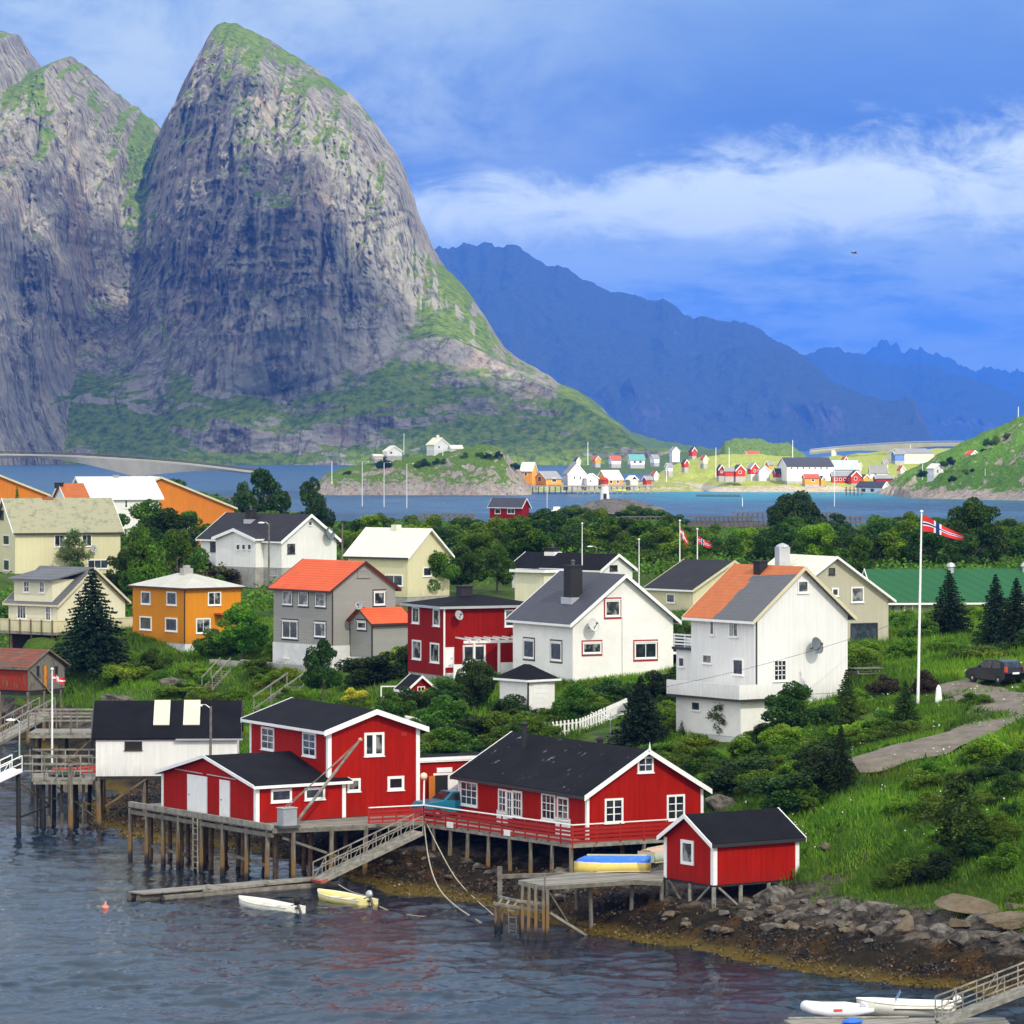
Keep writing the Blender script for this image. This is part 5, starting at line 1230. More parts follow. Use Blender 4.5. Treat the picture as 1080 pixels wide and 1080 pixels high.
# terrace round the long red house, with its red railing
t0 = w2(qh, -1.45, -0.95); t1 = w2(qh, qh.W + 0.1, -0.95); t2 = pz2(447, 868, 3.05); t3 = pz2(389, 871, 3.05)
t4 = w2(qh, 0.5, qh.L + 3); t5 = w2(qh, qh.W, qh.L)
ter = poly_deck('terrace', 'timber terrace on piles with red railing around the long red quay house', [t0, t1, t5, t4, t2], 3.05, 0.2, PLANK)
o = ter.location
def railing(par, a, b, z, n_, top=TRIM, body=TRIMR, first=True, hgt=0.98):
    o = par.location
    A_ = Vector((a[0] - o.x, a[1] - o.y, z - o.z)); B_ = Vector((b[0] - o.x, b[1] - o.y, z - o.z)); up = Vector((0, 0, 1))
    for i in range(0 if first else 1, n_ + 1):
        q_ = A_.lerp(B_, i / n_); MB().bar(q_ + up * -0.25, q_ + up * hgt, 0.09).build('railing_post', body, par)
    d_ = (B_ - A_).normalized(); nrm = Vector((d_.y, -d_.x, 0)) * 0.05
    for k_, (h_, t_) in enumerate(((0.12, 0.13), (0.34, 0.13), (0.56, 0.13), (0.76, 0.14))):
        MB().bar(A_ + up * h_ + nrm, B_ + up * h_ + nrm, 0.025, t_).build('rail', body, par)
    MB().bar(A_ + up * (hgt + 0.02), B_ + up * (hgt + 0.02), 0.13, 0.05).build('top_rail', top, par)
    MB().bar(A_ + up * -0.14 + nrm, B_ + up * -0.14 + nrm, 0.04, 0.14).build('edge_board', WOODL, par)
railing(ter, t2, t0, 3.05, 13); railing(ter, t0, t1, 3.05, 6, first=False); railing(ter, t3, t2, 3.05, 4)
for (f_, w_) in ((0.17, 0.75), (0.56, 0.7)):
    a = lerp(t2, t0, f_); b = lerp(t2, t0, f_ + w_ / 17); MB().bar((a[0] - o.x - 0.07, a[1] - o.y - 0.07, 0.12), (b[0] - o.x - 0.07, b[1] - o.y - 0.07, 0.12), 0.02, 0.32).build('notice_board', TRIM, ter)
add_piles(ter, [lerp(t2, t0, t) for t in (0.07, 0.19, 0.31, 0.45, 0.59, 0.73, 0.87, 0.99)] + [lerp(t0, t1, t) for t in (0.5, 0.85)], 2.85, PILE, 0.11)
add_piles(ter, [w2(qh, 2.5, y_) for y_ in (0.5, 3.5, 6.5, 9.5, 12.5)] + [w2(qh, 5.5, y_) for y_ in (0.5, 4.5, 8.5)], 2.85, WOODB, 0.12)

# gangway down to the raft
def gangway(name, label, A, B, w=1.0, hgt=0.95, mat=WOODL, nb=8, cat='gangway', foot=None):
    A = Vector(A); B = Vector(B); r_ = empty(name, A, 0, label, cat); B = B - A; A = Vector((0, 0, 0))
    d_ = (B - A).normalized(); sd = Vector((d_.y, -d_.x, 0)).normalized() * w / 2; up = Vector((0, 0, 1))
    for s_ in (-1, 1):
        MB().bar(A + sd * s_, B + sd * s_, 0.09, 0.2).build('stringer', mat, r_)
        MB().bar(A + sd * s_ + up * hgt, B + sd * s_ + up * hgt, 0.06, 0.06).bar(A + sd * s_ + up * hgt * 0.5, B + sd * s_ + up * hgt * 0.5, 0.04, 0.05).build('handrail', mat, r_)
        for i in range(nb + 1):
            q_ = A.lerp(B, i / nb) + sd * s_; MB().bar(q_, q_ + up * hgt, 0.05).build('baluster', mat, r_)
        for i in range(0, nb, 2):
            MB().bar(A.lerp(B, i / nb) + sd * s_, A.lerp(B, (i + 1) / nb) + sd * s_ + up * hgt, 0.03).build('brace', mat, r_)
    MB().bar(A + up * 0.06, B + up * 0.06, w - 0.1, 0.05).build('walkway', mat, r_)
    if foot: MB().bar(A - d_ * 0.1, A + d_ * 0.35, w + 0.1, 0.16).build('foot_plate', foot, r_)
    return r_
g0 = PZ(335, 929, 0.55); g1 = PZ(441, 878, 2.85)
gangway('gangway', 'grey timber gangway sloping from the red railing down to the raft', g0, g1, 1.1, mat=WOODL, foot=plain('faded_red_paint', (0.4, 0.09, 0.05)))

# timber raft
ra = empty('raft', PZ(150, 951, 0.1), 0, 'long weathered timber raft floating below the gangway', 'raft')
A = Vector((0, 0, 0)); B = PZ(357, 934, 0.1) - ra.location
d_ = (B - A).normalized(); sd = Vector((-d_.y, d_.x, 0))
for i, (off, zz, l0, l1) in enumerate(((0.0, 0.05, 0.10, 1.0), (0.45, 0.1, 0.0, 0.97), (0.9, 0.08, 0.03, 1.0), (1.35, 0.1, 0.0, 0.96), (1.8, 0.06, 0.02, 0.99))):
    MB().tube([A.lerp(B, l0) + sd * off + Vector((0, 0, zz)), A.lerp(B, (l0 + l1) / 2) + sd * (off + 0.05) + Vector((0, 0, zz)), A.lerp(B, l1) + sd * off + Vector((0, 0, zz))], 0.21, 9).build('log', WOOD, ra)
for (a_, b_) in ((0.0, 0.42), (0.43, 0.72), (0.73, 0.99)):
    MB().bar(A.lerp(B, a_) + sd * 0.7 + Vector((0, 0, 0.38)), A.lerp(B, b_) + sd * 0.8 + Vector((0, 0, 0.38)), 1.5, 0.06).build('plank_deck', PLANK, ra)
MB().bar(A.lerp(B, 0.30) + Vector((0, 0, 0.30)), A.lerp(B, 0.9) + sd * 0.1 + Vector((0, 0, 0.46)), 0.16, 0.14).build('fender_beam', WOODL, ra)
for f_ in (0.33, 0.62, 0.97): MB().tube([A.lerp(B, f_) + Vector((0, 0, 0.4)), A.lerp(B, f_) + Vector((0, 0, 0.62))], [0.16, 0.13], 8).build('bollard', WOODL, ra)

# boats
def hull(Lb, Bm, Hh, mat, name, par, rim=None, inner=None, upside=False, rimmat=None, ns=15, transom=0.75, keel=0.25):
    """open boat, bow at +x; outer skin, inner skin and gunwale in one closed mesh"""
    secs = []
    for i in range(ns):
        t = i / (ns - 1); x = -Lb / 2 + Lb * t
        bw_ = Bm / 2 * (transom + (1 - transom) * math.sin(math.pi * min(t / 0.55, 1) / 2)) * (1 - max(0, (t - 0.55) / 0.45) ** 2.2) + 0.015
        sh = Hh * (1 + 0.28 * max(0, (t - 0.3) / 0.7) ** 2)
        kz = 0.0 + Hh * 0.45 * max(0, (t - 0.82) / 0.18) ** 1.6
        secs.append((x, bw_, sh, kz))
    prof = [(1.0, 1.0), (0.97, 0.62), (0.80, 0.22), (0.42, 0.04), (0, 0.0)]
    V, Fc = [], []
    k = len(prof)
    def ring(x, bw_, sh, kz, inn):
        pts = []
        for s_ in (1, -1):
            pr = prof if s_ == 1 else prof[::-1][1:]
            for (a, b) in pr:
                yy = a * bw_ * (0.93 if inn else 1); zz = kz + (sh - kz) * b
                if inn: zz = max(zz, kz + 0.09) if b < 0.99 else zz
                pts.append((x * (0.975 if inn else 1), s_ * yy if a else 0.0, zz))
        return pts
    for inn in (False, True):
        for s in secs: V += ring(*s, inn)
    m_ = 2 * k - 1
    for sI in (0, 1):
        b0 = sI * ns * m_
        for i in range(ns - 1):
            for j in range(m_ - 1):
                f = (b0 + i * m_ + j, b0 + i * m_ + j + 1, b0 + (i + 1) * m_ + j + 1, b0 + (i + 1) * m_ + j)
                Fc.append(f if sI == 0 else f[::-1])
    N = ns * m_
    for i in range(ns - 1):
        for j in (0, m_ - 1):
            Fc.append((i * m_ + j, (i + 1) * m_ + j, N + (i + 1) * m_ + j, N + i * m_ + j))
    for j in range(m_ - 1):
        for i in (0, ns - 1): Fc.append((i * m_ + j, i * m_ + j + 1, N + i * m_ + j + 1, N + i * m_ + j))
    o_ = MB().add(V, Fc).build(name, mat, par, smooth=True)
    rl_ = MB()
    for s_ in (1, -1): rl_.tube([(x, s_ * bw_, sh) for (x, bw_, sh, kz) in secs], 0.03, 6)
    rl_.build('gunwale', rimmat or mat, par)
    return secs
def outboard(par, x, tilt=25, scale=1.0, cowl=BLACK):
    mt = Matrix.Translation((x, 0, 0.55)) @ Matrix.Rotation(R(tilt), 4, 'Y') @ Matrix.Scale(scale, 4)
    o_ = MB(mt).lathe((-0.15, 0, 0.05), [(0.10, 0), (0.17, 0.05), (0.19, 0.2), (0.16, 0.34), (0.05, 0.40)], 10, (1.25, 0.8)).build('outboard_motor', cowl, par, smooth=True)
    MB(mt).box(-0.2, -0.05, -0.6, -0.1, 0.05, 0.06).box(-0.28, -0.015, -0.75, -0.06, 0.015, -0.5).box(-0.12, -0.12, -0.1, 0.06, 0.12, -0.02).build('shaft', IRON, o_)
    MB(mt).bar((0, 0, 0.15), (0.4, 0, 0.25), 0.04).build('tiller', BLACK, o_)
def rowboat(label, a, b, Lb, mat, cowl, rim, group='small boats moored at the raft'):
    """a is the photo pixel of the bow, b of the stern, both on the water"""
    A = PZ(*a, 0.0); B = PZ(*b, 0.0); mid = (A + B) / 2; d_ = (A - B); rz = math.atan2(d_.y, d_.x)
    r_ = empty('motor_boat', (mid.x, mid.y, -0.10), rz, label, 'boat', group)
    secs = hull(Lb, 1.55, 0.52, mat, 'hull', r_, rimmat=rim)
    for (x_, w_) in ((-Lb * 0.28, 1.25), (0.0, 1.35), (Lb * 0.24, 1.05)):
        MB().box(x_ - 0.14, -w_ / 2, 0.34, x_ + 0.14, w_ / 2, 0.38).build('thwart', rim, r_)
    MB().box(-Lb / 2 + 0.02, -0.5, 0.12, Lb / 2 * 0.55, 0.5, 0.15).build('floor_boards', WOODL, r_)
    MB().box(-Lb / 2 - 0.03, -0.58, 0.12, -Lb / 2 + 0.03, 0.58, 0.56).build('transom', mat, r_)
    outboard(r_, -Lb / 2 - 0.05, 30, 1.0, cowl)
    return r_
GELW = plain('aged_white_gelcoat', (0.78, 0.76, 0.66), var=0.12, rough=0.35, scale=2)
GELY = plain('pale_yellow_gelcoat', (0.78, 0.68, 0.28), var=0.1, rough=0.35, scale=2)
bA = rowboat('white open motor boat with black outboard beside the raft', (244, 955), (321, 967), 4.9, GELW, BLACK, GELW)
bB = rowboat('pale yellow open motor boat with grey outboard beside the raft', (325, 947), (400, 960), 4.7, GELY, ALU, GELW)
# buoy
r_ = empty('buoy', PZ(111, 960, 0.0), 0, 'small round pinkish red buoy floating on the open water', 'buoy')
MB().lathe((0, 0, -0.12), [(0.02, 0), (0.16, 0.06), (0.21, 0.2), (0.17, 0.34), (0.05, 0.41), (0.04, 0.46)], 12).build('float', plain('buoy_pink', (0.85, 0.22, 0.15), rough=0.4), r_, smooth=True)
MB().tube([(0, 0.0, 0.34), (0.05, 0, 0.40), (0, 0, 0.44)], 0.02, 6).build('eye', TRIM, r_)
# mooring lines
def rope(label, pts, r=0.025, name='mooring_rope', mat=ROPE, cat='rope', group=None):
    P_ = [Vector(p) for p in pts]; out = []
    for i in range(len(P_) - 1):
        p0, p1_, p2_, p3_ = P_[max(i - 1, 0)], P_[i], P_[i + 1], P_[min(i + 2, len(P_) - 1)]
        for k in range(8):
            t = k / 8
            out.append(0.5 * ((2 * p1_) + (-p0 + p2_) * t + (2 * p0 - 5 * p1_ + 4 * p2_ - p3_) * t * t + (-p0 + 3 * p1_ - 3 * p2_ + p3_) * t ** 3))
    out.append(P_[-1])
    return tag(MB().tube(out, r, 6).build(name, mat), label, cat, group)
rope('thick mooring rope hanging from the terrace railing into the water, left one', [PZ(447, 866, 3.1), P(452, 905, 204), P(462, 935, 200), P(480, 955, 196), PZ(510, 975, 0.05)], 0.035)
rope('mooring rope running from the terrace railing over the rocks to the water, right one', [PZ(449, 866, 3.1), P(462, 893, 205), P(480, 925, 203), P(500, 947, 199), PZ(524, 968, 0.05)], 0.03)
rope('white rope trailing on the water behind the yellow motor boat', [PZ(400, 956, 0.3), PZ(415, 962, 0.04), PZ(440, 966, 0.04), PZ(465, 968, 0.04)], 0.025)
rope('rope from the raft to the stern of the yellow motor boat', [PZ(357, 933, 0.5), PZ(372, 941, 0.25), PZ(392, 946, 0.4)], 0.025)

# hoist with its grey cabinet
hb = PZ(303, 873, 3.17)
hc = empty('hoist', hb, R(34), 'quay hoist with grey cabinet and slanting pale boom before the red workshop', 'hoist')
MB().box(-0.45, -0.35, 0.12, 0.42, 0.35, 1.05).box(-0.49, -0.39, 1.05, 0.46, 0.39, 1.12).build('cabinet', plain('grey_enamel', (0.33, 0.35, 0.36), rough=0.45), hc, bevel=0.02)
MB().box(-0.6, -0.4, 0.0, 0.6, 0.4, 0.12).build('base', IRON, hc)
tip = PZ(380, 780, 3.17); tip = P(380, 780, hb.y + 1.2)
def loc(e, w): return e_inv(e) @ Vector(w)
def e_inv(e): return (Matrix.Translation(e.location) @ Matrix.Rotation(e.rotation_euler.z, 4, 'Z')).inverted()
T = loc(hc, tip); b0 = Vector((0.45, 0.0, 0.15))
MB().tube([b0, b0.lerp(T, 0.5), T], [0.09, 0.085, 0.06], 8).build('boom', WOODL, hc)
MB().tube([Vector((0.0, 0, 1.12)), T], 0.025, 5).tube([Vector((-0.2, 0, 1.12)), T - (T - b0) * 0.1], 0.02, 5).build('stay_wire', WOODL, hc)
MB().lathe(T, [(0.03, -0.1), (0.12, -0.05), (0.12, 0.05), (0.03, 0.1)], 8).build('pulley', plain('faded_pink_paint', (0.6, 0.35, 0.28)), hc)

# posts with lamps
def pole(name, label, cat, base, hgt, r=0.08, mat=WOOD, lamp=None, group=None, arm=0.6, side=-1):
    e_ = empty(name, base, 0, label, cat, group)
    MB().tube([(0, 0, -0.3), (0, 0, hgt * 0.5), (0.02, 0, hgt)], [r, r * 0.9, r * 0.7], 8).build('pole', mat, e_)
    if lamp == 'arm':
        MB().tube([(0, 0, hgt - 0.1), (side * arm * 0.5, 0, hgt + 0.1), (side * arm, 0, hgt + 0.1)], 0.03, 6).build('arm', ALU, e_)
        MB().lathe((side * (arm + 0.2), 0, hgt), [(0.06, 0.14), (0.20, 0.09), (0.22, 0.02), (0.08, 0.0)], 10, (1.4, 0.7)).build('lamp_head', TRIM, e_)
    if lamp == 'globe':
        MB().lathe((0, 0, hgt), [(0.03, 0), (0.16, 0.06), (0.21, 0.2), (0.16, 0.34), (0.03, 0.4)], 12).build('globe', plain('milky_glass', (0.8, 0.66, 0.45), rough=0.3), e_, smooth=True)
    return e_
pole('lamp_post', 'tall grey wooden lamp post standing before the white workshop doors', 'lamp post', PZ(222, 859, 3.17), 6.1, 0.09, WOOD, 'arm', arm=0.55)
pole('lamp_post', 'white lamp post with a round globe at the terrace corner by the barn', 'lamp post', PZ(447, 864, 3.17), 2.2, 0.06, TRIM, 'globe')

# --- lower dock with the upturned boats
f0, f1, f2 = pz2(573, 934, 2.62), pz2(669, 928, 2.62), pz2(699, 929.5, 2.62)
k0, k1 = pz2(548, 928, 2.62), pz2(608, 920, 2.62); k2 = (f2[0] + 0.3, k1[1] + 1.0)
ld = poly_deck('boat_dock', 'grey boat dock on crooked posts with fender posts, left of the small red boathouse', [k0, f0, f1, f2, k2, k1], 2.62, 0.14, PLANK)
ld['category'] = 'dock'; o = ld.location
edge_beam(ld, f0, f1, 2.5, 0.14, 0.2, WOOD); edge_beam(ld, f1, f2, 2.5, 0.14, 0.2, WOOD); edge_beam(ld, k0, f0, 2.5, 0.14, 0.22, WOODL)
a, b = pz2(527, 925.5, 2.5), pz2(606, 921, 2.6); edge_beam(ld, a, b, 2.55, 0.22, 0.2, WOOD)
add_piles(ld, [pz2(622, 931, 2.5), pz2(667, 929, 2.5), pz2(698, 930, 2.5), (k1[0], k1[1] + 0.5), (k2[0], k2[1])], 2.5, WOOD, 0.1)
def up_post(par, px, ptop, pbot, Yp, r=0.07, mat=PILE, name='fender_post'):
    o = par.location; t_ = P(px, ptop, Yp); b_ = P(px, pbot, Yp); b_.z = -0.9
    MB().bar(Vector((t_.x + random.uniform(-.05, .05), t_.y, b_.z)) - o, t_ - o, r * 2).build(name, mat, par)
for px, pt in ((551, 932), (558, 933), (565, 934), (573, 934), (577.5, 938)): up_post(ld, px, pt, 990, f0[1] - 0.15 + (565 - px) * 0.02, 0.075)
up_post(ld, 527, 914, 985, 188.5, 0.12, WOOD); 
for px in (523, 529, 549): up_post(ld, px, 957, 985, 187.2, 0.065)
for (x0, y0, x1, y1, Ya, Yb_) in ((521, 953, 577, 962, 187.3, 184.0), (527, 946, 573, 956, 188.3, 184.6), (545, 950, 577, 953, 184.4, 184.2)):
    MB().bar(P(x0, y0, Ya) - o, P(x1, y1, Yb_) - o, 0.12).build('cross_beam', WOODL, ld)
for i in range(6):
    MB().bar(P(530 + i * 8, 947 + i * 1.6, 188.2 - i * 0.55) - o, P(526 + i * 8, 953 + i * 1.4, 187 - i * 0.5) - o, 0.10, 0.04).build('plank', WOODL, ld)
m_ = MB()
for sx in (536.5, 544.5): m_.bar(P(sx, 955, 186) - o, P(sx, 984, 186) - o, 0.06)
for i in range(4): m_.bar(P(536.5, 960 + i * 7, 186) - o, P(544.5, 961 + i * 7, 186) - o, 0.05)
m_.build('ladder', WOODL, ld)
MB().bar(P(580, 963, 184.2) - o, P(622, 989, 186) - o, 0.13).build('brace', WOODL, ld)
MB().bar(P(578, 940, 184.6) - o, P(598, 972, 186) - o, 0.1).build('brace', WOOD, ld)
MB().bar(P(583, 937, 184.8) - o, P(604, 934, 187) - o, 0.3, 0.05).build('plank', WOODL, ld)
up_post(ld, 574.5, 923, 930, 184.2, 0.05, WOOD)
# upturned boat
ubp = PZ(646, 920, 2.62)
ub = empty('rowing_boat', (ubp.x, ubp.y + 0.6, 2.62 + 0.86), R(4), 'upturned rowing boat with yellow sides and a bright blue bottom on the dock', 'boat')
m, n = new_mat('yellow_hull_blue_bottom')
o_ = n.obj(); z_ = n.sep(o_, 2); nn = n.noise(o_, 3, 4)
bb = n.math('ADD', z_, n.math('MULTIPLY', nn, 0.06))
c = n.mix(n.step(bb, -0.26, -0.28), (0.02, 0.16, 0.62), (0.70, 0.60, 0.55)); c = n.mix(n.step(bb, -0.31, -0.33), c, (0.76, 0.58, 0.13))
c = n.mix(n.math('MULTIPLY', n.step(nn, 0.5, 0.7), 0.25), c, (0.3, 0.3, 0.25)); finish(n, col=c, rough=0.55)
hb_ = MB()
def flip_hull(par, Lb, Bm, Hh, mat):
    t_ = empty('tmp'); hull(Lb, Bm, Hh, mat, 'hull', t_, rimmat=TRIMC)
    for ch in list(t_.children):
        me = ch.data
        for v_ in me.vertices: v_.co = (v_.co.x, -v_.co.y, -v_.co.z)
        me.update(); ch.parent = par
    bpy.data.objects.remove(t_)
    MB().box(-Lb / 2 - 0.01, -Bm * 0.34, -Hh, -Lb / 2 + 0.03, Bm * 0.34, -0.1).build('transom', mat, par)
    MB().box(-Lb * 0.45, -0.03, -0.01, Lb * 0.33, 0.03, 0.06).build('keel', TRIMC, par)
flip_hull(ub, 3.85, 1.5, 0.72, m)
ub.rotation_euler = (0, 0, R(176)); ub.location.z = 2.62 + 0.78
ub.data if False else None
ubp = PZ(692, 918, 2.62)
ub2 = empty('rowing_boat', (ubp.x + 0.25, ubp.y + 2.2, 2.62 + 0.95), R(60), 'faded pink and green upturned dinghy beside the small red boathouse', 'boat')
m, n = new_mat('faded_dinghy_paint'); o_ = n.obj(); z_ = n.sep(o_, 2)
finish(n, col=n.mix(n.step(z_, -0.16, -0.2), (0.52, 0.36, 0.26), (0.42, 0.47, 0.36)), rough=0.7)
flip_hull(ub2, 2.9, 1.4, 0.65, m)
for e_ in (ub, ub2):
    MB().box(-1.0, -0.8, -0.95, -0.85, 0.8, -0.72).build('trestle', WOOD, e_); MB().box(0.75, -0.7, -0.95, 0.9, 0.7, -0.72).build('trestle', WOOD, e_)

# --- floating dock, inflatable and skiff at the lower right
fl0 = PZ(826, 1075, 0.35)
fd = empty('floating_dock', fl0, 0, 'weathered floating dock at the bottom right with boats lying against it', 'dock')
MB().prism([(0, -0.2, -0.1), (0.6, -2.6, -0.1), (9.2, -2.2, -0.1), (9.2, 0.5, -0.1), (0.8, 0.35, -0.1)], (0, 0, 0.1)).build('deck', PLANK, fd)
for (y_, x0) in ((0.3, 0.7), (-0.9, 0.2), (-2.2, 0.5)): MB().tube([(x0, y_, -0.33), (9.2, y_, -0.33)], 0.22, 9).build('float_log', WOOD, fd)
MB().tube([(0.2, 0.1, 0.02), (5.2, 0.25, 0.05)], 0.06, 6).build('edge_pole', WOODL, fd)
rb = empty('inflatable_boat', PZ(885, 1072, 0.2), R(8 + 180), 'white inflatable dinghy with a red mark at the floating dock', 'boat')
RIBM = plain('white_rubber_tube', (0.80, 0.80, 0.82), rough=0.45, var=0.04)
pts = [(-1.35, 0.55, 0.30), (-0.4, 0.60, 0.28), (0.6, 0.58, 0.30), (1.15, 0.40, 0.38), (1.42, 0.0, 0.46), (1.15, -0.40, 0.38), (0.6, -0.58, 0.30), (-0.4, -0.60, 0.28), (-1.35, -0.55, 0.30)]
MB().tube(pts, [0.08] + [0.24] * 7 + [0.08], 12).build('tube', RIBM, rb, smooth=True)
MB().box(-1.2, -0.5, 0.10, 1.0, 0.5, 0.16).build('floor', DISH, rb); MB().box(-1.12, -0.5, 0.10, -1.04, 0.5, 0.52).build('transom', RIBM, rb)
MB().box(0.05, 0.80, 0.33, 0.42, 0.85, 0.43).build('mark', plain('red_mark', (0.6, 0.08, 0.04)), rb)
sk = empty('skiff', PZ(955, 1073, 0.0), R(12), 'white skiff with dark stripe and small clear windscreen beside the gangway foot', 'boat')
sk.rotation_euler = (0, 0, R(176))
hull(4.1, 1.6, 0.62, GELW, 'hull', sk, rimmat=TRIM)
MB().box(-1.9, -0.815, 0.42, 0.5, -0.79, 0.47).box(-1.9, 0.79, 0.42, 0.5, 0.815, 0.47).build('stripe', BLACK, sk)
MB().box(0.7, -0.55, 0.42, 1.6, 0.55, 0.66).build('foredeck', GELW, sk); MB().box(0.0, -0.35, 0.2, 0.45, 0.35, 0.72).build('console', TRIM, sk, bevel=0.03)
m, n = new_mat('blue_tinted_screen'); finish(n, col=(0.25, 0.5, 0.75), rough=0.1, alpha=0.55)
MB().add([(0.42, -0.4, 0.7), (0.42, 0.4, 0.7), (0.2, 0.34, 1.1), (0.2, -0.34, 1.1), (0.45, -0.4, 0.7), (0.45, 0.4, 0.7), (0.23, 0.34, 1.1), (0.23, -0.34, 1.1)], [(0, 1, 2, 3), (4, 7, 6, 5), (0, 4, 5, 1), (1, 5, 6, 2), (2, 6, 7, 3), (3, 7, 4, 0)]).build('windscreen', m, sk)
MB().box(-1.2, -0.65, 0.34, -0.9, 0.65, 0.4).build('thwart', WOODL, sk); outboard(sk, -2.1, 15, 0.8, TRIM)
bt = empty('tarpaulin_bundle', PZ(899, 1079, 0.37), 0.3, 'small folded bright blue tarpaulin bundle on the floating dock', 'tarpaulin')
MB().lathe((0, 0, 0), [(0.34, 0), (0.4, 0.06), (0.33, 0.13), (0.12, 0.2), (0.02, 0.2)], 9, (1.2, 0.7)).build('folded_sheet', plain('blue_tarpaulin', (0.02, 0.14, 0.6), rough=0.5), bt)
gangway('gangway', 'pale timber gangway with open railing at the lower right corner', PZ(990, 1079, 0.55), PZ(990, 1079, 0.55) + Vector((8.6, 1.4, 3.05)), 1.0, 1.0, WOODL, 10)

# --- jetties at the left edge
lj = empty('jetty', P(98, 822, 237), 0, 'old grey jetty with lattice railing left of the white boathouse', 'jetty'); o = lj.location
a0 = P(98, 822, 236.5); a1 = P(22, 822, 236.5)
MB().prism([a0 - o + Vector((0, -0.2, -0.12)), a1 - o + Vector((0.8, -0.2, -0.12)), a1 - o + Vector((0.2, 4.6, -0.12)), a0 - o + Vector((0, 4.6, -0.12))], (0, 0, 0.12)).build('deck', PLANK, lj)
for yy in (-0.25, 4.5):
    for zz in (0.55, 1.0, 1.5): MB().bar(a0 - o + Vector((0, yy, zz)), a1 - o + Vector((0.2, yy, zz)), 0.05, 0.10).build('rail', WOODL, lj)
    for i in range(7): q_ = (a0 - o).lerp(a1 - o, i / 6); MB().bar(q_ + Vector((0, yy, -0.1)), q_ + Vector((0, yy, 1.55)), 0.08).build('railing_post', WOODL if i % 2 else WOOD, lj)
for i in range(4):
    x_ = -2.3 + i * 0.55; MB().bar(a1 - o + Vector((3.9 + x_, -0.3, 0.0)), a1 - o + Vector((3.5 + x_ * 0.8 + (0.5 if i % 2 else 0), -0.3, 0.75)), 0.06).build('lattice', WOODL, lj)
MB().bar(a0 - o + Vector((0, -0.22, -0.2)), a1 - o + Vector((0.8, -0.22, -0.2)), 0.12, 0.18).build('edge_beam', WOODL, lj)
add_piles(lj, [((a0.x + a1.x) / 2 + dx_, a0.y + dy_) for dx_, dy_ in ((0.8, 0), (-0.9, 0.3), (0.9, 2.4), (-0.5, 2.6), (-1.6, 2.2), (1.6, 4.2), (-1.5, 4.3))], 3.1, WOODK, 0.13)
add_piles(lj, [(D(74, 233.5), 233.5)], 4.3, PILE, 0.15); add_piles(lj, [(D(103, 236), 236)], 3.1, PILE, 0.15)
MB().bar(P(22, 826, 236) - o, P(52, 849, 238) - o, 0.09).build('brace', WOODB, lj); MB().bar(P(20, 862, 234) - o, P(52, 850, 238) - o, 0.12).build('brace', WOODK, lj)
add_piles(lj, [(D(19, 234), 234)], 4.65, WOODK, 0.15, 'mooring_pile')
gangway('gangway', 'white painted metal gangway with handrails at the far left below the jetty', P(-60, 848, 230), P(18, 812, 234), 1.0, 0.9, TRIM, 6)
uj = empty('jetty', P(96, 773, 262), 0, 'upper wooden jetty with railing beyond the left end of the white boathouse', 'jetty'); o = uj.location
b0_ = P(97, 773, 262); b1_ = P(30, 773, 262)
MB().prism([b0_ - o + Vector((0, 0, -0.15)), b1_ - o + Vector((0, 0, -0.15)), b1_ - o + Vector((0, 4, -0.15)), b0_ - o + Vector((0, 4, -0.15))], (0, 0, 0.15)).build('deck', PLANK, uj)
for yy in (0.0, 3.9):
    for zz in (0.85, 1.35): MB().bar(b0_ - o + Vector((0, yy, zz)), b1_ - o + Vector((0, yy, zz)), 0.06, 0.12).build('rail', WOODL, uj)
    for i in range(4): q_ = (b0_ - o).lerp(b1_ - o, i / 3); MB().bar(q_ + Vector((0, yy, -0.1)), q_ + Vector((0, yy, 1.45)), 0.1).build('railing_post', WOOD, uj)
MB().bar(b0_ - o + Vector((0, -0.1, -0.25)), b1_ - o + Vector((0, -0.1, -0.25)), 0.14, 0.2).build('edge_beam', WOODL, uj)
add_piles(uj, [(b0_.x + dx_, 262 + dy_) for dx_, dy_ in ((-0.3, 0.1), (-2.2, 0.1), (-4.1, 0.1), (-0.3, 3.8), (-2.2, 3.8), (-4.1, 3.8))], 4.0, WOODK, 0.14)
gangway('gangway', 'grey timber gangway climbing from the left edge up to the upper jetty', P(-25, 793, 262), P(50, 752, 275), 1.2, 1.1, WOODL, 8)
rbt = empty('motor_boat', P(80, 800, 252), R(5), 'red hulled boat lying ashore between the two left jetties', 'boat'); rbt.location.z = 1.9
hull(3.2, 1.4, 0.65, plain('red_hull_paint', (0.45, 0.025, 0.012)), 'hull', rbt, rimmat=TRIMR); MB().box(-0.5, -0.6, 0.4, -0.2, 0.6, 0.45).build('thwart', WOODL, rbt)
MB().box(-1.2, -0.5, -0.9, 1.0, -0.35, 0.0).box(-1.2, 0.35, -0.9, 1.0, 0.5, 0.0).build('cradle', WOOD, rbt)
def lamp2(): return pole('lamp_post', 'slim post with a white lamp head above the left gangway', 'lamp post', P(20.5, 806, 236), 2.7, 0.05, ALU, 'arm', arm=0.35)
lamp2()

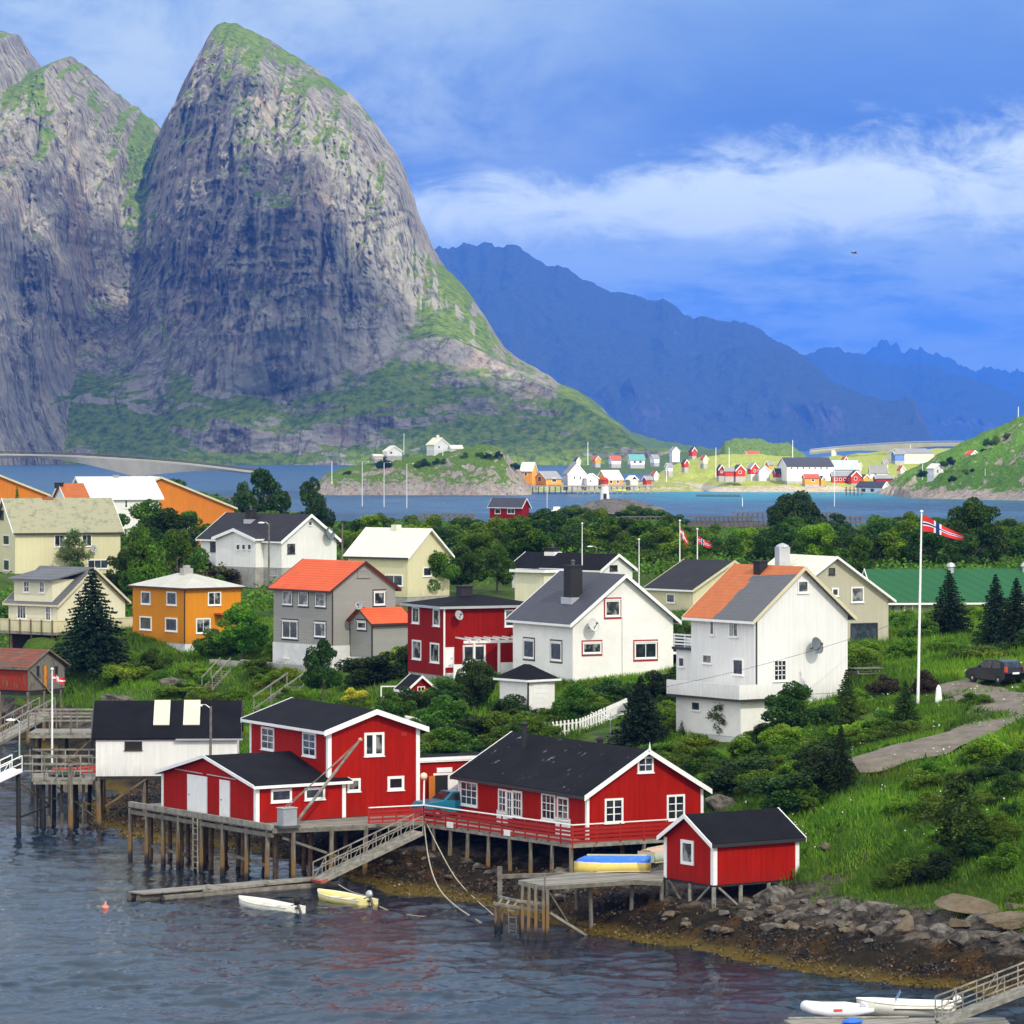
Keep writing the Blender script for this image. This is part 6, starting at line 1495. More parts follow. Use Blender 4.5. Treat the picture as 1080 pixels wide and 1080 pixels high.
rng2 = random.Random(9)
for i in range(7):
    x_ = D(30 + i * 10, 240); st = MB().bar((-0.02, 0, 0), (rng2.uniform(-0.8, 0.8), 0.4, 1.3), 0.06); 
    MB().bar((a1.x - o.x + 0, 0, 0), (a1.x - o.x, 0, 0.1), 0.05) if False else None
for i in range(5):
    qx = a0.x - 0.7 - i * 0.75; add_piles(lj, [(qx, 238.5 + rng2.uniform(-1, 1.5))], rng2.uniform(2.9, 3.8), WOOD, 0.09)
for (p_, q_, w_) in (((30, 838), (95, 848), 0.09), ((60, 830), (98, 860), 0.08), ((34, 790), (92, 808), 0.07), ((60, 812), (96, 780), 0.06)):
    lo_ = lj.location; MB().bar(P(p_[0], p_[1], 238.2) - lo_, P(q_[0], q_[1], 238.8) - lo_, w_).build('brace', rng2.choice([WOOD, WOODB]), lj)
nb_ = empty('fishing_net_heap', P(70, 818, 238.6), 0, 'dark heap of fishing nets lying on the jetty left of the white boathouse', 'fishing net')
MB().lathe((0, 0, -0.05), [(0.75, 0), (0.85, 0.12), (0.6, 0.3), (0.25, 0.42), (0.02, 0.45)], 11, (1.2, 0.8)).build('net', plain('dark_net', (0.03, 0.045, 0.035), var=0.5, bump=1.0, scale=6), nb_)
# --- flags
def flag_mat(name, cols):
    """cross flag from the cloth's own UV; cols: field, fimbriation, cross"""
    m, n = new_mat(name); uv = n.node('ShaderNodeTexCoord', out=2); u, v_ = n.sep(uv, 0), n.sep(uv, 1)
    du = n.math('ABSOLUTE', n.math('SUBTRACT', u, 0.364)); dv = n.math('ABSOLUTE', n.math('SUBTRACT', v_, 0.5))
    wc = n.math('MAXIMUM', n.math('LESS_THAN', du, 0.091), n.math('LESS_THAN', dv, 0.125)); bc = n.math('MAXIMUM', n.math('LESS_THAN', du, 0.0455), n.math('LESS_THAN', dv, 0.0625))
    c = n.mix(bc, n.mix(wc, cols[0], cols[1]), cols[2]); finish(n, col=c, rough=0.8); return m
FLAG = flag_mat('red_white_blue_cross_cloth', ((0.62, 0.015, 0.02), (0.8, 0.8, 0.8), (0.01, 0.03, 0.16)))
FLAGR = flag_mat('red_white_cross_cloth', ((0.62, 0.02, 0.02), (0.8, 0.8, 0.8), (0.75, 0.75, 0.78)))
def cloth(par, hoist, length, mat, droop=0.3, taper=1.0, waves=0.12, dirx=1.0, thick=0.012):
    nu, nv = 26, 8; V = []; UVs = []
    for s_ in (0, 1):
        for j in range(nv + 1):
            for i in range(nu + 1):
                u = i / nu; v_ = j / nv
                hh = hoist * (1 + (taper - 1) * u)
                if taper < 1 and u > 0.85: hh *= 1
                x = length * u * math.cos(droop * 0.9) * dirx
                z = -droop * length * u ** 1.2 * 0.8 + (v_ - 0.5) * hh + 0.05 * math.sin(u * 7 + v_)
                y = waves * math.sin(u * 9 + v_ * 1.5) * (0.2 + u) + s_ * thick
                V.append((x, y, z)); UVs.append((u, v_))
    N = (nu + 1) * (nv + 1); Fq = []
    for j in range(nv):
        for i in range(nu):
            a = j * (nu + 1) + i; q = (a, a + 1, a + nu + 2, a + nu + 1); Fq.append(q); Fq.append(tuple(N + k for k in q[::-1]))
    me = bpy.data.meshes.new('flag_cloth'); me.from_pydata(V, [], Fq); uvl = me.uv_layers.new(name='UVMap')
    for lp in me.loops: uvl.data[lp.index].uv = UVs[lp.vertex_index]
    for p_ in me.polygons: p_.use_smooth = True
    me.materials.append(mat); ob = bpy.data.objects.new('flag', me); C.objects.link(ob); ob.parent = par; return ob
def flagpole(label, base, hgt, r=0.06, lean=0.0, flagspec=None, group=None, name='flagpole'):
    e_ = empty(name, base, 0, label, 'flagpole', group)
    MB().tube([(0, 0, -0.3), (lean * 0.5, 0, hgt * 0.5), (lean, 0, hgt)], [r * 1.2, r, r * 0.6], 8).build('pole', TRIM, e_)
    MB().lathe((lean, 0, hgt), [(0.03, 0), (0.1, 0.05), (0.1, 0.12), (0.02, 0.18)], 8).build('finial', TRIM, e_)
    if flagspec:
        mat, ho, ln_, dr, ta, top = flagspec; f_ = cloth(e_, ho, ln_, mat, dr, ta); f_.location = (lean + r, 0, top)
    return e_
g_ = on_ground(968, 744)
H1 = (g_.z * 0 + (CH - (541 - HZ) * g_.y / F)) - g_.z
flagpole('tall white flagpole flying a long red, white and blue cross pennant beside the gravel drive', g_, H1, 0.075, (4.0 / F) * g_.y, (FLAG, 0.95, 2.6, 0.42, 0.30, H1 - 0.65))
flagpole('white flagpole with drooping red and white flag, left of the pair behind dark roof', P(717, 600, 345), Zp(550, 345) - Zp(600, 345), 0.05, 0, (FLAGR, 0.8, 1.3, 1.1, 0.8, 3.4))
flagpole('white flagpole with a red cross flag, right one of the pair behind the dark roof', P(735.5, 600, 345), Zp(559, 345) - Zp(600, 345), 0.05, 0, (FLAG, 0.7, 1.35, 0.5, 0.7, 2.6))
flagpole('bare white flagpole rising behind the black roof of the half hidden house', P(614, 605, 372), Zp(553, 372) - Zp(605, 372), 0.05)
flagpole('bare white flagpole standing between the blue-grey roof and the dark roofed yellow house', P(674, 640, 330), Zp(570, 330) - Zp(640, 330), 0.05)
flagpole('short grey pole with a small red and white flag at the left jetty', P(55, 800, 245), Zp(707, 245) - Zp(800, 245), 0.06, 0, (FLAGR, 0.45, 0.85, 0.35, 0.8, Zp(707, 245) - Zp(800, 245) - 0.5))
pole('utility_pole', 'grey utility pole with a small lamp in front of the white black-roofed house', 'utility pole', P(283.5, 622, 350), Zp(552, 350) - Zp(622, 350), 0.10, WOOD, 'arm', arm=0.5)
pole('utility_pole', 'short grey utility pole at the right end of the white black-roofed house', 'utility pole', P(361, 600, 375), Zp(552, 375) - Zp(600, 375), 0.10, WOOD)
pole('utility_pole', 'grey utility pole with a lamp behind the half hidden black roof', 'utility pole', P(629, 612, 400), Zp(577, 400) - Zp(612, 400), 0.11, WOOD, 'arm', arm=0.5)
rope('thin overhead cable sagging across the tall white house', [P(690, 727, 226), P(760, 712, 228), P(830, 694, 231), P(893, 675, 234), P(960, 652, 250)], 0.012, 'overhead_cable', BLACK, 'cable')

# --- car and pickup
TYRE = plain('tyre_rubber', (0.015, 0.015, 0.016), rough=0.8); RIMM = plain('alloy', (0.55, 0.55, 0.56), metal=0.8, rough=0.35)
def wheel(par, x, y, r, s_):
    mt = Matrix.Translation((x, y, r)) @ Matrix.Rotation(R(90), 4, 'X')
    w_ = MB(mt).lathe((0, 0, -0.1), [(r * 0.55, 0), (r * 0.92, 0), (r, 0.04), (r, 0.16), (r * 0.92, 0.2), (r * 0.55, 0.2)], 18).build('wheel', TYRE, par, smooth=False)
    MB(mt).lathe((0, 0, -0.11 if s_ > 0 else 0.02), [(r * 0.1, 0), (r * 0.58, 0.02), (r * 0.58, 0.09)], 14).build('rim', RIMM, w_)
def car(label, loc_, rz, paint, prof, glassband, Wc=1.66, wheels=((-1.25, 0.30), (1.25, 0.30)), cat='car', name='parked_car', roof_w=0.80):
    """prof: closed side outline (x,z), front at +x; the body narrows above the waist"""
    e_ = empty(name, loc_, rz, label, cat)
    waist = 0.85
    def yw(z): return Wc / 2 * (1 if z < waist else 1 - (1 - roof_w) * (z - waist) / 0.6)
    k = len(prof); V = [(x, yw(z), z) for x, z in prof] + [(x, -yw(z), z) for x, z in prof]
    Fc = [tuple(range(k)), tuple(range(k, 2 * k))[::-1]] + [(i, k + i, k + (i + 1) % k, (i + 1) % k) for i in range(k)]
    ob = MB().add(V, Fc).build('body', paint, e_, bevel=0.035)
    for poly in glassband['side']:
        for s_ in (1, -1):
            V = [(x, s_ * (yw(z) + 0.012), z) for x, z in poly] + [(x, s_ * (yw(z) - 0.03), z) for x, z in poly]; kk = len(poly)
            MB().add(V, [tuple(range(kk)), tuple(range(kk, 2 * kk))[::-1]] + [(i, kk + i, kk + (i + 1) % kk, (i + 1) % kk) for i in range(kk)]).build('side_window', GLASS, e_)
    for nm, (x0, z0, x1, z1) in (('windscreen', glassband['front']), ('rear_window', glassband['rear'])):
        dn = Vector((z1 - z0, 0, -(x1 - x0))).normalized() * (0.015 if nm == 'windscreen' else -0.015)
        if nm == 'windscreen' and dn.x < 0: dn = -dn
        if nm == 'rear_window' and dn.x > 0: dn = -dn
        a, b = yw(z0) * 0.9, yw(z1) * 0.9
        base_ = [Vector((x0, a, z0)), Vector((x0, -a, z0)), Vector((x1, -b, z1)), Vector((x1, b, z1))]
        MB().prism([p_ + dn for p_ in base_], -dn * 3).build(nm, GLASS, e_)
    for (x, r_) in wheels:
        for s_ in (1, -1): wheel(e_, x, s_ * (Wc / 2 - 0.08), r_, s_)
    return e_
PB = plain('dark_metallic_paint', (0.008, 0.007, 0.012), rough=0.22, metal=0.3, var=0.05, spec=0.6)
g_ = on_ground(1052, 723)
ct = car('dark hatchback parked on the gravel by the tall grass, seen from behind', (g_.x, g_.y + 0.9, g_.z + 0.06), R(122), PB,
    [(-1.9, 0.35), (-1.95, 0.75), (-1.82, 1.0), (-1.55, 1.42), (-0.9, 1.52), (0.2, 1.48), (0.95, 1.02), (1.75, 0.88), (1.98, 0.62), (1.98, 0.3), (1.6, 0.22), (-1.6, 0.22)],
    {'side': [[(-1.45, 1.02), (-1.3, 1.38), (-0.62, 1.43), (-0.62, 1.0)], [(-0.54, 1.0), (-0.54, 1.43), (0.15, 1.4), (0.62, 1.08), (0.62, 0.99)]], 'front': (0.92, 1.06, 0.26, 1.46), 'rear': (-1.8, 1.04, -1.58, 1.38)})
LT = plain('tail_lamp_red', (0.55, 0.05, 0.02), rough=0.3)
for s_ in (1, -1):
    MB().box(-1.97, s_ * 0.72 - 0.09, 0.78, -1.80, s_ * 0.72 + 0.09, 1.12).build('tail_light', LT, ct, bevel=0.02); MB().box(1.85, s_ * 0.6 - 0.14, 0.62, 1.99, s_ * 0.6 + 0.14, 0.8).build('headlight', ALU, ct, bevel=0.02)
    MB().box(0.5, s_ * 0.86 - 0.07, 1.0, 0.66, s_ * 0.86 + 0.07, 1.13).build('mirror', PB, ct, bevel=0.02)
MB().box(-1.985, -0.26, 0.66, -1.94, 0.26, 0.78).build('number_plate', TRIM, ct)
BLU = plain('teal_blue_paint', (0.01, 0.17, 0.27), rough=0.3, metal=0.2, var=0.1)
pk = pz2(470, 857, 3.07)
pt_ = car('teal blue pickup parked behind the red railing in front of the annex', (D(477, 213.4), 213.4, 3.08), R(28 + 180), BLU,
    [(-2.2, 0.4), (-2.25, 0.95), (-0.55, 0.98), (-0.4, 1.5), (0.35, 1.52), (0.95, 1.05), (2.0, 0.95), (2.2, 0.7), (2.2, 0.35), (-2.0, 0.32)],
    {'side': [[(-0.32, 1.02), (-0.25, 1.42), (0.32, 1.43), (0.75, 1.06)]], 'front': (0.9, 1.1, 0.42, 1.48), 'rear': (-0.52, 1.05, -0.42, 1.42)}, cat='pickup', name='pickup_truck', wheels=((-1.45, 0.33), (1.35, 0.33)))
MB().box(-1.9, -0.5, 1.0, -0.9, 0.5, 1.25).build('load', TRIM, pt_); MB().bar((-1.9, -0.6, 1.5), (-0.6, -0.6, 1.5), 0.05).bar((-1.9, 0.6, 1.5), (-0.6, 0.6, 1.5), 0.05).bar((-1.9, -0.6, 1.0), (-1.9, -0.6, 1.5), 0.05).bar((-1.9, 0.6, 1.0), (-1.9, 0.6, 1.5), 0.05).bar((-1.9, -0.6, 1.5), (-1.9, 0.6, 1.5), 0.05).build('ladder_rack', ALU, pt_)

# --- fences, stairs, garden things
def picket(label, px_pts, hgt=0.95, zs=None):
    W_ = [on_ground(*p_) for p_ in px_pts] if zs is None else [PZ(p_[0], p_[1], zs) for p_ in px_pts]; e_ = empty('picket_fence', W_[0], 0, label, 'fence', None); o = W_[0]
    for i, (a, b) in enumerate(zip(W_[:-1], W_[1:])):
        L_ = (b - a).length; n_ = max(2, int(L_ / 0.27)); m_ = MB()
        for k in range(n_):
            q_ = a.lerp(b, k / n_); q_.z = gz(q_.x, q_.y) * 0.5 + q_.z * 0.5 if zs is None else q_.z
            m_.bar(q_ - o + Vector((0, 0, 0.05)), q_ - o + Vector((0, 0, hgt)), 0.12, 0.025)
        m_.build('pickets', TRIM, e_)
        u = Vector((0, 0.05, 0))
        MB().bar(a - o + u + Vector((0, 0, 0.3)), b - o + u + Vector((0, 0, 0.3)), 0.04, 0.09).bar(a - o + u + Vector((0, 0, 0.75)), b - o + u + Vector((0, 0, 0.75)), 0.04, 0.09).build('rail', TRIM, e_)
    return e_
picket('white picket fence on the stone wall behind the barn gable', [(428, 768), (458, 774), (499, 776)], 0.85, 5.0)
picket('white picket fence curving round the lawn behind the long red house', [(530, 776), (575, 779), (612, 774), (640, 762), (662, 752)], 1.0)
def stairs(label, a, b, w=1.1, n_=9, rail=True, mat=WOODL):
    A = Vector(a); B = Vector(b); e_ = empty('outdoor_stairs', A, 0, label, 'stairs'); B = B - A; A = Vector((0, 0, 0)); d_ = Vector((B.x, B.y, 0)).normalized(); sd = Vector((-d_.y, d_.x, 0)) * w / 2
    for s_ in (-1, 1): MB().bar(A + sd * s_, B + sd * s_, 0.06, 0.24).build('stringer', mat, e_)
    m_ = MB()
    for i in range(n_): q_ = A.lerp(B, (i + 0.5) / n_); m_.bar(q_ - sd, q_ + sd, 0.26, 0.04)
    m_.build('treads', mat, e_)
    if rail:
        for s_ in (-1, 1):
            MB().bar(A + sd * s_ + Vector((0, 0, 1)), B + sd * s_ + Vector((0, 0, 1)), 0.07, 0.1).build('handrail', mat, e_)
            for t in (0.02, 0.5, 0.98): q_ = A.lerp(B, t) + sd * s_; MB().bar(q_, q_ + Vector((0, 0, 1)), 0.07).build('railing_post', mat, e_)
a = on_ground(218, 731); b = on_ground(238, 712); b.z += 0.35; a.z += 0.2; stairs('narrow wooden stairs with handrail below the ochre house', a, b, 0.9)
a = on_ground(276, 752); b = on_ground(312, 728); b.z += 0.3; a.z += 0.2; stairs('wooden stairs with pale handrail climbing behind the barn roof', a, b, 1.3, 12)
def strip_wall(name, label, pts, hgt, th_, mat, cat='wall', deep=1.0):
    W_ = [on_ground(*p_) for p_ in pts]; e_ = empty(name, W_[0], 0, label, cat); o = W_[0]
    for a, b in zip(W_[:-1], W_[1:]):
        z_ = max(a.z, b.z); m_ = MB(); A = a - o; B = b - o
        m_.bar(Vector((A.x, A.y, z_ - o.z + hgt / 2 - deep / 2)), Vector((B.x, B.y, z_ - o.z + hgt / 2 - deep / 2)), th_, hgt + deep); m_.build('wall', mat, e_)
strip_wall('retaining_wall', 'low grey concrete retaining wall below the grey orange-roofed house', [(222, 702), (255, 704), (290, 706), (322, 710)], 0.5, 0.3, CONC)
m_ = empty('clothes_dryer', on_ground(644, 784), 0.3, 'rotary clothes dryer with white arms on the lawn by the dark spruce', 'clothes dryer')
MB().tube([(0, 0, 0), (0, 0, 1.9)], 0.03, 6).build('pole', ALU, m_)
for k in range(4): t_ = k * math.pi / 2 + 0.2; MB().bar((0, 0, 1.45), (1.4 * math.cos(t_), 1.4 * math.sin(t_), 2.0), 0.05).build('arm', TRIM, m_)
m_ = empty('garden_table', on_ground(913, 717), R(25), 'weathered grey garden table with benches behind the white house', 'table')
MB().box(-1.1, -0.45, 0.72, 1.1, 0.45, 0.78).build('table_top', WOOD, m_)
for s_ in (-1, 1): MB().box(-1.1, s_ * 0.8 - 0.14, 0.42, 1.1, s_ * 0.8 + 0.14, 0.47).build('bench', WOOD, m_)
for x_ in (-0.8, 0.8): MB().bar((x_, -0.7, 0), (x_, -0.25, 0.72), 0.08).bar((x_, 0.7, 0), (x_, 0.25, 0.72), 0.08).bar((x_, -0.85, 0.4), (x_, 0.85, 0.4), 0.06).build('leg', WOOD, m_)
m_ = empty('marker_stone', on_ground(990, 744), R(20), 'tall white painted stone standing beside the gravel drive', 'stone')
MB().lathe((0, 0, -0.1), [(0.22, 0), (0.24, 0.3), (0.19, 0.8), (0.16, 1.1), (0.06, 1.3), (0.02, 1.32)], 9, (1, 0.7)).build('stone', TRIM, m_)
m_ = empty('wooden_crate', P(945, 684, 283), R(25), 'small rusty red wooden box at the corner of the beige house', 'box')
MB().box(-0.5, -0.4, -0.4, 0.6, 0.4, 0.62).build('box', REDD, m_); MB().box(-0.55, -0.45, 0.62, 0.65, 0.45, 0.68).build('lid', RUSTD, m_)
m_ = empty('waste_bin', on_ground(700, 728), 0.2, 'black waste bin behind the fence beside the white house terrace', 'bin')
MB().box(-0.8, -0.35, 0, 0.8, 0.35, 1.05).build('bin', BLACK, m_, bevel=0.03); MB().box(-0.84, -0.39, 1.05, 0.84, 0.39, 1.12).build('lid', IRON, m_)
m_ = empty('garden_bench', on_ground(414, 742), 0.1, 'white garden bench frame beside the red playhouse', 'bench')
MB().bar((-0.8, 0, 0), (-0.8, 0, 1.2), 0.08).bar((0.8, 0, 0), (0.8, 0, 1.2), 0.08).bar((-0.84, 0, 1.2), (0.84, 0, 1.2), 0.08).build('frame', TRIM, m_); MB().box(-0.8, -0.2, 0.4, 0.8, 0.2, 0.46).build('seat', TRIM, m_)
# a gull against the sky
gl = empty('gull', P(901, 267, 420), 0.4, 'dark gull gliding in front of the clouds', 'bird')
MB().tube([(-0.35, 0, 0), (-0.1, 0, 0.02), (0.2, 0, 0.02), (0.42, 0, 0)], [0.01, 0.09, 0.07, 0.01], 8).build('body', IRON, gl, smooth=True)
for s_ in (1, -1): MB().prism([(-0.1, s_ * 0.05, 0.03), (0.14, s_ * 0.05, 0.03), (0.12, s_ * 0.4, 0.16), (-0.12, s_ * 0.75, 0.06), (-0.10, s_ * 0.4, 0.14)], (0, 0, 0.02)).build('wing', IRON, gl)
# ================================================================== rocks, drive, plants
def rock_mesh(seed, flat=0.6, rough=0.3):
    """a broken boulder: a rough ball cut by random planes"""
    nu, nv = 30, 20; rs_ = np.random.RandomState(seed + 40)
    a = np.linspace(0, 2 * math.pi, nu); b = np.linspace(-math.pi / 2, math.pi / 2, nv); B, A = np.meshgrid(b, a, indexing='ij')
    x, y, z = np.cos(B) * np.cos(A), np.cos(B) * np.sin(A), np.sin(B)
    r = 1 + rough * fbm(x * 1.1 + seed * 9.1, y * 1.1, z * 1.1, 3)
    V = np.stack([x * r, y * r, z * r], -1).reshape(-1, 3)
    for k in range(12):
        nn = rs_.normal(size=3); nn /= np.linalg.norm(nn); d_ = rs_.uniform(0.5, 0.85); q = V @ nn - d_
        V = V - np.clip(q, 0, None)[:, None] * nn
    V = V * (1 + 0.05 * fbm(V[:, 0] * 4, V[:, 1] * 4, V[:, 2] * 4 + seed, 3))[:, None] * np.array([1.15, 0.95, flat * 1.15])
    o = np_mesh('boulder', V, grid_faces(nv, nu), None, smooth=False); me = o.data; bpy.data.objects.remove(o); return me
m, n = new_mat('shore_rock')
p = n.pos(); z = n.sep(p, 2); rd = n.node('ShaderNodeObjectInfo', out=5); a = n.noise(p, 1.6, 6, 0.7); b = n.noise(p, 9, 4, 0.7)
c = n.mix(n.step(a, 0.36, 0.66), (0.034, 0.029, 0.024), (0.20, 0.18, 0.15)); c = n.mix(n.math('MULTIPLY', n.step(rd, 0.55, 0.95), 0.7), c, (0.17, 0.125, 0.07))
c = n.mix(n.math('MULTIPLY', n.step(b, 0.5, 0.75), 0.5), c, (0.035, 0.032, 0.03))
c = n.mix(n.step(n.math('ADD', z, n.math('MULTIPLY', a, 0.8)), 1.5, 1.1), c, n.mix(n.step(b, 0.4, 0.6), (0.055, 0.028, 0.007), (0.016, 0.012, 0.008)))
finish(n, col=c, rough=0.85, nrm=n.bump(n.math('ADD', a, b), 0.8, 0.08), spec=0.25); ROCKM = m
rocks = [rock_mesh(i, 0.5 + 0.08 * (i % 3)) for i in range(6)]
for me in rocks: me.materials.clear(); me.materials.append(ROCKM)
def rock(px, py, s, k=0, rz=None, label=None, sq=(1, 1, 1), lift=0.0):
    g_ = on_ground(px, py); o = bpy.data.objects.new('boulder', rocks[k]); C.objects.link(o)
    o.location = (g_.x, g_.y, g_.z + s * 0.12 + lift); o.rotation_euler = (0.15 * math.sin(px), 0.15 * math.cos(py), rz if rz is not None else px * 1.7); o.scale = (s * sq[0], s * sq[1], s * sq[2])
    tag(o, label or 'rounded grey brown boulder among the rocks of the shore', 'boulder', 'boulders along the rocky shore'); return o
rock(930, 960, 1.05, 0, 0.1, 'long pale flat-topped boulder at the edge of the grass above the shore', (1, 0.7, 0.55))
rock(813, 950, 1.1, 1, 0.5, 'large tilted slab of brown rock under the right end of the small boathouse', (1.2, 0.7, 0.9))
rock(1030, 962, 1.6, 2, 0.1, 'broad cracked pale grey slab below the grass at the right', (1.3, 0.8, 0.5)); rock(1075, 975, 1.4, 3, 0.6, 'sloping dark grey slab at the right edge of the shore', (1.2, 0.9, 0.6))
rock(1058, 990, 0.55, 4, 0.0, 'round yellowish boulder low on the right shore', (1.1, 1, 0.9)); rock(1020, 995, 0.6, 5, 0.4, 'squat brown boulder on the seaweed left of the yellowish boulder', (1.2, 1, 0.9))
rock(786, 957, 0.5, 4, 0.3, 'small round orange-brown boulder below the small red boathouse')
rock(870, 899, 0.35, 1, 0.3, 'small pale stone lying in the green slope right of the boathouse', lift=0.15)
rock(450, 790, 1.5, 2, 0.3, 'big grey rock in the wall below the garden fence', (1.3, 0.8, 1.0)); rock(185, 722, 1.2, 3, 0.6, 'grey rock outcrop in the grass above the white boathouse', (1, 1, 0.9)); rock(128, 742, 1.3, 0, 0.2, 'weathered grey rock behind the left end of the white boathouse', (1.3, 1, 0.8))
rock(762, 855, 0.9, 5, 0.2, 'pale rock at the foot of the bushes behind the small boathouse'); rock(735, 800, 0.9, 1, 0.2, 'brown grey outcrop in the lawn beside the red house gable', (1.4, 1, 0.5))
rng = random.Random(5)
for i in range(110):
    t = rng.random(); 
    if i < 76: px = rng.uniform(700, 1095); py = np.interp(px, [700, 850, 1080], [965, 968, 985]) + rng.gauss(0, 11)
    elif i < 96: px = rng.uniform(400, 640); py = np.interp(px, [400, 520, 640], [905, 925, 945]) + rng.gauss(0, 12)
    else: px = rng.uniform(60, 280); py = np.interp(px, [60, 110, 280], [780, 850, 870]) + rng.gauss(0, 7)
    rock(px, py, rng.choice([0.18, 0.22, 0.3, 0.35, 0.45, 0.65]), rng.randrange(6), rng.uniform(0, 6), None, (1, 1, rng.uniform(0.7, 1.1)))
# stone wall below the fence behind the barn
dw = empty('stone_wall', on_ground(428, 792), 0, 'dry stone wall of dark rocks below the picket fence behind the barn', 'wall'); o = dw.location
base_a, base_b = on_ground(426, 800), on_ground(500, 802)
for i in range(46):
    t = (i % 16) / 16 + rng.uniform(0, 0.03); row = i // 16
    q_ = base_a.lerp(base_b, t) - o; ob = bpy.data.objects.new('stone', rocks[i % 6]); C.objects.link(ob); ob.parent = dw
    ob.location = (q_.x, q_.y + 0.15 * row, q_.z + 0.15 + row * 0.42); ob.rotation_euler = (0, 0, i); ob.scale = (0.42, 0.4, 0.36)

# gravel drive
m, n = new_mat('gravel')
p = n.pos(); a = n.noise(p, 1.2, 5, 0.6); b = n.noise(p, 30, 2)
c = n.mix(n.step(a, 0.35, 0.65), (0.13, 0.105, 0.075), (0.21, 0.175, 0.13)); c = n.mix(n.math('MULTIPLY', n.step(b, 0.4, 0.6), 0.4), c, (0.10, 0.09, 0.08)); finish(n, col=c, rough=0.95, nrm=n.bump(b, 0.5, 0.03)); GRAV = m
def strip(name, pts, w, lift=0.06, mat=GRAV, kind='structure'):
    W_ = [on_ground(*p_) for p_ in pts]; Q = []
    for i in range(len(W_) - 1):
        for k in range(6): Q.append(W_[i].lerp(W_[i + 1], k / 6))
    Q.append(W_[-1]); 
    Q = [sum((Q[min(max(i + d_, 0), len(Q) - 1)] for d_ in (-3, -2, -1, 0, 1, 2, 3)), Vector()) / 7 for i in range(len(Q))]
    rows = []
    for i, q_ in enumerate(Q):
        d_ = (Q[min(i + 1, len(Q) - 1)] - Q[max(i - 1, 0)]).normalized(); s_ = Vector((-d_.y, d_.x, 0)); ww = w * (1 + 0.12 * math.sin(i * 0.9))
        rows.append([(q_.x + s_.x * ww * t, q_.y + s_.y * ww * t) for t in np.linspace(-0.5, 0.5, 9)])
    XY = np.array(rows); Z = ground_np(XY[..., 0], XY[..., 1]) + lift; Z = Z + 0.0
    V = np.concatenate([XY, Z[..., None]], -1).reshape(-1, 3)
    tag(np_mesh(name, V, grid_faces(len(Q), 9), mat), kind=kind)
    return XY.reshape(-1, 2)
road = [strip('drive', [(982, 723), (1005, 726), (1035, 731), (1058, 739), (1066, 750), (1050, 762), (1015, 775), (975, 788), (930, 799), (893, 807)], 4.2, 0.03)]
road.append(strip('drive', [(1030, 732), (1065, 742), (1100, 748), (1150, 752)], 4.6, 0.06))
road = np.concatenate(road)
# the roadbed is dug into the ground
gv = np.empty(len(GOB.data.vertices) * 3, np.float32); GOB.data.vertices.foreach_get('co', gv); gv = gv.reshape(-1, 3)
sel = np.where((gv[:, 0] > road[:, 0].min() - 2) & (gv[:, 0] < road[:, 0].max() + 2) & (gv[:, 1] > road[:, 1].min() - 2) & (gv[:, 1] < road[:, 1].max() + 2))[0]
dm = np.min((gv[sel, None, 0] - road[None, :, 0]) ** 2 + (gv[sel, None, 1] - road[None, :, 1]) ** 2, axis=1) ** 0.5
gv[sel, 2] -= 0.28 * np.clip((0.75 - dm) / 0.35, 0, 1); GOB.data.vertices.foreach_set('co', gv.ravel()); GOB.data.update()

# ---- plants
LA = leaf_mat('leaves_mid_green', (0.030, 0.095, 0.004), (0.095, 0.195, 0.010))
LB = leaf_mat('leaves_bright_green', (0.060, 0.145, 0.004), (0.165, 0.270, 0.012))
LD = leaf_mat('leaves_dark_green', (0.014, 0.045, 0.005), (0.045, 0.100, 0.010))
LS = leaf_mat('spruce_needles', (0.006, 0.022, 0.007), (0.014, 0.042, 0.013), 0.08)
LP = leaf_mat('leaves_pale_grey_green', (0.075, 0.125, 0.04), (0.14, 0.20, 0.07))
LY = leaf_mat('yellow_blossom', (0.30, 0.30, 0.02), (0.60, 0.55, 0.05), 0.2)
LR = leaf_mat('brownish_leaves', (0.035, 0.028, 0.015), (0.065, 0.05, 0.025))
BARK = plain('bark', (0.10, 0.085, 0.07), var=0.4, scale=4, bump=0.5); BARKW = plain('pale_bark', (0.34, 0.32, 0.28), var=0.4, scale=4)
rs = np.random.RandomState(3)
def leaves_on(C0, size, rs, up=0.3, elong=1.5):
    """one small quad per centre"""
    k = len(C0); n1 = rs.normal(size=(k, 3)); n1[:, 2] += up; n1 /= np.linalg.norm(n1, axis=1)[:, None]
    t = rs.normal(size=(k, 3)); t -= (t * n1).sum(1)[:, None] * n1; t /= np.linalg.norm(t, axis=1)[:, None]; b = np.cross(n1, t)
    s = (size * rs.uniform(0.6, 1.3, size=k))[:, None]
    V = np.stack([C0 - t * s * elong, C0 - b * s, C0 + t * s * elong, C0 + b * s], 1).reshape(-1, 3)
    return V, np.arange(4 * k).reshape(-1, 4)
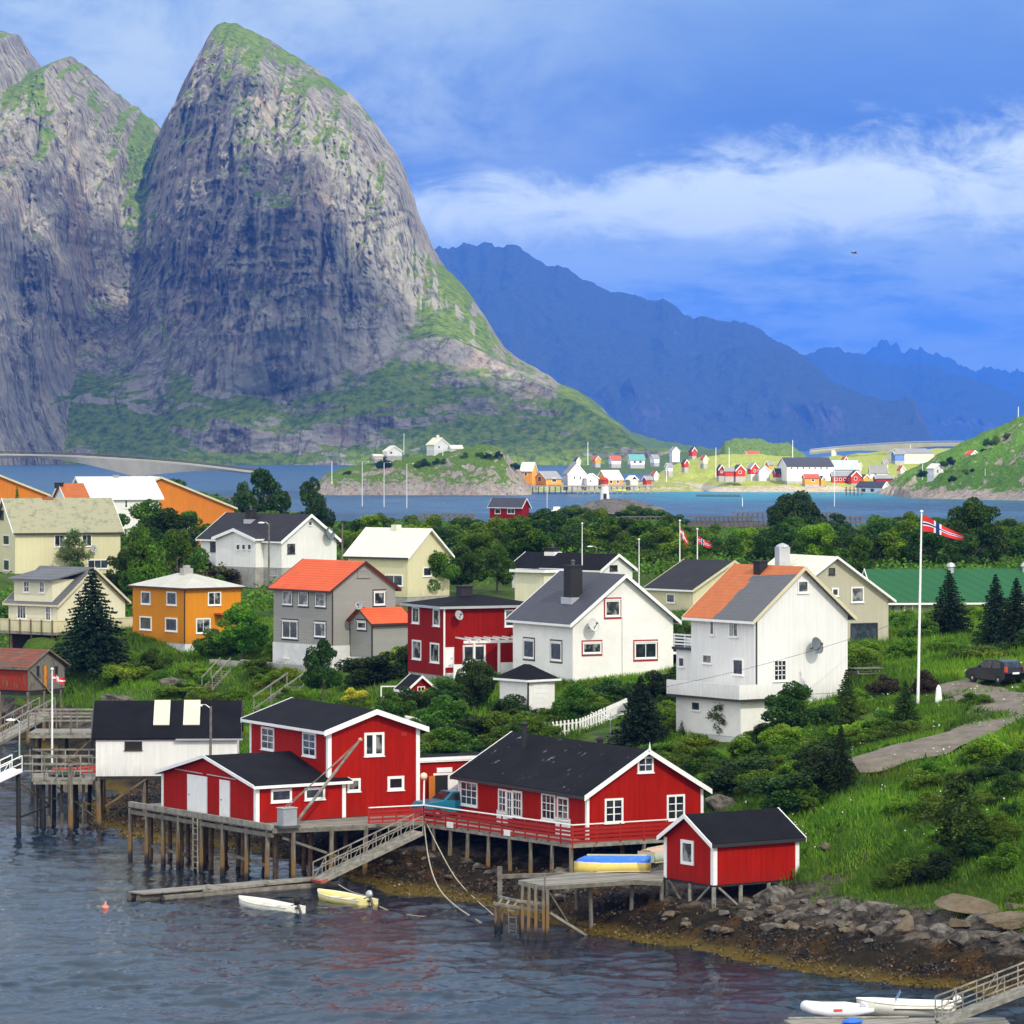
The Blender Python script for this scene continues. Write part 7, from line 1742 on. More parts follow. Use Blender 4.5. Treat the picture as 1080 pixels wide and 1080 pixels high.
def crown_mesh(kind, seed):
    rs = np.random.RandomState(seed)
    pts = []
    if kind == 'broad':       # unit height 1, width about 1
        nl = 30; sx_, sy_ = rs.uniform(0.85, 1.2), rs.uniform(0.85, 1.2); ox, oy = rs.uniform(-0.06, 0.06, 2)
        for i in range(nl):
            th, u = rs.uniform(0, 6.28), rs.uniform(-0.75, 1); rr = math.sqrt(max(0, 1 - u * u * 0.9)) * rs.uniform(0.25, 1.0)
            c = np.array([0.38 * rr * math.cos(th) * sx_ + ox * u, 0.38 * rr * math.sin(th) * sy_ + oy * u, 0.54 + 0.36 * u * rs.uniform(0.8, 1.1)]); R_ = rs.uniform(0.06, 0.165)
            k = int(420 * (R_ / 0.13) ** 2); d_ = rs.normal(size=(k, 3)); d_ /= np.linalg.norm(d_, axis=1)[:, None]; d_ *= (rs.uniform(0.55, 1.08, size=k) ** 0.6)[:, None]
            pts.append(c + d_ * R_ * np.array([1.1, 1.1, 0.8]))
        size = 0.0145
    elif kind == 'bush':
        for i in range(30):
            th, rr = rs.uniform(0, 6.28), rs.uniform(0, 1) ** 0.6; c = np.array([0.42 * rr * math.cos(th), 0.42 * rr * math.sin(th), rs.uniform(0.12, 0.95 - 0.5 * rr)]); R_ = rs.uniform(0.09, 0.18)
            k = int(330 * (R_ / 0.13) ** 2); d_ = rs.normal(size=(k, 3)); d_ /= np.linalg.norm(d_, axis=1)[:, None]; d_ *= (rs.uniform(0.5, 1.1, size=k) ** 0.6)[:, None]; q = c + d_ * R_
            q[:, 2] = np.abs(q[:, 2]); pts.append(q)
        size = 0.016
    elif kind == 'young':     # sparse young birch
        for i in range(46):
            th, u = rs.uniform(0, 6.28), rs.uniform(0, 1); rr = math.sin(math.pi * (0.12 + 0.88 * u) ** 0.8) * rs.uniform(0.3, 1); c = np.array([0.34 * rr * math.cos(th), 0.34 * rr * math.sin(th), 0.2 + 0.78 * u])
            k = 90; pts.append(c + rs.normal(size=(k, 3)) * 0.04)
        size = 0.016
    elif kind == 'spruce':
        V, N = [], 0
        tiers = 30
        for i in range(tiers):
            u = i / (tiers - 1); z0 = 0.06 + 0.92 * u; rad = 0.36 * (1 - u) ** 0.85 + 0.012; nb = int(11 * (1 - u) + 5)
            for j in range(nb):
                th = 6.28 * j / nb + rs.uniform(-0.4, 0.4) + i; L_ = rad * rs.uniform(0.75, 1.12); k = int(10 + 70 * L_ / 0.36)
                s_ = rs.uniform(0.05, 1, size=k) ** 0.8; w = 0.055 * (1 - s_ * 0.75) * (1 - u * 0.6) + 0.004
                x = L_ * s_; z = z0 - 0.16 * x - 0.10 * x * s_ + 0.05 * s_ ** 3 * rad; y = rs.uniform(-1, 1, size=k) * w; z = z - np.abs(y) * 0.6 + rs.normal(size=k) * 0.004
                pts.append(np.stack([x * math.cos(th) - y * math.sin(th), x * math.sin(th) + y * math.cos(th), z], 1))
        size = 0.0085
    C0 = np.concatenate(pts); V, Fq = leaves_on(C0, size, rs, up=0.6 if kind != 'spruce' else 0.9, elong=1.3 if kind != 'spruce' else 1.8)
    o = np_mesh('crown', V, Fq, None, smooth=False); me = o.data; bpy.data.objects.remove(o); return me
def trunk_mesh(seed, top=0.75, r=0.022, branches=9, spread=0.3):
    rs_ = random.Random(seed); m_ = MB()
    m_.tube([(0, 0, -0.06), (0.01, 0.005, top * 0.4), (rs_.uniform(-.02, .02), rs_.uniform(-.02, .02), top)], [r * 1.2, r * 0.85, r * 0.25], 7)
    for i in range(branches):
        z0 = top * (0.25 + 0.6 * i / branches); th = i * 2.4 + rs_.uniform(-.4, .4); L_ = spread * rs_.uniform(0.6, 1)
        m_.tube([(0.005, 0, z0), (L_ * 0.5 * math.cos(th), L_ * 0.5 * math.sin(th), z0 + 0.10), (L_ * math.cos(th), L_ * math.sin(th), z0 + 0.24)], [r * 0.5, r * 0.3, r * 0.12], 5)
    o = m_.build('trunk', BARK); me = o.data; bpy.data.objects.remove(o); return me
CR = {k: [crown_mesh(k, 10 * j + i) for i in range(nn)] for j, (k, nn) in enumerate((('broad', 5), ('bush', 4), ('young', 2), ('spruce', 3)))}
TK = {'broad': [trunk_mesh(i) for i in range(3)], 'bush': [trunk_mesh(5, 0.5, 0.02, 12, 0.35)], 'young': [trunk_mesh(8, 0.85, 0.014, 12, 0.24)], 'spruce': [trunk_mesh(9, 0.96, 0.02, 2, 0.05)]}
def with_mat(me, mat, cache={}):
    k = (me.name, mat.name)
    if k not in cache:
        c = me.copy(); c.materials.clear(); c.materials.append(mat); cache[k] = c
    return cache[k]
NM = {'broad': ('tree', 'tree'), 'bush': ('bush', 'bush'), 'young': ('young_tree', 'tree'), 'spruce': ('spruce_tree', 'tree')}
cnt = [0]
def plant(kind, x, y, z, h, w, mat, label, group=None, seed=None, bark=BARK):
    cnt[0] += 1; i = seed if seed is not None else cnt[0]
    e_ = empty(NM[kind][0], (x, y, z - 0.05), i * 2.1, label, NM[kind][1], group); e_.scale = (w, w, h)
    for nm, me in (('trunk', with_mat(TK[kind][i % len(TK[kind])], bark)), ('crown', with_mat(CR[kind][i % len(CR[kind])], mat))):
        ob = bpy.data.objects.new(nm, me); C.objects.link(ob); ob.parent = e_
    return e_
WF = {'broad': 0.92, 'bush': 0.88, 'young': 0.72, 'spruce': 0.60}
def plant_px(kind, px, py, wpx, hpx, mat, label, group=None, Y=None, bark=BARK):
    g_ = on_ground(px, py) if Y is None else P(px, py, Y)
    sc = g_.y / F; return plant(kind, g_.x, g_.y, g_.z, hpx * sc, wpx * sc / WF[kind], mat, label, group, bark=bark)
S = 'spruce'; Bd = 'broad'; Bu = 'bush'; Yg = 'young'
for a in [
    (S, 97, 706, 80, 106, LS, 'large dark spruce between the cream terrace house and the ochre house'), (S, 676, 787, 62, 76, LS, 'broad dark spruce on the lawn left of the tall white house'),
    (S, 722, 775, 13, 26, LS, 'tiny spruce sapling by the basement wall of the tall white house'), (S, 1001, 672, 50, 72, LS, 'dark spruce in front of the green roof, left one'),
    (S, 1050, 684, 46, 80, LS, 'dark spruce in front of the green roof, middle one'), (S, 1072, 690, 52, 82, LS, 'dark spruce at the right edge in front of the green roof'),
    (S, 334, 602, 20, 38, LS, 'small spruce before the gable of the white black-roofed house'), (S, 893, 779, 42, 74, LD, 'conical dark green spruce right of the white house gable'),
    (S, 955, 772, 36, 56, LD, 'small dark spruce left of the tall flagpole'), (S, 887, 832, 34, 70, LD, 'slender dark spruce at the left end of the drive'),
    (Yg, 763, 779, 36, 46, LP, 'young pale green birch in front of the white basement wall'), (Bd, 833, 785, 62, 66, LD, 'dense dark round tree below the white house gable'),
    (Bd, 341, 742, 46, 70, LD, 'dark round tree in front of the grey orange-roofed house'), (Bd, 256, 698, 62, 62, LA, 'round green tree between the ochre and the grey house'),
    (Bu, 225, 694, 46, 34, LA, 'green bush in front of the ochre house wall'), (Bu, 303, 700, 30, 20, LB, 'small bush below the left wall of the grey house'), (Bd, 150, 655, 62, 100, LA, 'tall green tree right of the large spruce'), (Bd, 186, 640, 60, 84, LA, 'leafy tree behind the ochre house roof'),
    (Bd, 130, 650, 44, 70, LD, 'dark leafy tree behind the large spruce'), (Bu, 232, 617, 62, 26, LR, 'brownish hedge below the white black-roofed house'), (Bu, 208, 614, 36, 30, LR, 'brown shrub left of the white black-roofed house'),
    (Bd, 457, 634, 54, 64, LA, 'leafy tree at the corner of the cream pale-roofed house'), (Bd, 487, 628, 46, 54, LD, 'dark leafy tree behind the deep red house'), (Bd, 524, 626, 46, 52, LA, 'green tree left of the pale yellow wing'),
    (Bd, 500, 752, 44, 58, LD, 'dark small tree before the pergola of the red house'), (Bu, 395, 722, 76, 44, LD, 'wide clipped dark hedge between the grey and the red house'), (Bu, 470, 774, 62, 44, LA, 'round bush behind the fence near the red playhouse'),
    (Bu, 415, 760, 42, 34, LA, 'bush below the red playhouse'), (Bu, 548, 764, 60, 34, LD, 'dark low shrub left of the small white garage'), (Bu, 575, 772, 60, 30, LB, 'bright green shrub before the small white garage'), (Bu, 610, 762, 56, 46, LA, 'green shrub right of the small white garage'),
    (Bu, 648, 748, 62, 42, LD, 'dark shrub below the wide window of the central white house'), (Bu, 690, 738, 46, 34, LD, 'dark shrub between the two white houses'), (Bu, 376, 742, 30, 22, LY, 'yellow flowering bush behind the barn roof'), (Bu, 449, 742, 24, 18, LY, 'yellow green flowering bush right of the playhouse'),
    (Bu, 372, 752, 34, 22, LA, 'low bush under the yellow flowering bush'), (Bu, 790, 838, 84, 44, LD, 'dark willow thicket right of the red house gable'), (Bu, 835, 852, 92, 52, LD, 'broad dark willow thicket above the small boathouse'), (Bu, 868, 828, 60, 44, LD, 'dark willow thicket at the left end of the drive'),
    (Bu, 757, 822, 40, 26, LA, 'green shrub beside the red house gable'), (Yg, 1010, 908, 78, 84, LA, 'large loose green bush low on the grassy slope'), (Bu, 932, 738, 36, 34, LR, 'reddish brown bush near the garden table'), (Bu, 976, 735, 30, 32, LR, 'brown bush right of the tall flagpole'),
    (Bu, 905, 745, 36, 24, LD, 'dark low bush beside the garden table'), (Bu, 930, 775, 44, 30, LA, 'green bush below the garden table'), (Bu, 1030, 742, 36, 16, LB, 'low green shrub inside the bend of the drive'), (Bu, 955, 700, 40, 30, LA, 'green bush behind the beige house corner'),
    (Bu, 1035, 697, 60, 22, LB, 'fresh green shrub behind the dark hatchback'), (Bu, 905, 712, 40, 30, LB, 'bright green shrub at the base of the beige house'), (Bu, 12, 658, 34, 30, LA, 'green bush left of the cream terrace house'), (Yg, 78, 606, 40, 46, LP, 'small pale tree before the wall under the lichen roof'),
    (Bu, 130, 722, 50, 30, LB, 'bright green shrub right of the large spruce foot'), (Bu, 165, 706, 34, 24, LA, 'small shrub at the white basement of the ochre house'), (Bu, 195, 735, 60, 18, LB, 'low green shrub above the white boathouse roof'),  (Bd, 218, 585, 60, 66, LA, 'green tree between the orange hall and the black roof'), (Bd, 185, 575, 54, 70, LA, 'green tree in front of the orange storage hall'), (Bd, 905, 625, 44, 60, LA, 'green tree behind the beige house roof'),
    (Bu, 725, 700, 40, 46, LD, 'dark bush under the balcony of the tall white house'), (Bd, 1030, 610, 70, 84, LD, 'tall dark tree behind the green roof'), (Bd, 838, 572, 54, 54, LD, 'dark tree behind the blue-grey chimney'),
    (Bu, 880, 790, 30, 26, LA, 'green shrub between the two dark conifers'), (Bu, 700, 800, 50, 24, LA, 'low green shrub behind the ridge of the red house'), (Bu, 530, 790, 50, 26, LB, 'green weeds mound behind the left end of the black roof'), (Bu, 300, 765, 40, 18, LB, 'low bush at the foot of the wooden stairs'),
]:
    plant_px(*a)
plant_px(Bu, 510, 776, 34, 22, LB, 'small bright bush in the gap of the picket fence')

def plant_top(kind, px, ptop, wpx, Y, mat, label):
    x = D(px, Y); g_ = gz(x, Y); return plant(kind, x, Y, g_, Zp(ptop, Y) - g_, wpx * Y / F / WF[kind], mat, label)
plant_top(Bd, 281, 494, 66, 620, LD, 'big dark round tree against the water beyond the white black-roofed house'); plant_top(Bd, 331, 505, 42, 600, LD, 'smaller dark round tree against the water beyond the white black-roofed house')
plant_top(Bd, 256, 506, 34, 640, LD, 'dark tree at the end of the long grey bridge'); plant_top(S, 18, 512, 20, 515, LA, 'small green conifer before the left orange hall')
plant_top(Bd, 838, 524, 58, 560, LD, 'tall dark tree rising over the belt before the far village'); plant_top(Bd, 1030, 530, 72, 420, LD, 'tall dark tree rising over the belt right of the big flag')
# the green belt behind the village
houses = [(o.location.x, o.location.y) for o in C.objects if o.type == 'EMPTY' and o.parent is None and o.get('category') in ('house', 'hall', 'cabin')]
rng = random.Random(21); placed = []
top_line = [(-200, 515), (0, 520), (60, 506), (165, 515), (210, 522), (250, 528), (350, 545), (420, 540), (520, 545), (600, 530), (680, 532), (740, 552), (800, 550), (860, 528), (900, 548), (950, 534), (1000, 545), (1030, 528), (1080, 545), (1300, 540)]
tries = 0
while len(placed) < 250 and tries < 9000:
    tries += 1
    Yq = 395 + 420 * rng.random() ** 1.25; px = rng.uniform(-90, 1190); x = (px - 540) * Yq / F
    if any(abs(x - hx - 3) < 8.5 and -5 < Yq - hy < 17 for hx, hy in houses): continue
    if any((x - a) ** 2 + (Yq - b) ** 2 < 15 for a, b in placed): continue
    g_ = gz(x, Yq)
    if g_ < 1.5: continue
    tp = np.interp(px, [p_[0] for p_ in top_line], [p_[1] for p_ in top_line]) + rng.uniform(0, 16)
    h = CH - (tp - HZ) * Yq / F - g_
    if h < 2.6: continue
    # keep the view of the houses in front clear: nearer rows stay lower
    h = min(h, rng.uniform(4.0, 7.6)); w = min(h * rng.uniform(0.95, 1.3), 8.0)
    kd = rng.random(); kind = 'broad'; mat = rng.choice([LA, LB, LB, LD])
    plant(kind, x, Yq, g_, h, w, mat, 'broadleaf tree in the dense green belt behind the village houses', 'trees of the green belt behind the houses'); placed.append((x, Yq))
print('belt', len(placed), tries)

hs_ = [(o.location.x, o.location.y) for o in C.objects if o.type == 'EMPTY' and o.parent is None and o.get('category') in ('house', 'garage', 'playhouse', 'barn', 'shed', 'boathouse', 'workshop')]
nsh = 0
for zone, cnt_, yr_, ur_, hr_ in ((0, 66, (236, 300), (400, 735), (0.9, 2.5)), (1, 34, (262, 318), (70, 330), (0.7, 2.0)), (2, 34, (196, 240), (700, 905), (0.8, 2.0)), (3, 60, (172, 215), (850, 1090), (0.5, 1.6)), (4, 26, (245, 330), (900, 1100), (0.8, 2.2))):
    got = 0
    for _ in range(900):
        if got >= cnt_: break
        Yq = rng.uniform(*yr_); px = rng.uniform(*ur_); x = (px - 540) * Yq / F
        if any(-4.5 < x - hx < 9.5 and -1.5 < Yq - hy < 11 for hx, hy in hs_): continue
        if np.min((road[:, 0] - x) ** 2 + (road[:, 1] - Yq) ** 2) < 9: continue
        if zone == 0 and abs(px - 640) < 45 and Yq < 246: continue
        g_ = gz(x, Yq)
        if g_ < 2.9: continue
        h = rng.uniform(*hr_); plant('bush', x, Yq, g_, h, h * rng.uniform(1.2, 2.0), rng.choice([LA, LB, LB, LB, LD]), ('low green shrub in the gardens around the white houses', 'low green shrub on the slope above the white boathouse', 'low green shrub on the slope right of the red houses', 'small clump of green weeds on the lower right slope', 'green shrub around the drive and the green roofed house')[zone], ('garden shrubs', 'shrubs above the white boathouse', 'shrubs right of the red houses', 'weed clumps on the lower right slope', 'shrubs around the drive')[zone]); got += 1; nsh += 1
print('shrubs', nsh)
# undergrowth that nobody could count: low thicket of the belt, and tall grass and weeds of the slopes
rs = np.random.RandomState(8)
k = 330000; Yu = 350 + 700 * rs.rand(k) ** 1.3; Uu = rs.uniform(-160, 1260, k); Xu = (Uu - 540) * Yu / F
gg = ground_np(Xu, Yu); hump = 1.0 + 2.4 * np.clip(fbm(Xu / 6.0, Yu / 6.0, 3.0, 3) + 0.35, 0, 1)
keep = (gg > 0.9)
for hx, hy in houses: keep &= ~((np.abs(Xu - hx - 3) < 8.5) & (Yu - hy > -12) & (Yu - hy < 15))
lim = CH - (np.interp(Uu, [p_[0] for p_ in top_line], [p_[1] for p_ in top_line]) + 8 - HZ) * Yu / F
Zu = gg + np.minimum(hump * rs.rand(k) ** 0.4, np.maximum(lim - gg, 0.4))
C0 = np.stack([Xu, Yu, Zu], 1)[keep]; V, Fq = leaves_on(C0, 0.15, rs, 0.8, 1.3)
tag(np_mesh('undergrowth', V, Fq, LA, smooth=False), kind='stuff', label='dense low thicket filling the ground under the tree belt')
print('undergrowth', len(C0))

def grass(name, k, yr, ur, mat, hmin, hmax, wid, zmin=2.5, lean=0.35, patch=None, thr=0.0, label=None):
    rs = np.random.RandomState(len(name) + k % 97); Yg_ = np.sqrt(rs.uniform(yr[0] ** 2, yr[1] ** 2, k)); Ug = rs.uniform(ur[0], ur[1], k); Xg = (Ug - 540) * Yg_ / F
    g_ = ground_np(Xg, Yg_); keep = g_ > zmin + 0.4 * rs.randn(k) * 0.5
    if patch is not None: keep &= (fbm(Xg / patch, Yg_ / patch, 7.7, 3) > thr)
    near = np.where((Xg > road[:, 0].min() - 1) & (Yg_ > road[:, 1].min() - 1) & (Yg_ < road[:, 1].max() + 1))[0]
    if len(near):
        bad = np.zeros(len(near), bool)
        for rx, ry in road: bad |= ((Xg[near] - rx) ** 2 + (Yg_[near] - ry) ** 2) < 0.2
        keep[near[bad]] = False
    for (hx, hy, r_) in lawns: keep &= ((Xg - hx) ** 2 + ((Yg_ - hy) / 2) ** 2) > r_ ** 2
    Xg, Yg_, g_ = Xg[keep], Yg_[keep], g_[keep]; k = len(Xg)
    h = rs.uniform(hmin, hmax, k) * (0.7 + 0.6 * np.clip(fbm(Xg / 3.0, Yg_ / 3.0, 1.0, 3) + 0.5, 0, 1)); th = rs.uniform(0, 6.28, k)
    wx, wy = np.cos(th) * wid, np.sin(th) * wid; lx, ly = rs.normal(size=k) * lean * h, rs.normal(size=k) * lean * h
    A = np.stack([Xg - wx, Yg_ - wy, g_ - 0.05], 1); B = np.stack([Xg + wx, Yg_ + wy, g_ - 0.05], 1); T_ = np.stack([Xg + lx, Yg_ + ly, g_ + h], 1)
    V = np.stack([A, B, T_], 1).reshape(-1, 3)
    tag(np_mesh(name, V, np.arange(3 * k).reshape(-1, 3), mat, smooth=False), kind='stuff', label=label); print(name, k)
lw = [on_ground(650, 780), on_ground(790, 770), on_ground(905, 760), on_ground(720, 790)]
cq = on_ground(1052, 723)
lawns = [(cq.x, cq.y + 0.5, 2.6), (lw[0].x, lw[0].y, 2.6), (lw[1].x, lw[1].y, 2.5), (lw[2].x, lw[2].y, 1.6)]
GR = leaf_mat('grass_blades', (0.055, 0.150, 0.005), (0.150, 0.275, 0.012), 0.3); GR2 = leaf_mat('yellowing_grass_blades', (0.09, 0.15, 0.018), (0.20, 0.22, 0.05), 0.3); HB = leaf_mat('weed_leaves', (0.022, 0.085, 0.004), (0.070, 0.185, 0.010), 0.25)
grass('grass', 290000, (165, 270), (600, 1290), GR, 0.22, 0.5, 0.035, label='long meadow grass on the slope right of the red houses')
grass('grass', 110000, (240, 345), (60, 640), GR, 0.2, 0.5, 0.05, label='rough grass between the quay buildings and the upper houses')
grass('dry_grass', 60000, (168, 330), (60, 1100), GR2, 0.35, 0.75, 0.03, zmin=2.7, patch=7.0, thr=0.22, label='patches of yellowing seed grass on the slopes')
grass('weeds', 190000, (168, 330), (60, 1250), HB, 0.2, 0.5, 0.09, zmin=2.7, patch=5.0, thr=-0.02, lean=0.9, label='patches of broad leaved weeds on the slopes')
grass('grass', 60000, (235, 345), (820, 1280), GR, 0.3, 0.8, 0.05, zmin=8.5, label='tall grass around the parked hatchback and below the spruces')
# white flower heads
k = 2600; rs = np.random.RandomState(4); Yf = rs.uniform(172, 240, k); Uf = rs.uniform(780, 1090, k); Xf = (Uf - 540) * Yf / F; gf = ground_np(Xf, Yf); kp = (gf > 3) & (fbm(Xf / 4, Yf / 4, 2.0, 3) > 0.12)
C0 = np.stack([Xf, Yf, gf + 0.5], 1)[kp]; V, Fq = leaves_on(C0, 0.045, rs, 3.0, 1.0); tag(np_mesh('wildflowers', V, Fq, plain('white_petals', (0.65, 0.68, 0.6)), smooth=False), kind='stuff', label='small white flower heads scattered through the slope grass')
# seaweed fringe on the shore
k = 200000; rs = np.random.RandomState(6); Yf = rs.uniform(160, 260, k); Uf = rs.uniform(60, 1100, k); Xf = (Uf - 540) * Yf / F; gf = ground_np(Xf, Yf); kp = (gf > -0.05) & (gf < 1.15 + 0.3 * rs.randn(k)) & (fbm(Xf / 1.5, Yf / 1.5, 2.0, 3) > -0.12)
C0 = np.stack([Xf, Yf, gf + 0.04 + 0.10 * rs.rand(k)], 1)[kp]; V, Fq = leaves_on(C0, 0.045, rs, 1.0, 1.8)
m, n = new_mat('bladder_wrack'); p = n.pos(); a = n.noise(p, 0.7, 4, 0.6); b = n.noise(p, 6, 2)
c = n.mix(n.step(a, 0.45, 0.62), (0.020, 0.013, 0.003), (0.085, 0.034, 0.005)); c = n.mix(n.step(n.math('ADD', n.sep(p, 2), n.math('MULTIPLY', b, 0.3)), 0.75, 0.4), c, (0.13, 0.085, 0.009)); c = n.mix(n.step(b, 0.5, 0.7), c, (0.012, 0.009, 0.005))
finish(n, col=c, rough=0.45); tag(np_mesh('seaweed', V, Fq, m, smooth=False), kind='stuff', label='brown and orange seaweed covering the rocks at the waterline'); print('weed', len(C0))
# ================================================================== beyond the channel
FW = boards('far_white_boards', (0.82, 0.81, 0.78), 0.3, depth=0.2); FO = boards('far_orange_boards', (0.75, 0.33, 0.05), 0.3); FR = boards('far_red_boards', (0.55, 0.05, 0.02), 0.3); FRD = boards('far_dark_red_boards', (0.28, 0.03, 0.02), 0.3); FC = boards('far_cream_boards', (0.78, 0.72, 0.5), 0.3)
RG = roofing('far_grey_roof', (0.22, 0.22, 0.23), 'felt', 0.1); RK = roofing('far_dark_roof', (0.05, 0.052, 0.07), 'felt', 0.1); RB = roofing('far_blue_grey_roof', (0.34, 0.42, 0.46), 'felt', 0.1); RR = roofing('far_red_roof', (0.40, 0.08, 0.05), 'felt', 0.1); RC = roofing('far_cream_roof', (0.7, 0.66, 0.55), 'felt', 0.05); RGN = roofing('far_green_roof', (0.10, 0.28, 0.25), 'felt', 0.1)
def far(name, label, cx, Y, pyb, th, xl, xr, eave, apex, g, wall, roof, wins=(), cat='house', group=None, barge=TRIM, deep=6, chim=False, z=None):
    q = House(name, label, cat, cx, Y, Zp(pyb, Y), th, xl, xr, eave, apex, g, group=group)
    q.walls(wall, deep=deep, base_mat=(WOODK if deep < 1 else (FW if deep >= 4 else CONC))); q.roof(roof, 0.4, 0.4, t=0.3, barge=barge, bw=0.5, fascia=None)
    for w in wins: q.window(w[0], *w[1:5], w[5] if len(w) > 5 else 1, 1, fw=0.15, sill=False)
    if chim: q.mb().box(q.W * 0.5 - 0.6, q.L * 0.5 - 0.6, q.A - 0.5, q.W * 0.5 + 0.6, q.L * 0.5 + 0.6, q.A + 1.6).build('chimney', FW, q.root)
    return q
Z = 'village across the channel'
far('house', 'orange house at the tip of the far quay beside the green island', 561, 1905, 511, 55, 549, 566, 496, 488, 'R', FO, RC, (('L', 553, 498, 556, 502),), deep=3)
far('boathouse', 'wide orange boathouse with grey roof on dark piles, left end of the far quay', 576, 1900, 511.5, 35, 563, 592, 505, 497.5, 'L', FO, RG, (('L', 567.5, 502.5, 571, 508), ('R', 582, 504, 587, 508.5)), cat='boathouse', deep=0.5)
far('warehouse', 'tall white gabled warehouse with grey side roof on the far quay', 599, 1905, 513, 12, 594, 618, 500, 489, 'R', FW, RG, (('R', 605, 502, 607, 506), ('R', 611, 502, 613, 506)), cat='warehouse', deep=2)
far('boathouse', 'small white boathouse right of the tall white warehouse', 619, 1902, 512, 20, 616, 631, 504.5, 500, 'R', FW, RC, (('R', 622, 506, 624, 509),), cat='boathouse', deep=2)
far('boathouse', 'orange boathouse with a long cream roof in the middle of the far quay', 640, 1900, 511, 30, 629, 657, 506, 496.5, 'L', FO, RC, (('R', 643, 506.5, 646, 510), ('R', 650, 506.5, 653, 510)), cat='boathouse', deep=2)
far('shed', 'pale yellow shed with a dark opening near the lighthouse', 665, 1905, 513, 15, 660, 673, 506, 502, 'R', FC, RC, (('R', 666, 503, 671, 506),), cat='shed', deep=2)
far('house', 'small white house with red roof on the far shore under the mountain', 645, 3000, 489.5, 30, 642, 655, 485, 481, 'L', FW, RR, (), deep=3)
far('house', 'white house with green roof on the far shore under the mountain', 665, 3000, 490, 20, 662, 680, 485, 479.5, 'L', FW, RGN, (('R', 668, 486, 671, 488.5), ('R', 674, 486, 677, 488.5)), deep=3)
far('house', 'lone white house at the foot of the blue ridge', 709, 2950, 482, 30, 706, 717, 476, 471.5, 'R', FW, RG, (), deep=4)
far('boathouse', 'dark red boathouse, leftmost of the row left of the big white warehouse', 758, 2000, 502, 30, 755.5, 764, 495, 490.5, 'R', FRD, RK, (('R', 760, 496.5, 762, 499),), 'boathouse', deep=3)
far('boathouse', 'low red boathouse in the middle of the row left of the big white warehouse', 765, 1990, 502.5, 10, 764, 774, 496.5, 493.5, 'L', FR, RG, (), 'boathouse', deep=3)
far('boathouse', 'red boathouse with white trim, third of the row left of the big white warehouse', 776, 1990, 502.5, 25, 772, 786, 496, 490.5, 'R', FR, RK, (('R', 779, 496.5, 782, 499.5),), 'boathouse', deep=3)
far('house', 'red house with grey roof at the right of the boathouse row', 792, 2020, 500, 35, 788, 800, 494, 488.5, 'R', FR, RG, (('R', 795, 495, 797, 498),), deep=4)
far('house', 'small white house with grey roof just left of the big white warehouse', 801, 2015, 503, 25, 799, 812, 497, 491.5, 'R', FW, RG, (), deep=4)
far('cabin', 'small dark red cabin between the white house and the big white warehouse', 818, 2010, 503.5, 25, 815, 828, 498.5, 494.5, 'L', FR, RK, (('R', 822, 499, 825, 502),), 'cabin', deep=4)
far('warehouse', 'big white warehouse with a dark blue-grey roof in the middle of the far village', 830, 1990, 507.5, 4, 820, 879, 492, 483, 'L', FW, RK, tuple(('R', 834 + i * 6.2, 492.5, 836 + i * 6.2, 495) for i in range(7)), 'warehouse', deep=2)
far('house', 'red orange house in front of the big white warehouse', 849, 1965, 511, 15, 846, 864, 504, 500.5, 'L', FO, RR, (('R', 856, 505, 859, 508),), deep=3)
far('warehouse', 'long building with pale blue-grey roof right of the big white warehouse', 880, 2030, 503, 6, 876, 906, 495, 486, 'L', RB, RB, (), 'warehouse', deep=3)
far('house', 'long red house with a row of white windows in the far village', 878, 1975, 510, 6, 876, 899, 502, 498, 'L', FR, RG, tuple(('R', 880.5 + i * 4.6, 504, 883 + i * 4.6, 507) for i in range(4)), deep=3)
far('boathouse', 'bright red gabled boathouse right of the long red house', 898, 1970, 510, 22, 895, 908, 502, 497, 'R', FR, RK, (('R', 901, 503, 904, 506.5),), 'boathouse', deep=3)
far('house', 'small orange red house behind the white waterside boathouse', 911, 1990, 508, 20, 906, 917, 504, 501, 'R', FO, RK, (), deep=3)
far('house', 'white house with grey roof above the waterside boathouse', 918, 2020, 505, 30, 916, 936, 497, 491, 'L', FW, RG, (('R', 922, 498, 925, 501),), deep=4)
far('house', 'dark red low house right of the white grey-roofed house', 924, 1985, 508, 15, 921, 942, 504.5, 501.5, 'L', FRD, RG, (), deep=3)
far('boathouse', 'white boathouse with dark roof at the water below the far village', 931, 1900, 520.5, 30, 903, 938, 513.5, 508.5, 'R', FW, RK, (('L', 909, 515, 913, 519), ('L', 918, 515, 922, 519)), 'boathouse', deep=2)
far('house', 'long red roofed house on the ridge above the boathouse row', 789, 2500, 482, 10, 784, 801, 479.5, 476, 'L', FW, RR, (), deep=4)
far('hall', 'cream hall under the right end of the far bridge', 954, 2180, 486, 20, 935, 985, 478, 473.5, 'L', FC, RG, (), 'hall', deep=4)
far('shed', 'small blue shed under the far bridge', 944, 2150, 486, 15, 940, 954, 479, 476, 'L', plain('far_blue', (0.1, 0.2, 0.5)), RG, (), 'shed', deep=3)
rng = random.Random(12)
descr = ['tiny white house', 'tiny red house', 'tiny cream house', 'tiny ochre house']
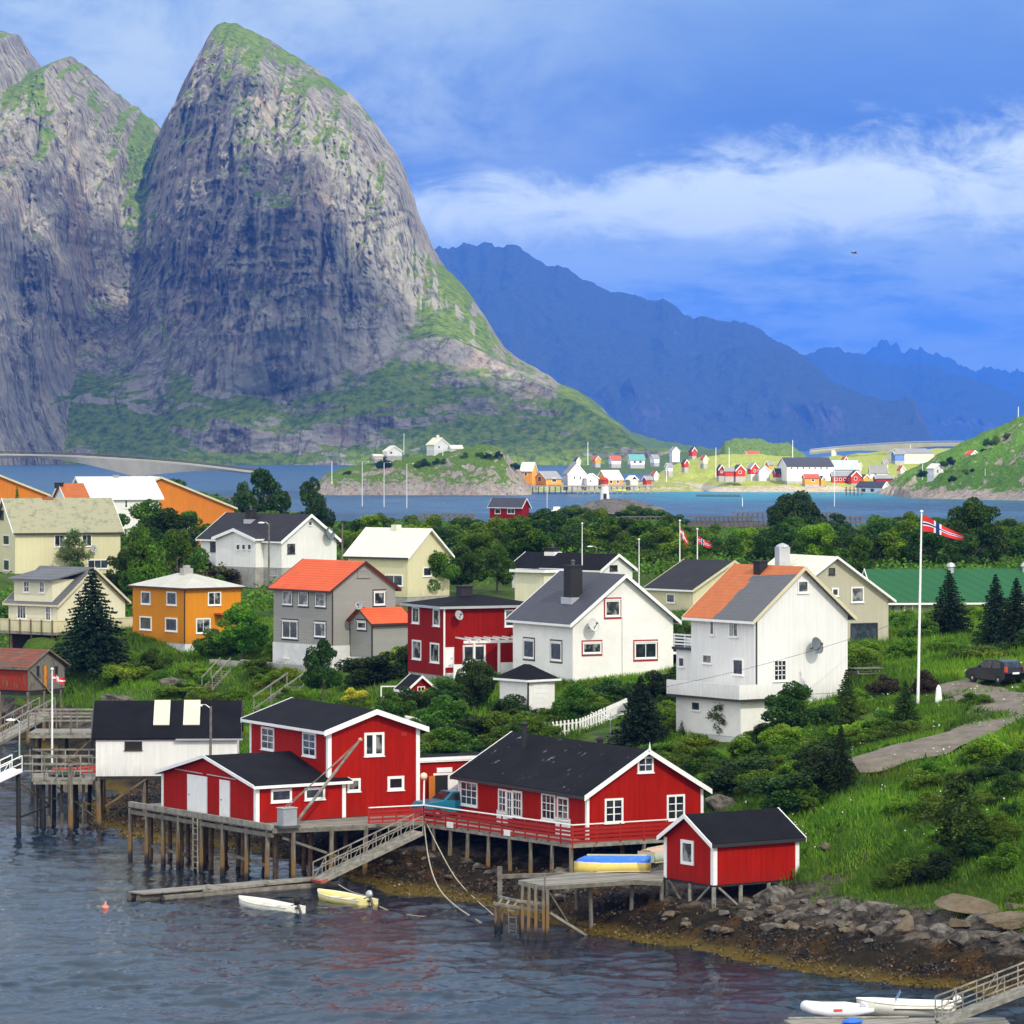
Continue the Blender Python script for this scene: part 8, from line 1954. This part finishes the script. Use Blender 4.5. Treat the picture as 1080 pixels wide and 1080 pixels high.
spots = [(705, 2150, 497, 'on the low meadow at the left'), (722, 2200, 493, 'left of the tall mast'), (742, 2250, 489, 'below the rocky hillock'), (811, 2120, 495, 'above the row of red boathouses'), (905, 2100, 496, 'above the bright red boathouse'), (890, 2180, 490, 'behind the pale blue-grey roof'), (933, 2120, 494, 'below the bridge arch'),
         (866, 1968, 511, 'at the water right of the orange house'), (690, 2010, 506, 'on the stone spit'), (682, 1985, 511, 'at the right end of the far quay'), (608, 2950, 490, 'behind the tall white warehouse'), (628, 2980, 489, 'left of the red roofed house on the far shore'), (690, 3000, 488, 'right of the green roofed house'), (730, 2600, 481, 'at the foot of the hillock'), (950, 2000, 500, 'at the foot of the right hill')]
for i, (px, Y, pb, where) in enumerate(spots):
    w = rng.uniform(7, 11) * 0.5; hh = rng.uniform(4, 5.5)
    k_ = i % 4; far('house', descr[k_] + ' ' + where, px, Y, pb, rng.choice([20, 30, 40]), px - w * 0.8, px + w, pb - hh, pb - hh - 3.4, 'R' if i % 3 else 'L', (FW, FR, FC, FO)[k_], (RG, RK, RR)[i % 3], (), deep=3, group=None)
# houses on the green hill and on the island
far('house', 'white house with steep roof on the lower slope of the right hill', 985, 1745, 502, 35, 978, 995, 494, 489.5, 'R', FW, RC, (('R', 988, 495, 990, 499),), deep=4)
far('cabin', 'small white cabin with red roof high on the right hill', 1024, 1790, 484, 35, 1018, 1032, 479.5, 475.5, 'R', FW, RR, (), 'cabin', deep=3)
far('house', 'white house with flat roof at the left of the island top', 408, 1880, 481, 20, 404, 424, 476, 470.5, 'R', FW, RC, (('R', 411, 476, 414, 479),), deep=3)
far('house', 'white house with orange chimney on the island top', 458, 1885, 476, 40, 450, 473, 469, 462, 'R', FW, FC, (('R', 462, 470, 464, 473),), deep=4, chim=True)
far('house', 'low white house with pale roof right of the chimney house on the island', 476, 1885, 477, 25, 473, 488, 473, 470, 'L', FW, RC, (), deep=3)
far('shed', 'long low pale shed at the left end of the island ridge', 395, 1880, 484, 8, 392, 404, 481.5, 479.5, 'L', FC, RC, (), 'shed', deep=2)

# timber piles and quay front of the far village
fq = empty('far_quay', P(575, 512, 1893), 0, 'dark timber quay on piles below the orange boathouses of the far village', 'quay'); o = fq.location
MB().prism([(-7, -4, -0.6), (28, -6, -0.6), (55, -5, -0.6), (55, 6, -0.6), (-7, 6, -0.6)], (0, 0, 0.6)).build('deck', WOODL, fq)
for i in range(22): MB().box(-6.5 + i * 2.8, -4.6, -6, -6.0 + i * 2.8, -4.1, -0.6).build('pile', WOODK if i < 8 else WOODL, fq)

# lighthouse on its skerry
sk_m = cliff_mat('skerry_rock', (0.12, 0.11, 0.10), (0.2, 0.18, 0.15), (0.05, 0.05, 0.05), (0.03, 0.06, 0.015), (0.06, 0.1, 0.03), 16, 1.3, bump=0.4)
sheet('skerry', sk_m, 588, 710, 90, [(588, 545), (620, 530), (640, 526), (665, 527), (700, 536), (710, 548)], 1010, 1060, 26, lambda T, U: T, knob(4, 6), back=30, crest_noise=0.5)
lh = empty('lighthouse', P(638, 528, 1062), 0, 'short white lighthouse with a red lantern room on a dark skerry', 'lighthouse')
MB().lathe((0, 0, -1), [(1.3, 0), (1.25, 2.0), (1.0, 5.2), (1.25, 5.3), (1.25, 5.5)], 16).build('tower', TRIM, lh)
MB().lathe((0, 0, 4.5), [(0.95, 0), (0.95, 1.3), (1.15, 1.35), (0.6, 1.9), (0.1, 2.1)], 12).build('lantern_room', plain('lighthouse_red', (0.6, 0.05, 0.03)), lh)
MB().box(-0.45, -1.35, 0.4, 0.45, -1.15, 2.0).build('door', TRIMK, lh)

# fish drying racks
def rack(label, px0, px1, ptop, pbot, Y, nx, grp='fish drying racks beyond the tree belt'):
    e_ = empty('drying_rack', P(px0, pbot, Y), 0, label, 'drying rack', grp); o = e_.location; h = (pbot - ptop) * Y / F; lo = o.z + 1.0 - max(gz(o.x, o.y), -1); Wd = (px1 - px0) * Y / F
    for i in range(nx + 1):
        x = Wd * i / nx; f_ = MB().bar((x, 0, -lo), (x + 1.1, 2.2, h), 0.16).bar((x + 1.6, 5, -lo), (x + 0.6, 2.6, h), 0.16).bar((x, 0.5, h * 0.45), (x + 1.4, 4.4, h * 0.45), 0.18); f_.build('trestle', WOOD, e_)
    for (yy, zz) in ((0.5, h * 0.42), (1.3, h * 0.72), (2.4, h), (3.4, h * 0.72), (4.3, h * 0.42)): MB().bar((-1, yy, zz), (Wd + 1.5, yy, zz), 0.22).build('beam', WOOD, e_)
    for yy in (0.9, 1.9, 2.9, 3.9): MB().bar((-1, yy, h - abs(yy - 2.4) * 0.7 + 0.2), (Wd + 1.5, yy, h - abs(yy - 2.4) * 0.7 + 0.2), 0.10).build('drying_pole', WOOD, e_)
rack('long grey fish drying rack at the water right of the lighthouse', 732, 790, 545, 562, 1000, 12); rack('grey fish drying rack behind the trees, near the far boat quay', 776, 880, 541, 560, 1040, 20)
rack('grey fish drying rack at the right behind the dark trees', 868, 905, 545, 566, 900, 7); rack('small fish drying rack above the trees left of the lighthouse', 660, 700, 545, 560, 960, 7); rack('low fish drying rack between the two dark round trees', 240, 300, 524, 534, 900, 8); rack('pale drying rack beyond the cream roofed house', 445, 495, 542, 552, 960, 8)
# floating pen
fp = empty('fish_pen', P(735, 524, 1790), 0, 'floating rectangular fish pen on the far channel', 'fish pen'); Wd = 46 * 1790 / F
for yy in (0, 12): MB().bar((0, yy, 0.25), (Wd, yy, 0.25), 0.5).build('pontoon', WOODK, fp); MB().bar((0, yy, 1.1), (Wd, yy, 1.1), 0.18).build('railing', IRON, fp)
for i in range(9): MB().bar((Wd * i / 8, 0, 0), (Wd * i / 8, 0, 1.2), 0.2).build('post', IRON, fp)
cl = [(655, 516.5, 'yellow'), (668, 516, 'yellow'), (682, 515.5, 'yellow')]
for i, (px, py, cc) in enumerate(cl):
    e_ = empty('kayak', PZ(px, py + 2, 0.3), 0.1, ('leftmost', 'middle', 'rightmost')[i] + ' of three yellow kayaks on the water before the far quay', 'kayak', 'yellow kayaks before the far quay'); hull(6.0, 1.6, 0.9, plain('kayak_yellow', (0.8, 0.7, 0.05)), 'hull', e_)
e_ = empty('motor_boat', PZ(588, 541, 0.0), 0.2, 'small white boat on the channel left of the lighthouse skerry', 'boat'); hull(6.5, 2.2, 1.0, GELW, 'hull', e_); MB().box(-1.5, -0.8, 0.8, 0.8, 0.8, 2.2).build('cabin', TRIM, e_)
e_ = empty('jetty', P(892, 521, 1830), 0, 'dark loading jetty left of the white waterside boathouse', 'jetty'); MB().box(0, 0, 1.5, 8, 6, 2.2).build('deck', WOODL, e_)
for i in range(5): MB().box(i * 1.9, -0.2, -3, i * 1.9 + 0.4, 0.2, 3.6).build('pile', WOODK, e_)

# bridges
def bridge(name, label, deckpts, th_, mat, piers, haunch, wid=8.0, railm=ALU, arch=None):
    """deckpts: (px, py of the road edge, distance)"""
    W_ = [P(*p_) for p_ in deckpts]; e_ = empty(name, W_[0], 0, label, 'bridge'); o = W_[0]
    pp = []
    for i in range(len(W_) - 1):
        for k in range(12): 
            t = k / 12; p0, p1_, p2_, p3_ = W_[max(i - 1, 0)], W_[i], W_[i + 1], W_[min(i + 2, len(W_) - 1)]
            pp.append(0.5 * ((2 * p1_) + (-p0 + p2_) * t + (2 * p0 - 5 * p1_ + 4 * p2_ - p3_) * t * t + (-p0 + 3 * p1_ - 3 * p2_ + p3_) * t ** 3))
    pp.append(W_[-1]); V = []; 
    for q_ in pp:
        px = 540 + q_.x / q_.y * F; tk = th_
        for (pc, hd, sp) in haunch: tk += hd * max(0, 1 - abs(px - pc) / sp) ** 1.6
        a = q_ - o
        V += [(a.x, a.y, a.z), (a.x, a.y + wid, a.z), (a.x, a.y + wid - 1.5, a.z - tk), (a.x, a.y + 0.8, a.z - tk), (a.x, a.y, a.z - 0.6)]
    Fc = []
    for i in range(len(pp) - 1):
        for j in range(5): Fc.append((5 * i + j, 5 * i + (j + 1) % 5, 5 * i + 5 + (j + 1) % 5, 5 * i + 5 + j))
    Fc += [(0, 1, 2, 3, 4)[::-1], tuple(5 * (len(pp) - 1) + j for j in range(5))]
    MB().add(V, Fc).build('span', mat, e_)
    for yy in (0.1, wid - 0.1): MB().tube([(q_.x - o.x, q_.y - o.y + yy, q_.z - o.z + 0.9) for q_ in pp], 0.16, 5).tube([(q_.x - o.x, q_.y - o.y + yy, q_.z - o.z + 0.4) for q_ in pp], 0.12, 5).build('railing', railm, e_)
    for (px, pyt, pyb, Y) in piers:
        t_ = P(px, pyt, Y) - o; b_ = P(px, pyb, Y) - o; MB().box(t_.x - 1.6, t_.y + 1.2, b_.z - 4, t_.x + 1.6, t_.y + wid - 1.8, t_.z).build('pier', mat, e_)
    return e_
BRC = plain('bridge_concrete', (0.40, 0.38, 0.32), var=0.15, scale=0.1); BRC2 = plain('pale_bridge_concrete', (0.62, 0.58, 0.48), var=0.1, scale=0.1)
bridge('bridge', 'long grey concrete bridge with an arched soffit crossing at the left', [(-120, 478.5, 1500), (-40, 478.5, 1480), (30, 479, 1460), (80, 480.5, 1440), (140, 484, 1420), (200, 489, 1400), (262, 496.5, 1380), (282, 498.5, 1375)], 1.2, BRC, [(143, 495, 506, 1421), (-90, 490, 510, 1480)], [(143, 5.6, 110), (-90, 5.6, 120)], railm=IRON)
bridge('bridge', 'pale concrete bridge curving high behind the far village at the right', [(855, 475.5, 2350), (890, 472, 2330), (925, 469.5, 2300), (960, 467.6, 2270), (995, 466.8, 2240), (1030, 467, 2200)], 2.2, BRC2, [(880, 475, 482, 2335), (938, 470, 487, 2290), (963, 469, 487, 2268)], [(938, 2.2, 50)], wid=9)
# lamp posts and masts over the water
k = 0
for (px, pt, pb, Y, lb) in ((382, 487, 523, 1500, 'left'), (405, 488, 524, 1480, 'middle'), (429, 489, 525, 1460, 'right')):
    pole('street_lamp', lb + ' of the three tall lamp posts rising before the green island', 'street lamp', P(px, pb + 12, Y), (pb + 12 - pt) * Y / F, 0.22, ALU, 'arm', 'lamp posts before the island', arm=2.2, side=-1 if k % 2 else 1)
for (px, pt, pb, Y, lb) in ((350, 486, 510, 1700, 'slim mast at the left foot of the green island'), (426, 457, 479, 1885, 'flag mast beside the flat roofed white island house'), (467, 472, 480, 1880, 'short mast in front of the chimney house on the island'), (755, 472, 503, 2000, 'tall mast left of the far boathouse row'), (836, 464, 484, 2060, 'mast behind the big white warehouse'), (880, 490, 540, 1500, 'thin mast standing in the channel before the far village'), (703, 491, 508, 2010, 'lamp mast at the right end of the far spit'), (783, 525, 545, 1500, 'short thin pole in the far channel'), (1050, 460, 480, 1800, 'pole on the slope of the right hill'), (1039, 494, 519, 1720, 'pole at the shore of the right hill'), (1074, 429, 442, 1850, 'white mast on top of the right hill'), (620, 466, 490, 2600, 'thin mast behind the tall white warehouse'), (973, 487, 505, 1760, 'pole beside the white house on the right hill'), (577, 508, 545, 1300, 'thin pole beside the small red cabin'), (769, 472, 500, 2010, 'mast above the red boathouse row')):
    pole('mast', lb, 'mast', P(px, pb, Y), (pb - pt) * Y / F, 0.16 * Y / 1800, TRIM)
# shrubs and small trees on island and hill
rng = random.Random(3)
for i in range(46):
    if i < 20: px = rng.uniform(360, 545); py = np.interp(px, [360, 420, 480, 520, 545], [494, 486, 478, 474, 492]) + rng.uniform(0, 9); Y = 1872; lb = 'dark green shrub on the rocky island'; gp = 'shrubs on the island'
    else: px = rng.uniform(950, 1095); py = np.interp(px, [950, 1000, 1050, 1095], [508, 480, 458, 446]) + rng.uniform(2, 45); Y = 1790 - (py - 460) * 1.5; lb = 'dark green shrub on the slope of the right hill'; gp = 'shrubs on the right hill'
    if py > 512: continue
    sc = Y / F; s_ = rng.uniform(6, 14); plant('bush', D(px, Y), Y, Zp(py + 4, Y), s_ * 0.8 * sc, s_ * sc, rng.choice([LA, LD, LB]), lb, gp)

for i, (px, py, s_) in enumerate(((575, 548, 24), (592, 545, 22), (606, 541, 26), (618, 540, 16), (655, 540, 14), (668, 541, 22), (684, 544, 26), (700, 548, 24), (560, 550, 18), (716, 550, 20), (640, 545, 18))):
    Y = 985; plant('bush', D(px, Y), Y, Zp(py + 6, Y), s_ * 0.75 * Y / F, s_ * 1.3 * Y / F, (LA, LD, LB)[i % 3], 'dark green bush growing round the lighthouse skerry', 'bushes round the lighthouse skerry')
